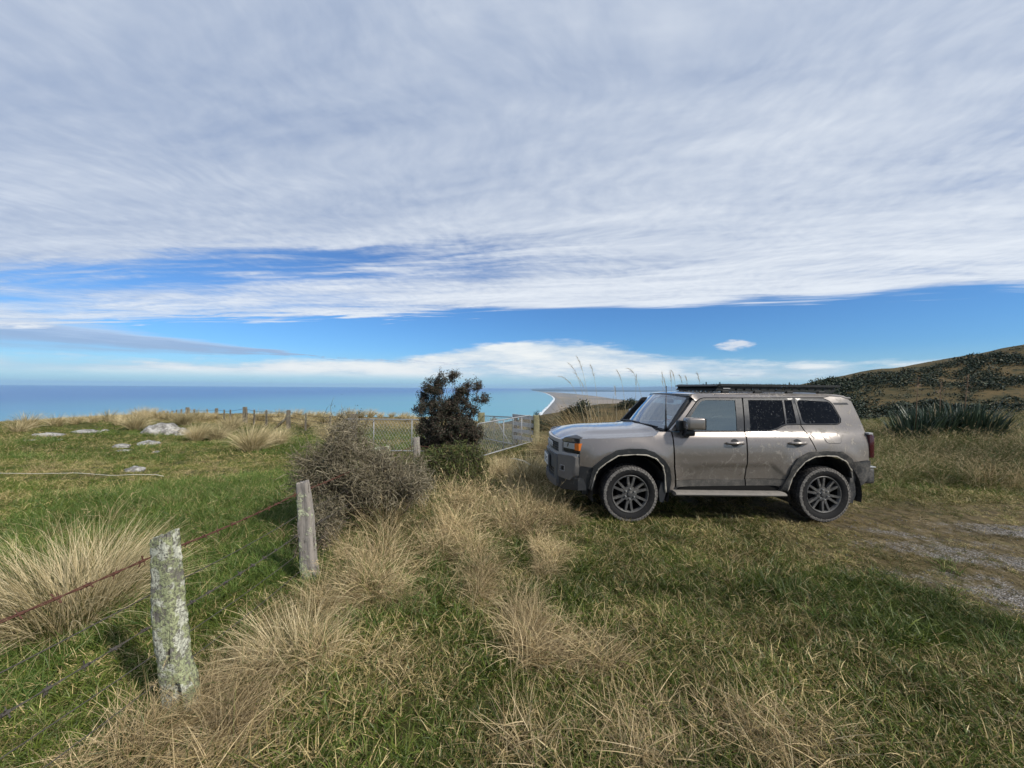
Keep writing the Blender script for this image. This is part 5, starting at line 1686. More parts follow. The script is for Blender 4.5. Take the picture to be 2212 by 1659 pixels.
# ---- farm gates of pipe and netting
def gate(label, A, B, H_, bars, brace=False, z0=0.12, rA=True):
    A = Vector(A); B = Vector(B)
    root = empty('farm_gate', A)
    tag(root, label, 'gate', 'galvanised netting gates')
    d = (B - A); L = d.length; d.normalize(); up = Vector((0, 0, 1))
    za, zb = Vector((0, 0, 0)), d * L
    r = 0.02
    def corner(c, a, b, k=5, rad=0.11):
        return [(c + a * rad).lerp(c, t_).lerp(c.lerp(c + b * rad, t_), t_) for t_ in np.linspace(0, 1, k)]
    bl, br, tr_, tl_ = za + up * z0, zb + up * z0, zb + up * H_, za + up * H_
    fr_ = [bl] + corner(tl_, -up, d) + corner(tr_, -d, -up) + [br]
    bm = tube_bm(fr_, r, 8)
    bm_obj('top_frame', bm, MAT['galv'], root, smooth=True)
    bm_obj('bottom_rail', tube_bm([bl, br], r, 8), MAT['galv'], root, smooth=True)
    for k in bars:
        q_ = za.lerp(zb, k)
        bm_obj('upright', tube_bm([q_ + up * z0, q_ + up * H_], r * 0.9, 8), MAT['galv'], root, smooth=True)
    if brace:
        m_ = za.lerp(zb, 0.42) + up * (H_ - 0.01)
        bm_obj('brace', tube_bm([za.lerp(zb, 0.03) + up * (z0 + 0.02), m_], r * 0.75, 6), MAT['galv'], root, smooth=True)
        bm_obj('brace', tube_bm([za.lerp(zb, 0.9) + up * (z0 + 0.02), m_], r * 0.75, 6), MAT['galv'], root, smooth=True)
        bm_obj('upright', tube_bm([m_, za.lerp(zb, 0.42) + up * z0], r * 0.6, 6), MAT['galv'], root, smooth=True)
    # chain link netting: clipped diagonals
    bm = bmesh.new()
    h_ = H_ - z0
    sp = 0.105; sl = 0.62
    for sgn in (-1, 1):
        x = -h_ * sl
        while x < L + h_ * sl:
            x0, x1 = (x, x + sl * h_) if sgn > 0 else (x, x - sl * h_)
            t0, t1 = 0.0, 1.0
            dx_ = x1 - x0
            for lim, sign in ((0.03, 1), (L - 0.03, -1)):
                f0 = (x0 - lim) * sign; f1 = (x1 - lim) * sign
                if f0 < 0 and f1 < 0: t0 = 2
                elif f0 < 0: t0 = max(t0, f0 / (f0 - f1))
                elif f1 < 0: t1 = min(t1, f0 / (f0 - f1))
            if t1 - t0 > 0.02 and t0 < 1:
                off_ = d.cross(up) * 0.006 * sgn
                tube_bm([d * (x0 + dx_ * t0) + up * (z0 + h_ * t0) + off_, d * (x0 + dx_ * t1) + up * (z0 + h_ * t1) + off_], 0.0030, 3, bm, False)
            x += sp
    bm_obj('netting', bm, MAT['net'], root)
    return root
G = lambda x, y: (x, y, ground_at(x, y))
g1 = gate('long netting gate left of the dark tree with two uprights showing', G(-5.62, 12.85), G(-1.62, 12.75), 1.16, (0.255, 0.575, 0.8))
g2 = gate('netting gate standing ajar between dark tree and round timber post', G(-1.05, 11.7), (0.72, 14.72, ground_at(-1.05, 11.7) + 0.06), 1.14, (0.44, 0.80))
g3 = gate('farther netting gate with crossed diagonal braces', G(-1.34, 17.9), (0.05, 14.85, ground_at(0.05, 14.85) + 0.02), 1.16, (), True)
for nm, x, y, h_, w_, mt_, lb in (('gate_post', 0.93, 14.85, 1.27, 0.24, 'post_green', 'stout round timber gate post at the hinge of the open gate'),
                                 ('gate_post', -1.42, 18.0, 1.30, 0.34, 'post_green', 'olive square gate post behind the braced gate'),
                                 ('gate_post', -5.55, 13.4, 1.32, 0.30, 'post_far', 'dark timber post behind the left end of the long gate'),
                                 ('gate_post', -1.50, 12.6, 1.1, 0.18, 'post_grey', 'grey post half hidden under the dark tree at the long gate')):
    f_ = gp(x, y, -0.2); o = rough_post(nm, f_, f_ + Vector((0.01, 0, h_ + 0.2)), w_, w_ * 0.95, MAT[mt_], None, int(abs(x) * 100), 0.95, 0.0, knots=0.05)
    tag(o, lb, 'post', 'gate posts')
# whitewashed rails
tf = empty('timber_rail_fence', gp(0.15, 15.6))
tag(tf, 'short whitewashed timber rail fence beside the round gate post', 'fence')
for zz in (0.24, 0.52, 0.80, 1.10):
    A = Vector((0.05, 15.75, 0)); B = Vector((0.86, 14.97, 0))
    d = (B - A).normalized(); nrm = Vector((d.y, -d.x, 0))
    zg = ground_at(0.4, 15.3)
    bm = bmesh.new()
    prism(bm, [A + Vector((0, 0, zg + zz)), B + Vector((0, 0, zg + zz - 0.03)), B + Vector((0, 0, zg + zz + 0.12)), A + Vector((0, 0, zg + zz + 0.145))], nrm * 0.035)
    par(bm_obj('rail', bm, MAT['board'], None), tf)
for x, y in ((0.16, 15.72), (0.36, 15.62)):
    par(rough_post('post', gp(x, y, -0.2), gp(x, y, 1.22), 0.16, 0.15, MAT['post_far'], None, 31, 0.9, knots=0.05), tf)
# thin white marker stick and tapes lying in the grass
f_ = gp(-0.99, 8.9, -0.05)
o = rough_post('marker_stick', f_, f_ + Vector((-0.02, 0, 0.58)), 0.035, 0.03, MAT['tape'], None, 2, 0.8, knots=0.03)
tag(o, 'thin white stick standing right of the dark tree', 'stick')
def tape(label, pts, r=0.012):
    P = []
    for i in range(len(pts) - 1):
        for k in range(10):
            t_ = k / 10
            x = pts[i][0] + (pts[i + 1][0] - pts[i][0]) * t_; y = pts[i][1] + (pts[i + 1][1] - pts[i][1]) * t_
            P.append((x, y, ground_at(x, y) + pts[i][2]))
    P.append((pts[-1][0], pts[-1][1], ground_at(pts[-1][0], pts[-1][1]) + pts[-1][2]))
    return tag(bm_obj('fence_tape', tube_bm(P, r, 5), MAT['tape'], None, smooth=True), label, 'tape')
tape('white tape lying across the turf at the left edge', [(-12.2, 8.2, 0.07), (-9.2, 8.1, 0.075), (-7.4, 8.2, 0.05)], 0.0045)
tape('pale rope lying on the grass from the gate to the car nose', [(0.0, 12.0, 0.06), (0.35, 11.3, 0.07), (0.75, 10.2, 0.08), (0.85, 9.4, 0.06)], 0.022)

# ---- far paddock fence along the brow
ff = empty('paddock_fence', gp(-10.8, 21.0))
tag(ff, 'far post and wire fence along the brow against the sea', 'fence')
ffp = []
# (px, top y, distance, width)
for i, (px, ty, Y, w_, h_) in enumerate([(323, 895, 62, 0.2, 1.2), (333, 892, 58, 0.08, 1.0), (342, 891, 55, 0.08, 1.0), (350, 889, 52, 0.08, 1.0), (359, 886, 50, 0.26, 1.3), (371, 888, 47, 0.09, 1.05), (381, 887, 44.5, 0.09, 1.05), (391, 886, 42, 0.09, 1.05),
                         (405, 880, 36, 0.20, 1.5), (419, 886, 35, 0.09, 1.15), (431, 885, 34, 0.09, 1.15), (443, 884, 33, 0.09, 1.15), (456, 883, 32, 0.09, 1.1)]):
    pass
def far_post(px, ty, by, Y, w_):
    d = ray(px, by); q_ = d * (Y / d[1]); x = float(q_[0])
    zt = CAM_Z + float(ray(px, ty)[2] / ray(px, ty)[1] * Y)
    f_ = Vector((x, Y, min(ground_at(x, Y), zt - 0.6) - 0.15))
    return f_, Vector((x, Y, zt))
rows_ = [(623, 886, 22.5, 0.21), (660, 893, 21.6, 0.10), (713, 898, 20.6, 0.10), (575, 886, 24.2, 0.11), (549, 885, 25.5, 0.10), (529, 879, 26.5, 0.26),
         (497, 885, 28.0, 0.10), (484, 885, 28.6, 0.10), (467, 882, 29.6, 0.19), (447, 884, 30.5, 0.09), (419, 884, 32.0, 0.12), (405, 880, 33.0, 0.27),
         (391, 884, 34.0, 0.10), (381, 885, 35.0, 0.09), (371, 887, 36.0, 0.09), (362, 888, 37.5, 0.09), (353, 887, 39.0, 0.20), (343, 890, 42.0, 0.09), (335, 891, 44.0, 0.09), (327, 893, 46.0, 0.09), (318, 894, 48.0, 0.12)]
tops = []
for i, (px, ty, Y, w_) in enumerate(rows_):
    f_, t_ = far_post(px, ty, ty + 40, Y, w_)
    o = rough_post('post', f_, t_, w_, w_ * 0.92, MAT['post_far'], None, 40 + i, 0.9, knots=0.06, rings=5, sides=8)
    par(o, ff); tops.append(t_)
order = [2, 1, 0] + list(range(3, len(rows_)))
for dz in (0.10, 0.38, 0.66):
    par(wire('plain_wire', [tops[k] - Vector((0, 0, dz)) for k in order], 0.011, MAT['wire'], None, 0.02, 4), ff)
# brace on the strainer post
f_, t_ = far_post(623, 886, 930, 22.5, 0.2)
par(bm_obj('brace', tube_bm([f_.lerp(t_, 0.72), gp(f_.x - 0.85, 22.6, 0.0)], 0.07, 8), MAT['post_far'], None, smooth=True), ff)

# ================================================================== rocks
def _rock_mat():
    m, t, out = new_mat('lichened_rock')
    tc_ = t.node('ShaderNodeTexCoord')
    P = tc_.outputs['Object']
    n1 = t.noise(P, 3.0, 6, 0.65); n2 = t.noise(P, 14.0, 5, 0.7)
    c = t.mix(t.step(n1, 0.4, 0.62), (0.17, 0.165, 0.155), (0.40, 0.39, 0.37))
    c = t.mix(t.step(n2, 0.56, 0.66), c, (0.55, 0.54, 0.50))
    c = t.mix(t.step(n2, 0.42, 0.33), c, (0.06, 0.058, 0.05))
    principled(t, out, c, 0.95, 0, 0.1, bump_node(t, n2, 0.8, 0.05))
    return m
MAT['rock'] = _rock_mat()
def rock(px, py, w_, h_, label, seed, dpt=0.8):
    q_ = spot(px, py)
    bm = bmesh.new()
    bmesh.ops.create_icosphere(bm, subdivisions=4, radius=1.0)
    off = Vector((seed * 3.1, seed * 1.7, 0))
    for v_ in bm.verts:
        n_ = v_.co.normalized()
        k = 1 + 0.30 * mnoise.noise(n_ * 1.3 + off) + 0.16 * mnoise.noise(n_ * 3.2 + off) + 0.08 * mnoise.noise(n_ * 8 + off)
        k -= 0.10 * abs(mnoise.noise(Vector((n_.x * 2, n_.y * 2, n_.z * 6)) + off))
        v_.co = Vector((n_.x * k * w_ / 2, n_.y * k * w_ / 2 * dpt, (n_.z * k) * h_))
    o = bm_obj('boulder', bm, MAT['rock'], None, smooth=True, angle=60)
    o.location = (q_.x, q_.y, q_.z - 0.02 * h_)
    o.rotation_euler = (0, 0, seed)
    return tag(o, label, 'rock', 'rocks in the paddock')
rock(352, 938, 1.55, 0.52, 'biggest grey boulder, rounded, left of the tussocks', 1)
rock(395, 939, 0.80, 0.30, 'lower boulder leaning on the right of the biggest boulder', 2)
rock(186, 935, 1.15, 0.16, 'long flat rock left of the biggest boulder', 3)
rock(102, 942, 1.0, 0.16, 'flat rock in short turf nearest the left edge', 4)
rock(320, 961, 0.72, 0.16, 'low pointed rock in front of the biggest boulder', 5)
rock(264, 966, 0.55, 0.13, 'pale whitish rock left of the low pointed rock', 6)
rock(266, 975, 0.45, 0.06, 'thin slab of rock just in front of the pale rock', 7)
rock(292, 1018, 0.42, 0.13, 'lone small rock in greener grass nearest the viewer', 8)
rock(338, 978, 0.25, 0.06, 'tiny rock right of the thin slab', 9)
rock(118, 951, 0.5, 0.05, 'barely showing flat stone below the left rock', 10)
rock(62, 953, 0.5, 0.06, 'sunken flat stone at far left of the turf', 11)
rock(228, 931, 0.45, 0.08, 'small stone between flat rock and the biggest boulder', 12)

# ================================================================== tussocks
def tussock_mesh(seed, n_=520, R0=0.16, L=(0.55, 0.95), lean=(0.05, 1.15), bend=(0.3, 1.5), width=0.005, wind=(0.35, 0.0)):
    rng = np.random.RandomState(seed)
    a = rng.uniform(0, 2 * PI, n_); r = R0 * np.sqrt(rng.rand(n_))
    base = np.stack([r * np.cos(a), r * np.sin(a), -0.03 * np.ones(n_)], -1)
    az_ = a + rng.normal(0, 0.5, n_)
    le = rng.uniform(*lean, n_) * (0.35 + 0.65 * r / R0)
    be = rng.uniform(*bend, n_)
    # lean of the whole clump with the wind
    vx = np.sin(le) * np.cos(az_) + wind[0]; vy = np.sin(le) * np.sin(az_) + wind[1]
    az_ = np.arctan2(vy, vx); le = np.arcsin(np.clip(np.hypot(vx, vy), 0, 0.97))
    ln = rng.uniform(*L, n_)
    V_, Q_, rn, tp = blades(rng, base, az_, le, be, ln, np.full(n_, width), 5, tipw=0.15)
    ac_ = Acc(); ac_.add(V_, Q_, rn, tp)
    return ac_.mesh('tussock')
TUS = [tussock_mesh(100 + k, n_=1100, wind=(0.02 + 0.07 * (k % 3), 0.0), width=0.0065, lean=(0.02, 0.85), bend=(0.15, 1.25), L=(0.5, 1.05)) for k in range(4)]
TUS_FAR = [tussock_mesh(150 + k, n_=300, wind=(0.12, 0.0), width=0.014, L=(0.5, 0.95), lean=(0.02, 0.8), bend=(0.15, 1.2)) for k in range(3)]
for m_ in TUS + TUS_FAR: m_.materials.append(MAT['tussock'])
rt = random.Random(8)
def tussock(px, py, sc, label, group='tussocks in the paddock', me=None, sz=1.0):
    q_ = spot(px, py)
    o = link('tussock', me or rt.choice(TUS), None)
    o.location = q_; o.rotation_euler = (0, 0, rt.uniform(-0.5, 0.5)); o.scale = (sc, sc, sc * sz)
    return tag(o, label, 'tussock', group)
# big pale tussock by the left edge, built finer because it is close
TB = tussock_mesh(7, n_=2600, R0=0.34, L=(0.55, 0.92), lean=(0.05, 1.05), bend=(0.35, 1.4), width=0.0042, wind=(-0.12, 0)); TB.materials.append(MAT['tussock'])
o = link('tussock', TB, None); o.location = gp(-3.55, 3.05, -0.02); tag(o, 'big pale straw tussock at the left edge behind the barbed wire', 'tussock', 'tussocks along the fence')
TB3 = tussock_mesh(9, n_=1100, R0=0.26, L=(0.40, 0.80), lean=(0.05, 1.3), bend=(0.1, 2.3), width=0.0048, wind=(-0.22, 0.05)); TB3.materials.append(MAT['tussock'])
o = link('tussock', TB3, None); o.location = gp(-1.48, 2.62, -0.04); o.scale = (0.66,) * 3; tag(o, 'straw tussock combed to the left between the two nearest posts', 'tussock', 'tussocks along the fence')
TB4 = tussock_mesh(10, n_=1200, R0=0.22, L=(0.35, 0.65), lean=(0.05, 0.9), bend=(0.6, 1.6), width=0.0045, wind=(-0.2, -0.1)); TB4.materials.append(MAT['tussock'])
o = link('tussock', TB4, None); o.location = gp(-1.22, 3.25, -0.04); o.scale = (0.6,) * 3; tag(o, 'brownish straw tussock at the foot of the second post', 'tussock', 'tussocks along the fence')
tussock(545, 975, 1.28, 'largest spreading tussock in the middle of the paddock', sz=0.95)
tussock(600, 962, 0.95, 'tussock close behind the right of the largest tussock')
tussock(470, 952, 0.98, 'tussock just left of the largest tussock')
tussock(425, 952, 0.98, 'upright tussock between boulder and the other big tussocks')
tussock(292, 929, 1.15, 'tussock left of the biggest boulder')
tussock(500, 930, 1.05, 'tussock behind the largest tussock near the fence')
tussock(397, 919, 1.2, 'tussock behind the biggest boulder')
tussock(725, 965, 1.05, 'tussock at the left of the tall grey thorn bush')
tussock(705, 945, 0.9, 'tussock behind the top of the grey thorn bush')
tussock(660, 925, 0.8, 'small tussock right of the braced fence post')
tussock(1150, 1052, 0.85, 'tussock in front of the car nose')
tussock(1190, 1040, 0.65, 'smaller tussock tucked under the car nose')
tussock(1085, 1030, 0.6, 'small tussock before the open gate')
tussock(1168, 985, 0.95, 'tussock at the foot of the round gate post')
far_spots = [(60, 925), (120, 921), (40, 936), (235, 911), (255, 918), (270, 906), (318, 903), (340, 905), (365, 906), (430, 908), (520, 912), (560, 908), (585, 904), (605, 902), (640, 903), (670, 902), (690, 901), (705, 904), (735, 902), (755, 901), (778, 903), (800, 901),
             (820, 903), (845, 902), (870, 905), (885, 912), (460, 905), (160, 916), (200, 913), (1065, 915), (1085, 912), (1100, 918), (300, 902), (610, 917), (655, 911), (745, 912), (700, 915)]
for px, py in far_spots:
    tussock(px, py, rt.uniform(0.75, 1.25), 'tan tussock among others on the far brow of the paddock', 'tussocks on the far brow', rt.choice(TUS_FAR))

# ================================================================== shrubs
def grow(rng, A, B, levels, kids, spread, shrink, r0, droop=0.0):
    """branching skeleton from segments A->B; returns list of (A, B, ra, rb) per level"""
    out = []
    ra = np.full(len(A), r0)
    for lv in range(levels):
        rb2 = ra * 0.62
        out.append((A, B, ra, rb2))
        n_ = len(A)
        L = np.linalg.norm(B - A, axis=1)
        k = kids[lv] if lv < len(kids) else kids[-1]
        idx = np.repeat(np.arange(n_), k)
        t_ = rng.uniform(0.35, 1.0, len(idx))
        st_ = A[idx] + (B - A)[idx] * t_[:, None]
        d = (B - A)[idx] / np.maximum(1e-6, L[idx])[:, None]
        nd = d + rng.normal(0, spread, d.shape); nd[:, 2] -= droop
        nd /= np.linalg.norm(nd, axis=1)[:, None]
        ln = L[idx] * shrink * rng.uniform(0.6, 1.25, len(idx))
        A, B = st_, st_ + nd * ln[:, None]
        ra = np.maximum(0.0011, rb2[idx] * 0.75)
    return out


def in_shape(P, ells, pad=1.0):
    ok = np.zeros(len(P), bool)
    for c, r in ells:
        ok |= (((P - np.array(c)) / (np.array(r) * pad)) ** 2).sum(1) < 1
    return ok


def shrub(name, label, loc, ells, twig_mat_, leaf_mat_, n_core, n_twig, n_leaf, twig_len, leaf_size, seed, trunk=True, twig_r=0.004, flat=0.0, leaf_long=1.6, up=0.25, shell=0.45, cat='shrub', clump=0.0, cl_div=34):
    """woody shrub filling a set of ellipsoids (local coords) with limbs, crooked twigs and small leaves"""
    rng = np.random.RandomState(seed)
    root = empty(name, loc)
    tag(root, label, cat)
    wts = np.array([np.prod(r) ** 0.8 for c, r in ells]); wts /= wts.sum()
    # limbs
    ac_ = Acc()
    tg = []
    for c, r in ells:
        k = max(2, int(n_core * (np.prod(r) ** 0.8 / sum(np.prod(q[1]) ** 0.8 for q in ells))))
        tg.append(in_ell(rng, k, c, np.array(r) * 0.9, 0.1))
    tg = np.concatenate(tg)
    base = np.stack([rng.normal(0, 0.09, len(tg)), rng.normal(0, 0.09, len(tg)), np.full(len(tg), -0.05)], -1)
    mid = base * 0.4 + tg * 0.6 + rng.normal(0, 0.07, tg.shape); mid[:, 2] -= 0.05
    r0 = rng.uniform(0.008, 0.018, len(tg))
    V_, Q_, rn = sticks(rng, base, mid, r0, r0 * 0.7); ac_.add(V_, Q_, rn)
    V_, Q_, rn = sticks(rng, mid, tg, r0 * 0.7, r0 * 0.3); ac_.add(V_, Q_, rn)
    limbs = link('limbs', ac_.mesh('limbs'), MAT['bark'], root)
    # twigs: crooked chains
    ac_ = Acc()
    ends = []
    for (c, r), wt_ in zip(ells, wts):
        k = int(n_twig * wt_)
        P = in_ell(rng, k, c, r, shell)
        if clump:
            nc = max(5, int(k / cl_div))
            cc = in_ell(rng, nc, c, np.array(r) * 1.02, shell)
            P = cc[rng.randint(0, nc, k)] + rng.normal(0, clump, (k, 3))
        d = (P - np.array(c)) / np.array(r) + rng.normal(0, 0.8, P.shape); d[:, 2] += up
        d /= np.linalg.norm(d, axis=1)[:, None]
        L = twig_len * rng.uniform(0.5, 1.3, k)
        rr = twig_r * rng.uniform(0.6, 1.3, k)
        A = P - d * L[:, None] * 0.5
        for sgm in range(3):
            B = A + d * (L / 3)[:, None]
            V_, Q_, rn = sticks(rng, A, B, rr, rr * 0.75); ac_.add(V_, Q_, rn)
            ends.append(B)
            # side spine
            sd_ = d + rng.normal(0, 0.9, d.shape); sd_ /= np.linalg.norm(sd_, axis=1)[:, None]
            E_ = B + sd_ * (L * 0.22)[:, None]
            V_, Q_, rn = sticks(rng, B, E_, rr * 0.6, rr * 0.2); ac_.add(V_, Q_, rn)
            ends.append(E_)
            d = d + rng.normal(0, 0.45, d.shape); d /= np.linalg.norm(d, axis=1)[:, None]
            A = B; rr = rr * 0.75
    link('twigs', ac_.mesh('twigs'), MAT[twig_mat_], root)
    if n_leaf:
        E_ = np.concatenate(ends)
        P = E_[rng.randint(0, len(E_), n_leaf)] + rng.normal(0, twig_len * 0.16, (n_leaf, 3))
        V_, Q_, rn = leaves(rng, P, np.full(n_leaf, leaf_size), flat, leaf_long)
        ac_ = Acc(); ac_.add(V_, Q_, rn)
        link('crown', ac_.mesh('crown', False), MAT[leaf_mat_], root)
    return root

# grey thorn bush by the fence
bl_ = gp(-1.72, 4.75)
shrub('thorn_bush', 'tangled grey brown thorn bush spilling through the fence', gp(-1.72, 4.9),
      [((-0.325, 0, 1.24), (0.20, 0.24, 0.13)), ((-0.31, 0, 1.04), (0.30, 0.3, 0.20)), ((-0.68, 0, 0.90), (0.24, 0.28, 0.14)), ((-0.80, 0, 0.62), (0.16, 0.25, 0.16)), ((-0.34, 0, 0.72), (0.55, 0.5, 0.30)), ((0.185, 0, 0.78), (0.30, 0.35, 0.20)),
       ((0.45, 0, 0.62), (0.27, 0.3, 0.13)), ((-0.22, 0.05, 0.45), (0.42, 0.4, 0.24)), ((0.12, 0, 0.50), (0.36, 0.36, 0.22))],
      'thorn_twig', 'thorn_leaf', 80, 4600, 17000, 0.23, 0.013, 41, twig_r=0.0046, up=0.15, shell=0.5, clump=0.075)
# low outlier of the same bush left of the fence
shrub('thorn_bush', 'low sprig of grey thorn left of the second post', gp(-2.12, 3.95), [((0.05, 0.2, 0.26), (0.22, 0.30, 0.20)), ((0.08, 0.4, 0.42), (0.18, 0.26, 0.16))],
      'thorn_twig', 'thorn_leaf', 20, 480, 1800, 0.15, 0.013, 43, twig_r=0.0036, up=0.15)
# dark wind shorn tree by the gate
shrub('windswept_tree', 'dark windswept small tree with two lobes standing by the gates', gp(-1.50, 9.2),
      [((-0.17, 0, 2.22), (0.28, 0.22, 0.10)), ((0.10, 0, 2.32), (0.12, 0.14, 0.08)), ((-0.40, 0, 2.04), (0.20, 0.24, 0.17)), ((-0.49, 0, 1.72), (0.25, 0.32, 0.28)), ((-0.67, 0, 1.45), (0.17, 0.25, 0.14)),
       ((-0.22, 0, 1.90), (0.16, 0.2, 0.14)), ((-0.17, 0, 1.52), (0.34, 0.4, 0.25)), ((0.44, 0, 1.97), (0.28, 0.26, 0.12)), ((0.62, 0, 2.06), (0.14, 0.2, 0.10)), ((0.80, 0, 1.74), (0.20, 0.22, 0.09)), ((0.24, 0, 1.80), (0.15, 0.2, 0.13)),
       ((0.57, 0, 1.52), (0.12, 0.22, 0.20)), ((0.20, 0, 1.58), (0.28, 0.38, 0.24)), ((-0.05, 0, 1.10), (0.72, 0.6, 0.36)), ((0.46, 0, 0.88), (0.32, 0.45, 0.34)), ((-0.48, 0, 0.80), (0.28, 0.4, 0.40)), ((0.0, 0, 0.62), (0.64, 0.5, 0.42))],
      'dark_twig', 'dark_leaf', 140, 6000, 48000, 0.15, 0.026, 47, twig_r=0.006, flat=0.2, leaf_long=1.4, shell=0.35, cat='tree', clump=0.034, cl_div=13)
# green broom like bush in front of it
shrub('broom_bush', 'rounded dark green bush in front of the windswept tree', gp(-1.10, 6.95),
      [((0, 0, 0.33), (0.60, 0.5, 0.33)), ((0.30, 0.1, 0.53), (0.30, 0.35, 0.19)), ((-0.34, 0.1, 0.42), (0.28, 0.35, 0.24)), ((0.02, 0.1, 0.56), (0.26, 0.3, 0.16)), ((0.1, -0.2, 0.15), (0.62, 0.4, 0.2))],
      'dark_twig', 'broom_leaf', 60, 2600, 24000, 0.24, 0.017, 53, twig_r=0.0035, leaf_long=5.0, up=1.3, shell=0.3)

# ---- toetoe behind the bonnet
def toetoe(label, x, y, seed, plumes, n_=520, R0=0.42, L=(1.0, 2.0), tint_seed=0, wind=(-0.16, 0.0)):
    root = empty('toetoe', gp(x, y))
    tag(root, label, 'toetoe', 'toetoe clumps behind the bonnet')
    rng = np.random.RandomState(seed)
    a = rng.uniform(0, 2 * PI, n_); r = R0 * np.sqrt(rng.rand(n_))
    base = np.stack([r * np.cos(a), r * np.sin(a), np.zeros(n_)], -1)
    le = rng.uniform(0.02, 0.85, n_); az_ = a + rng.normal(0, 0.5, n_)
    vx = np.sin(le) * np.cos(az_) + wind[0]; vy = np.sin(le) * np.sin(az_)
    az_ = np.arctan2(vy, vx); le = np.arcsin(np.clip(np.hypot(vx, vy), 0, 0.97))
    V_, Q_, rn, tp = blades(rng, base, az_, le, rng.uniform(0.1, 1.3, n_), rng.uniform(*L, n_), np.full(n_, 0.014), 6, tipw=0.1)
    ac_ = Acc(); ac_.add(V_, Q_, rn, tp)
    link('leaves', ac_.mesh('leaves'), MAT['toetoe'], root)
    g0 = Vector(root.location)
    for k, (tx, ty, base_x, curl) in enumerate(plumes):
        d = ray(tx, ty); T_ = Vector(d * (y / d[1])); T_.z += CAM_Z
        T_ -= g0
        d = ray(base_x, 900); B_ = Vector(d * (y / d[1])); B_.z = 0.2 + g0.z; B_ -= g0; B_.y = 0; T_.y = 0.1 * math.sin(k * 2.1)
        # stem: bends over towards its tip
        P = []
        ctrl = Vector((B_.x + (T_.x - B_.x) * (0.42 - 0.25 * curl), 0.0, T_.z * (0.86 + 0.16 * curl)))
        for j in range(15):
            t_ = j / 14
            P.append(B_.lerp(ctrl, t_).lerp(ctrl.lerp(T_, t_), t_))
        stem = bm_obj('stem', tube_bm(P, [0.0055 - 0.0032 * j / 14 for j in range(15)], 5), MAT['stem'], root, smooth=True)
        # plume hairs over the last part, hanging to one side
        nh = 70
        tt = rng.uniform(0.70, 1.0, nh)
        bp = np.array([list(P[0].lerp(P[0], 0)) for _ in range(nh)])
        tang = np.zeros((nh, 3))
        for j in range(nh):
            f = tt[j] * 14; i0 = min(13, int(f)); bp[j] = P[i0].lerp(P[i0 + 1], f - i0); tang[j] = (P[i0 + 1] - P[i0]).normalized()
        az2 = np.arctan2(tang[:, 1] + rng.normal(0, 0.5, nh), tang[:, 0] + rng.normal(-0.12, 0.3, nh))
        le2 = np.arccos(np.clip(tang[:, 2], -1, 1)) + rng.normal(0.05, 0.22, nh)
        V_, Q_, rn, tp = blades(rng, bp, az2, le2, rng.uniform(0.2, 1.2, nh), rng.uniform(0.06, 0.15, nh) * (1.15 - 0.6 * (tt - 0.7) / 0.3), np.full(nh, 0.0045), 3, tipw=0.2)
        ac_ = Acc(); ac_.add(V_, Q_, rn, tp)
        link('plume', ac_.mesh('plume'), MAT['plume'], stem)
    return root
MAT['stem'] = plain('toetoe_stem', (0.40, 0.36, 0.25), 0.8)
MAT['plume'] = plain('toetoe_plume', (0.52, 0.49, 0.41), 0.9, var=0.2)
toetoe('leftmost toetoe clump, leaning left over the bonnet front', 2.05, 10.3, 61, [(1207, 812, 1275, 0.7), (1228, 783, 1282, 0.25), (1243, 768, 1286, 0.1), (1275, 788, 1300, 0.2), (1248, 813, 1290, 0.15)], n_=1200, R0=0.36, wind=(-0.06, 0.0), L=(0.9, 1.75))
toetoe('middle toetoe clump above the bonnet', 2.35, 10.6, 62, [(1332, 800, 1360, 0.4), (1357, 795, 1400, 0.75), (1373, 810, 1372, 0.1), (1328, 835, 1335, 0.1)], n_=1500, L=(1.1, 2.25))
toetoe('toetoe clump beside the snorkel', 3.35, 10.9, 63, [(1430, 805, 1436, 0.05), (1436, 815, 1446, 0.15), (1445, 804, 1456, 0.2), (1451, 801, 1468, 0.5)], n_=1300)
toetoe('rightmost toetoe clump hidden behind the windscreen', 4.5, 11.2, 64, [(1468, 811, 1485, 0.35), (1483, 812, 1496, 0.2), (1502, 806, 1522, 0.45)], n_=500)

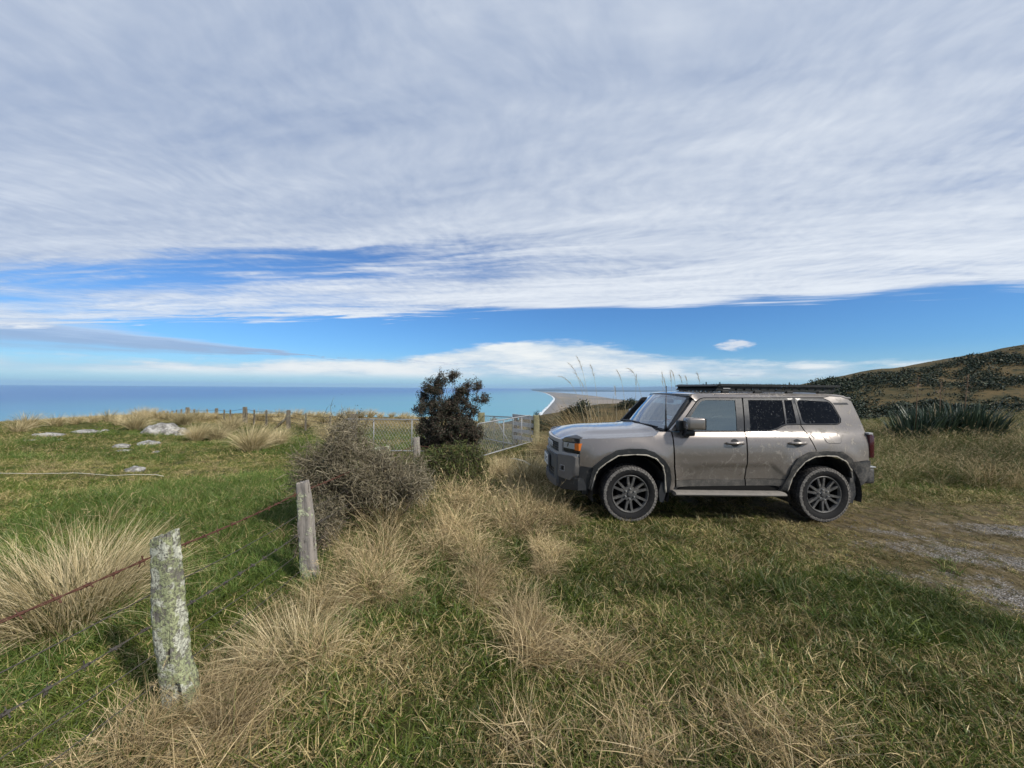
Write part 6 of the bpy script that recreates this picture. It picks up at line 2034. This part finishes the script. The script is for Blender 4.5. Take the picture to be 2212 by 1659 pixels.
# ---- flax on the bank
def flax(label, x, y, seed, n_=150, L=(1.0, 1.9), stalks=1):
    root = empty('flax_bush', gp(x, y))
    tag(root, label, 'flax', 'flax bushes on the bank')
    rng = np.random.RandomState(seed)
    a = rng.uniform(0, 2 * PI, n_); r = 0.40 * np.sqrt(rng.rand(n_))
    base = np.stack([r * np.cos(a), r * np.sin(a), np.zeros(n_)], -1)
    V_, Q_, rn, tp = blades(rng, base, a + rng.normal(0, 0.4, n_), rng.uniform(0.03, 0.55, n_), rng.uniform(-0.1, 0.6, n_), rng.uniform(*L, n_) * 0.86, rng.uniform(0.05, 0.085, n_), 5, rng.uniform(-0.9, 0.9, n_), tipw=0.06)
    ac_ = Acc(); ac_.add(V_, Q_, rn, tp)
    link('leaves', ac_.mesh('leaves'), MAT['flax'], root)
    for k in range(stalks):
        h_ = 1.9 + 0.5 * rng.rand(); dx_ = rng.uniform(-0.3, 0.3)
        bm = tube_bm([(dx_, 0, 0.3), (dx_ * 1.3, 0, h_ * 0.6), (dx_ * 1.7, 0, h_)], [0.018, 0.014, 0.007], 6)
        st_ = bm_obj('flower_stalk', bm, MAT['stalk'], root, smooth=True)
        P = np.stack([dx_ * 1.55 + rng.normal(0, 0.05, 26), rng.normal(0, 0.05, 26), h_ * rng.uniform(0.7, 1.0, 26)], -1)
        V_, Q_, rn = leaves(rng, P, np.full(26, 0.06), 0, 1.6)
        ac_ = Acc(); ac_.add(V_, Q_, rn); link('seed_pods', ac_.mesh('seed_pods', False), MAT['stalk'], st_)
    return root
MAT['stalk'] = plain('flax_stalk', (0.13, 0.085, 0.05), 0.85, var=0.3)
for i, (px, Y, lb, stk, L_) in enumerate([(1968, 12.8, 'leftmost flax bush on the bank behind the car', 1, (0.7, 1.35)), (1990, 13.2, 'flax bush right of the leftmost one', 0, (0.9, 1.6)), (2022, 13.0, 'middle flax bush on the bank', 1, (0.9, 1.6)),
                                          (2062, 13.2, 'tall flax bush right of the middle one', 1, (1.0, 1.75)), (2098, 12.8, 'broad flax bush with a few dead pale leaves', 0, (1.0, 1.75)), (2116, 12.6, 'rightmost flax bush beside the dry bank grass', 0, (0.7, 1.3))]):
    d = ray(px, 950); flax(lb, float(d[0] * Y / d[1]), Y, 71 + i, 170, L_, stk)

# ---- trees below the brow and on the knoll
def lump_mesh(seed, n_clump, n_leaf, shape, leaf, matname, name='crown'):
    rng = np.random.RandomState(seed)
    cs = in_ell(rng, n_clump, (0, 0, 0), (1, 1, 1), 0.35)
    cs = cs[cs[:, 2] > -0.45]
    ac_ = Acc()
    P = cs[rng.randint(0, len(cs), n_leaf)] + rng.normal(0, 0.17, (n_leaf, 3))
    P = P * np.array(shape)
    V_, Q_, rn = leaves(rng, P, np.full(n_leaf, leaf), 0.15, 1.2); ac_.add(V_, Q_, rn)
    me = ac_.mesh(name, False); me.materials.append(MAT[matname])
    return me
def small_tree(name, label, px, py_top, Y, w_, h_, seed, zbase=None, group=None, cat='tree'):
    d = ray(px, py_top); T_ = Vector(d * (Y / d[1])); T_.z += CAM_Z
    root = empty(name, (T_.x, Y, T_.z - h_))
    tag(root, label, cat, group)
    me = lump_mesh(seed, 26, 2600, (w_ / 2, w_ / 2, h_ * 0.42), w_ * 0.045, 'tree_leaf')
    o = link('crown', me, None, root); o.location = (0, 0, h_ * 0.58)
    rng = random.Random(seed)
    bm = tube_bm([(0, 0, -1.5), (0.03 * w_, 0, h_ * 0.35), (0, 0, h_ * 0.7)], [0.05 * w_, 0.04 * w_, 0.015 * w_], 8)
    for k in range(6):
        a = rng.uniform(0, 6.28); tube_bm([(0, 0, h_ * (0.25 + 0.06 * k)), (0.32 * w_ * math.cos(a), 0.32 * w_ * math.sin(a), h_ * (0.45 + 0.06 * k))], [0.025 * w_, 0.008 * w_], 5, bm)
    bm_obj('trunk', bm, MAT['bark'], root, smooth=True)
    return root
small_tree('conifer', 'dark tree standing behind the round gate post', 1161, 889, 26, 0.95, 2.0, 81)
for i, (px, ty, w_, h_, lb) in enumerate([(1172, 905, 1.6, 1.7, 'dark scrub at the right of the round gate post'), (1190, 912, 1.5, 1.5, 'low dark scrub between gate post and bonnet'), (1205, 897, 0.7, 1.3, 'small dark tree left of the toetoe')]):
    small_tree('dark_shrub', lb, px, ty, 24, w_, h_, 84 + i, cat='shrub')
small_tree('round_tree', 'wide dome of dark foliage behind the leftmost toetoe', 1252, 867, 62, 5.4, 4.4, 88)
small_tree('round_tree', 'smaller dark shoulder of foliage left of the wide dome', 1228, 880, 61, 2.6, 2.8, 92)
small_tree('round_tree', 'dark rounded tree left of the snorkel on the knoll', 1361, 861, 66, 4.2, 3.6, 89)
small_tree('dark_shrub', 'small dark bush on the knoll skyline left of the rounded tree', 1336, 872, 68, 1.6, 1.4, 90, cat='shrub')
small_tree('dark_shrub', 'small dark bush right of the rounded tree on the knoll', 1386, 874, 66, 1.5, 1.3, 91, cat='shrub')

# ---- scrub on the hillside
SCR = [lump_mesh(300 + k, 16, 520, (1, 1, 0.72), 0.17, 'hill_leaf', 'foliage') for k in range(5)]
rs = np.random.RandomState(17)
cand = []
for k in range(16000):
    x = rs.uniform(50, 340); y = rs.uniform(66, 192)
    t_ = x / y
    if not (0.70 < t_ < 1.45): continue
    n_ = fnoise(x, y, 0.04, 31); n2 = fnoise(x, y, 0.12, 77)
    dens_ = 0.05 + 1.0 * float(sm(0.47, 0.60, n_ * 0.6 + n2 * 0.4)) + 0.9 * float(sm(1.02, 0.84, t_)) + 0.7 * float(sm(95, 72, y))
    if rs.rand() > dens_ * 0.5: continue
    cand.append((x, y, rs.uniform(0.9, 3.0) * (1.0 + 0.35 * float(sm(0.95, 0.8, t_)))))
rs.shuffle(cand)
cand = cand[:1500]
cand.sort(key=lambda c: -c[2] / c[1])
hl = 'dark rounded shrub scattered over the golden hillside'
for x, y, r in cand[:295]:
    o = link('hill_shrub', SCR[rs.randint(5)], None)
    o.location = (x, y, float(hill_z(x, y)) + r * 0.25); o.scale = (r * rs.uniform(0.9, 1.5), r, r * rs.uniform(0.7, 1.05)); o.rotation_euler = (0, 0, rs.uniform(0, 6))
    tag(o, hl, 'shrub', 'shrubs on the hillside')
# the smaller rest as one mass
ac_ = Acc()
for x, y, r in cand[295:]:
    rng = np.random.RandomState(int(x * 100) % 9999)
    P = in_ell(rng, 60, (x, y, float(hill_z(x, y)) + r * 0.2), (r * 1.1, r, r * 0.7), 0.3)
    V_, Q_, rn = leaves(rng, P, np.full(60, r * 0.26), 0.1, 1.2); ac_.add(V_, Q_, rn)
for k in range(3600):
    x = rs.uniform(60, 330); y = rs.uniform(72, 188)
    if not (0.72 < x / y < 1.42): continue
    r = rs.uniform(0.3, 0.85)
    rng = np.random.RandomState(k)
    P = in_ell(rng, 16, (x, y, float(hill_z(x, y)) + r * 0.2), (r * 1.2, r, r * 0.6), 0.2)
    V_, Q_, rn = leaves(rng, P, np.full(16, r * 0.4), 0.1, 1.2); ac_.add(V_, Q_, rn)
o = link('hillside_scrub', ac_.mesh('hillside_scrub', False), MAT['hill_leaf'])
tag(o, 'small scattered scrub covering the hillside between larger shrubs', 'scrub', kind='stuff')
# darker green bushes in the gully at the foot of the hill
for k in range(60):
    y = rs.uniform(52, 84); t_ = rs.uniform(0.80, 1.24); x = y * t_
    r = rs.uniform(1.2, 2.6)
    z_ = CAM_Z - y * (0.058 + 0.02 * rs.rand()) 
    o = link('gully_bush', SCR[k % 5], None)
    o.location = (x, y, float(hill_z(x, y)) + 0.3 * r); o.scale = (r * 1.25, r, r * 0.8); o.rotation_euler = (0, 0, rs.uniform(0, 6))
    tag(o, 'dark green bush crowding the gully at the foot of the hill', 'shrub', 'bushes in the gully')
# row of pines on the low ridge behind the roof rack
def pine_mesh(seed):
    rng = np.random.RandomState(seed)
    n_ = 420
    t_ = rng.rand(n_) ** 0.8
    rad = (1 - t_) * 0.9 + 0.08
    a = rng.uniform(0, 6.28, n_)
    P = np.stack([np.cos(a) * rad * rng.uniform(0.3, 1, n_), np.sin(a) * rad * rng.uniform(0.3, 1, n_), 0.6 + t_ * 4.6], -1)
    V_, Q_, rn = leaves(rng, P, np.full(n_, 0.34), 0.2, 1.5)
    ac_ = Acc(); ac_.add(V_, Q_, rn)
    me = ac_.mesh('crown', False); me.materials.append(MAT['tree_leaf']); return me
PM = [pine_mesh(k) for k in range(3)]
bm = tube_bm([(0, 0, -2), (0, 0, 2.5), (0, 0, 5.0)], [0.16, 0.11, 0.03], 6)
PT = bpy.data.meshes.new('trunk'); bm.to_mesh(PT); bm.free(); PT.materials.append(MAT['bark'])
for k in range(34):
    px = 1518 + k * 6.2 + rs.uniform(-1.5, 1.5)
    if px > 1730: break
    Y = 205 + rs.uniform(-4, 4)
    d = ray(px, 829.5 - 1.2 * (k in (1, 6, 30)) * 3 + rs.uniform(-0.8, 0.8)); T_ = d * (Y / d[1])
    root = empty('pine_tree', (float(T_[0]), Y, float(T_[2]) + CAM_Z - 5.2))
    tag(root, 'small conifer in the row showing above the roof rack', 'tree', 'conifer row behind the roof rack')
    c_ = link('crown', PM[k % 3], None, root); tr2 = link('trunk', PT, None, root)
ridge_me = grid_mesh('ridge', axis([(90, 190, 4)]), axis([(170, 260, 6)]), lambda X, Y: -1.6 - 0.02 * np.maximum(0, Y - 205) ** 1.2 - 0.04 * np.maximum(0, 200 - Y) ** 1.15 - 0.002 * np.maximum(0, 115 - X) ** 2 + (fnoise(X, Y, 0.05, 2) - 0.5) * 1.0)
tag(link('ridge', ridge_me, MAT['hill']), 'low dark ridge carrying a row of conifers', 'ridge', kind='structure')

# ================================================================== grass as instanced tufts
PROTO = bpy.data.collections.new('grass_tufts')       # not linked into the scene: only instanced

def tuft(name, seed, n_, R0, L, lean, bend, width, segs, mat, heads=0):
    rng = np.random.RandomState(seed)
    a = rng.uniform(0, 2 * PI, n_); r = R0 * np.sqrt(rng.rand(n_))
    base = np.stack([r * np.cos(a), r * np.sin(a), -0.015 * np.ones(n_)], -1)
    az_ = rng.uniform(0, 2 * PI, n_)
    ln = rng.uniform(*L, n_)
    V_, Q_, rn, tp = blades(rng, base, az_, rng.uniform(*lean, n_), rng.uniform(*bend, n_), ln, width * rng.uniform(0.7, 1.3, n_), segs, tipw=0.12)
    ac_ = Acc(); ac_.add(V_, Q_, rn, tp)
    if heads:
        # seed heads: tufted hairs along the tips of some stems
        VV = V_.reshape(n_, segs + 1, 2, 3).mean(2)
        pick = rng.choice(n_, heads, replace=False)
        for i in pick:
            m_ = 16
            t_ = rng.uniform(0.0, 1.0, m_)
            P = VV[i, -2] + (VV[i, -1] - VV[i, -2]) * (0.2 + 0.8 * t_[:, None])
            d = VV[i, -1] - VV[i, -2]
            aa = math.atan2(d[1], d[0]); le = math.acos(max(-1, min(1, d[2] / (np.linalg.norm(d) + 1e-9))))
            v2, q2, _, t2 = blades(rng, P, aa + rng.normal(0, 0.9, m_), le + rng.normal(0, 0.3, m_), rng.uniform(0, 0.4, m_), rng.uniform(0.012, 0.03, m_), np.full(m_, 0.0035), 1, tipw=0.3)
            ac_.add(v2, q2, np.full(len(v2), 0.02), t2)
    me = ac_.mesh(name)
    me.materials.append(MAT[mat])
    o = bpy.data.objects.new(name, me)
    return o


def tuft_set(name, objs):
    c = bpy.data.collections.new(name)
    for o in objs: c.objects.link(o)
    return c

TURF = tuft_set('turf_tufts', [tuft('turf_a%d' % k, 500 + k, 58, 0.09, (0.04, 0.125), (0.35, 1.35), (0.2, 1.3), 0.0052, 3, 'turf') for k in range(5)])
LUSH = tuft_set('lush_tufts', [tuft('lush_a%d' % k, 520 + k, 44, 0.09, (0.10, 0.24), (0.05, 0.85), (0.3, 1.4), 0.0052, 4, 'lush') for k in range(5)])
STRAW = tuft_set('straw_tufts', [tuft('straw_a%d' % k, 540 + k, 34, 0.12, (0.16, 0.38), (0.75, 1.45), (0.1, 0.75), 0.0040, 4, 'rank') for k in range(5)])
RANK = tuft_set('rank_tufts', [tuft('rank_a%d' % k, 560 + k, 42, 0.12, (0.22, 0.62), (0.05, 0.75), (0.2, 1.5), 0.0040, 5, 'rank', heads=5) for k in range(5)])
COARSE = tuft_set('coarse_tufts', [tuft('coarse_a%d' % k, 580 + k, 40, 0.30, (0.06, 0.16), (0.3, 1.2), (0.2, 1.2), 0.012, 2, 'turf') for k in range(4)])


def scatter_tree(coll):
    ng = bpy.data.node_groups.new('scatter_' + coll.name, 'GeometryNodeTree')
    ng.interface.new_socket('Geometry', in_out='INPUT', socket_type='NodeSocketGeometry')
    ng.interface.new_socket('Geometry', in_out='OUTPUT', socket_type='NodeSocketGeometry')
    N = ng.nodes
    gi_ = N.new('NodeGroupInput'); go = N.new('NodeGroupOutput')
    ci = N.new('GeometryNodeCollectionInfo'); ci.inputs['Collection'].default_value = coll
    ci.inputs['Separate Children'].default_value = True; ci.inputs['Reset Children'].default_value = True
    ip = N.new('GeometryNodeInstanceOnPoints'); ip.inputs['Pick Instance'].default_value = True
    def named(n_, typ):
        a = N.new('GeometryNodeInputNamedAttribute'); a.data_type = typ; a.inputs['Name'].default_value = n_
        return a.outputs['Attribute']
    ng.links.new(gi_.outputs[0], ip.inputs['Points'])
    ng.links.new(ci.outputs[0], ip.inputs['Instance'])
    ng.links.new(named('idx', 'INT'), ip.inputs['Instance Index'])
    ng.links.new(named('rot', 'FLOAT_VECTOR'), ip.inputs['Rotation'])
    ng.links.new(named('scl', 'FLOAT_VECTOR'), ip.inputs['Scale'])
    ng.links.new(ip.outputs[0], go.inputs[0])
    return ng


def scatter(name, label, coll, P, rot, scl, dry, lum, seed):
    me = bpy.data.meshes.new(name)
    n_ = len(P)
    me.vertices.add(n_)
    me.vertices.foreach_set('co', np.asarray(P, dtype=np.float32).ravel())
    rng = np.random.RandomState(seed)
    a = me.attributes.new('idx', 'INT', 'POINT'); a.data.foreach_set('value', rng.randint(0, len(coll.objects), n_).astype(np.int32))
    a = me.attributes.new('rot', 'FLOAT_VECTOR', 'POINT'); a.data.foreach_set('vector', np.asarray(rot, dtype=np.float32).ravel())
    a = me.attributes.new('scl', 'FLOAT_VECTOR', 'POINT'); a.data.foreach_set('vector', np.asarray(scl, dtype=np.float32).ravel())
    a = me.attributes.new('dry', 'FLOAT', 'POINT'); a.data.foreach_set('value', np.asarray(dry, dtype=np.float32))
    a = me.attributes.new('lum', 'FLOAT', 'POINT'); a.data.foreach_set('value', np.asarray(lum, dtype=np.float32))
    o = link(name, me)
    md = o.modifiers.new('scatter', 'NODES')
    md.node_group = scatter_tree(coll)
    return tag(o, label, 'grass', kind='stuff')


def sample(rng, bands):
    """points in the wedge of ground that can be seen; bands of (y0, y1, per square metre)"""
    xs_, ys_ = [], []
    for y0, y1, rho in bands:
        hw = lambda y: 1.55 * y + 1.2
        area = (hw(y0) + hw(y1)) * (y1 - y0)
        n_ = int(area * rho)
        y = rng.uniform(y0, y1, int(n_ * 1.1)); x = rng.uniform(-1, 1, len(y)) * hw(y1)
        k = np.abs(x) < hw(y)
        xs_.append(x[k]); ys_.append(y[k])
    return np.concatenate(xs_), np.concatenate(ys_)


def car_clear(X, Y, m_=0.0):
    """true where no wheel or sill stands"""
    cx, cy_ = X - 1.6119, Y - 6.2888
    lx = cx * math.cos(CAR_RZ) + cy_ * math.sin(CAR_RZ); ly = -cx * math.sin(CAR_RZ) + cy_ * math.cos(CAR_RZ)
    return ~((lx > -0.85) & (lx < 3.6) & (np.abs(ly) < 0.88 + m_))

GR = np.random.RandomState(77)
# ---- short turf everywhere
X, Y = sample(GR, [(0.9, 2.6, 430), (2.6, 4.5, 300), (4.5, 7.5, 170), (7.5, 12, 85), (12, 20, 22)])
Z = zones(X, Y)
keep = (1 - 0.25 * Z['rank'] - 0.5 * Z['lush'] - 0.3 * Z['straw']) * (1 - np.clip(Z['gravel'] * 1.1, 0, 0.9)) * (1 - 0.35 * Z['brown'])
under = ~car_clear(X, Y)
keep = np.where(under, keep * 0.35, keep)
k = GR.rand(len(X)) < keep
X, Y = X[k], Y[k]; Z = {a: b[k] for a, b in Z.items()}
n_ = len(X)
dist = np.hypot(X, Y)
dry = 0.31 - 0.08 * Z['padd'] + 0.75 * (Z['n2'] - 0.5) + 0.35 * Z['brown'] + 0.35 * Z['straw'] - 0.30 * Z['green'] + 0.02 * Z['padd'] * sm(6, 12, Y) + GR.normal(0, 0.10, n_)
dry = np.clip(dry - 0.25 * Z['lush'], 0.03, 0.95)
lum = np.clip(0.98 + 0.40 * Z['padd'] + 1.3 * (fnoise(X, Y, 1.6, 33) - 0.5) + GR.normal(0, 0.08, n_) - 0.22 * Z['green'] - 0.1 * Z['brown'], 0.4, 1.5)
sc = (0.84 - 0.36 * Z['brown'] + 0.25 * Z['green']) * (1 + 0.035 * np.maximum(0, dist - 6)) * GR.uniform(0.7, 1.35, n_) * (0.75 + 0.7 * fnoise(X, Y, 1.9, 47)) * (1 - 0.35 * Z['padd'] * (1 - Z['lush']) * sm(5, 9, Y))
scatter('short_turf', 'short mixed green and straw coloured turf', TURF, np.stack([X, Y, gz(X, Y)], -1),
        np.stack([GR.normal(0, 0.2, n_), GR.normal(0, 0.2, n_), GR.uniform(0, 6.28, n_)], -1), np.stack([sc, sc, sc * (1 - 0.35 * Z['brown'])], -1), dry, lum, 1)
# ---- lush pasture
X, Y = sample(GR, [(1.2, 4.0, 210), (4.0, 8.0, 130), (8.0, 12.0, 60), (12, 18, 20)])
Z = zones(X, Y)
w_ = np.maximum(Z['lush'], np.maximum(0.55 * Z['green'], 0.9 * Z['bank'] * sm(0.32, 0.52, Z['n1']))) + 0.42 * Z['rank'] * sm(0.40, 0.58, Z['n1'])
k = (GR.rand(len(X)) < w_) & car_clear(X, Y, 0.1)
X, Y = X[k], Y[k]; Z = {a: b[k] for a, b in Z.items()}; n_ = len(X)
dist = np.hypot(X, Y)
sc = GR.uniform(0.55, 1.15, n_) * (1 + 0.03 * np.maximum(0, dist - 6)) * (1 - 0.25 * Z['green']) * (0.7 + 0.6 * fnoise(X, Y, 1.4, 12))
lum = np.clip(1.08 + 0.9 * (fnoise(X, Y, 1.2, 63) - 0.5) - 0.40 * Z['green'] - 0.25 * Z['bank'], 0.35, 1.5)
dry = np.clip(0.08 + 0.25 * (Z['n2'] - 0.35) + 0.10 * Z['rank'] + 0.25 * Z['bank'], 0.01, 0.8)
scatter('lush_grass', 'lush bright green grass beyond the fence', LUSH, np.stack([X, Y, gz(X, Y)], -1),
        np.stack([GR.normal(0, 0.15, n_), GR.normal(0.1, 0.15, n_), GR.uniform(0, 6.28, n_)], -1), np.stack([sc, sc, sc], -1), dry, lum, 2)
# ---- fallen straw
X, Y = sample(GR, [(0.9, 2.8, 240), (2.8, 5.0, 150), (5.0, 9.0, 60)])
Z = zones(X, Y)
w_ = np.clip(Z['straw'] * 0.9 * (0.3 + 1.1 * Z['n1']) + 0.13 * Z['rank'] + 0.02, 0, 1) * (1 - Z['gravel'])
k = (GR.rand(len(X)) < w_) & car_clear(X, Y, 0.05)
X, Y = X[k], Y[k]; Z = {a: b[k] for a, b in Z.items()}; n_ = len(X)
flow = 2 * PI * fnoise(X, Y, 0.7, 88) * 1.5
sc = GR.uniform(0.65, 1.15, n_) * (0.55 + 0.45 * np.maximum(Z['straw'], Z['rank']))
lum = np.clip(0.98 + 0.5 * (fnoise(X, Y, 2.2, 5) - 0.5) + GR.normal(0, 0.06, n_), 0.5, 1.4)
scatter('fallen_straw', 'tangled dead straw lying over in the foreground', STRAW, np.stack([X, Y, gz(X, Y) + 0.01], -1),
        np.stack([GR.normal(0, 0.25, n_), GR.normal(0, 0.25, n_), flow + GR.normal(0, 0.5, n_)], -1), np.stack([sc, sc, sc], -1), np.clip(GR.normal(0.90, 0.06, n_), 0.5, 1), lum, 3)
# ---- rank standing grass along the fence and on the bank
X, Y = sample(GR, [(1.2, 3.0, 120), (3.0, 6.0, 85), (6.0, 10.0, 55), (10, 17, 26)])
Z = zones(X, Y)
thin = np.where(Y < 2.4, 0.45, 1.0)
w_ = np.clip(Z['rank'] * (0.0 + 0.55 * Z['n3']) * thin + Z['bank'] * (0.45 + 0.6 * Z['n3']), 0, 1) + 0.012 * Z['padd'] + 0.10 * ((X > -2.7) & (X < -1.5) & (Y < 2.35))
k = (GR.rand(len(X)) < w_) & car_clear(X, Y, 0.25)
X, Y = X[k], Y[k]; Z = {a: b[k] for a, b in Z.items()}; n_ = len(X)
dist = np.hypot(X, Y)
sc = GR.uniform(0.5, 1.1, n_) * (0.68 + 0.55 * sm(3, 5.5, Y)) * (1 + 0.1 * Z['bank'])
sc = np.where(Z['rank'] + Z['bank'] < 0.3, sc * 0.7, sc)
lum = np.clip(0.96 + 1.2 * (fnoise(X, Y, 1.1, 15) - 0.5) - 0.05 * Z['bank'], 0.4, 1.45)
dry = np.clip(0.68 + 1.3 * (Z['n2'] - 0.5) + 0.10 * sm(4, 6, Y) - 0.62 * Z['bank'] + GR.normal(0, 0.08, n_), 0.25, 0.98)
wx = 0.25
scatter('rank_grass', 'tall dry seeding grass along the fence and the bank', RANK, np.stack([X, Y, gz(X, Y)], -1),
        np.stack([GR.normal(0, 0.12, n_), GR.normal(0.22, 0.14, n_), GR.uniform(-0.9, 0.9, n_)], -1), np.stack([sc, sc, sc], -1), dry, lum, 4)
# ---- heavy drooping clumps of dead grass in the strip right of the fence
CLUMP = tuft_set('clump_tufts', [tuft('clump_a%d' % k, 600 + k, 420, 0.20, (0.30, 0.78), (0.02, 0.7), (0.5, 2.2), 0.0046, 6, 'rank', heads=26) for k in range(5)])
cl = []
for px, py, s_ in [(560, 1450, 0.75), (640, 1400, 0.7), (720, 1330, 0.75), (790, 1262, 0.85), (850, 1215, 0.95), (760, 1225, 0.9), (905, 1160, 1.0), (975, 1170, 0.95), (930, 1225, 0.8), (1010, 1105, 1.0), (1060, 1135, 1.05), (1040, 1215, 0.85), (1120, 1165, 0.95),
                   (1165, 1200, 0.75), (1085, 1285, 0.7), (1125, 1345, 0.75), (1010, 1320, 0.6), (1160, 1400, 0.7), (1095, 1085, 0.9), (1140, 1110, 0.9), (1040, 1060, 0.9), (1110, 1045, 0.85), (1185, 1130, 0.7), (880, 1290, 0.6), (430, 1600, 0.6), (330, 1625, 0.62), (250, 1650, 0.6), (500, 1520, 0.55),
                   (1000, 1160, 0.9), (1190, 1260, 0.55), (1230, 1210, 0.5), (1060, 1250, 0.75)]:
    q_ = spot(px, py)
    for j in range(1 + int(GR.rand() < 0.35)):
        cl.append((q_.x + GR.normal(0, 0.12), q_.y + GR.normal(0, 0.12), s_ * GR.uniform(0.65, 1.0)))
cl = np.array(cl)
n_ = len(cl)
scatter('dry_clumps', 'heavy drooping clumps of dead grass right of the fence', CLUMP, np.stack([cl[:, 0], cl[:, 1], gz(cl[:, 0], cl[:, 1])], -1),
        np.stack([GR.normal(0.0, 0.12, n_), GR.normal(0.38, 0.15, n_), GR.normal(-0.2, 0.35, n_)], -1), np.stack([cl[:, 2]] * 3, -1), np.clip(GR.normal(0.84, 0.08, n_), 0.55, 0.97), np.clip(GR.normal(1.05, 0.22, n_), 0.6, 1.5), 7)
# ---- coarse far pasture
X, Y = sample(GR, [(11, 18, 16), (18, 36, 7)])
Z = zones(X, Y)
n_ = len(X)
dry = np.clip(0.22 + 0.55 * sm(21, 29, Y) + 0.7 * (fnoise(X, Y, 0.35, 91) - 0.5) - 0.3 * Z['lush'], 0.05, 0.97)
lum = np.clip(1.15 + 0.6 * (fnoise(X, Y, 0.5, 17) - 0.5), 0.5, 1.4)
sc = GR.uniform(0.6, 1.2, n_)
scatter('far_pasture', 'tan and olive pasture on the far brow', COARSE, np.stack([X, Y, gz(X, Y)], -1),
        np.stack([GR.normal(0, 0.15, n_), GR.normal(0.1, 0.15, n_), GR.uniform(0, 6.28, n_)], -1), np.stack([sc, sc, sc], -1), dry, lum, 5)

# ---- loose stones of the track
X, Y = sample(GR, [(2.6, 6.2, 260)])
Z = zones(X, Y)
k = GR.rand(len(X)) < np.clip(Z['gravel'] * 1.1, 0, 1)
X, Y = X[k], Y[k]
SM = []
for s_ in range(4):
    bm = bmesh.new(); bmesh.ops.create_icosphere(bm, subdivisions=1, radius=1.0)
    r_ = random.Random(s_)
    for v_ in bm.verts: v_.co = Vector((v_.co.x * r_.uniform(0.7, 1.3), v_.co.y * r_.uniform(0.7, 1.2), v_.co.z * r_.uniform(0.4, 0.7)))
    me = bpy.data.meshes.new('stone%d' % s_); bm.to_mesh(me); bm.free(); me.materials.append(MAT['stone'] if 'stone' in MAT else MAT['rock'])
    SM.append(bpy.data.objects.new('stone%d' % s_, me))
STN = tuft_set('stones', SM)
n_ = len(X); sc = GR.uniform(0.004, 0.012, n_)
o = scatter('loose_gravel', 'grey loose gravel of the track at the right edge', STN, np.stack([X, Y, gz(X, Y) + 0.003], -1), np.stack([GR.normal(0, .3, n_), GR.normal(0, .3, n_), GR.uniform(0, 6.28, n_)], -1), np.stack([sc] * 3, -1), np.zeros(n_), np.ones(n_), 6)
o['category'] = 'gravel'

# ================================================================== air: thin even haze over land and sea
def haze_box():
    x0, x1, y0, y1, z0, z1 = -91000.0, 91000.0, -91000.0, 91000.0, SEA_Z - 1.0, 480.0
    bm = bmesh.new()
    bmesh.ops.create_cube(bm, size=1.0)
    for v_ in bm.verts:
        v_.co = Vector((x0 + (v_.co.x + 0.5) * (x1 - x0), y0 + (v_.co.y + 0.5) * (y1 - y0), z0 + (v_.co.z + 0.5) * (z1 - z0)))
    m = bpy.data.materials.new('haze'); m.use_nodes = True
    nt = m.node_tree; nt.nodes.clear()
    pv = nt.nodes.new('ShaderNodeVolumePrincipled')
    pv.inputs['Color'].default_value = (0.42, 0.68, 1.0, 1)
    pv.inputs['Density'].default_value = HAZE
    pv.inputs['Anisotropy'].default_value = 0.0
    out = nt.nodes.new('ShaderNodeOutputMaterial'); nt.links.new(pv.outputs[0], out.inputs['Volume'])
    o = bm_obj('haze', bm, m)
    return tag(o, 'thin blue sea haze fading the far shore', 'haze', kind='stuff')
HAZE = 1.3e-5
haze_box()
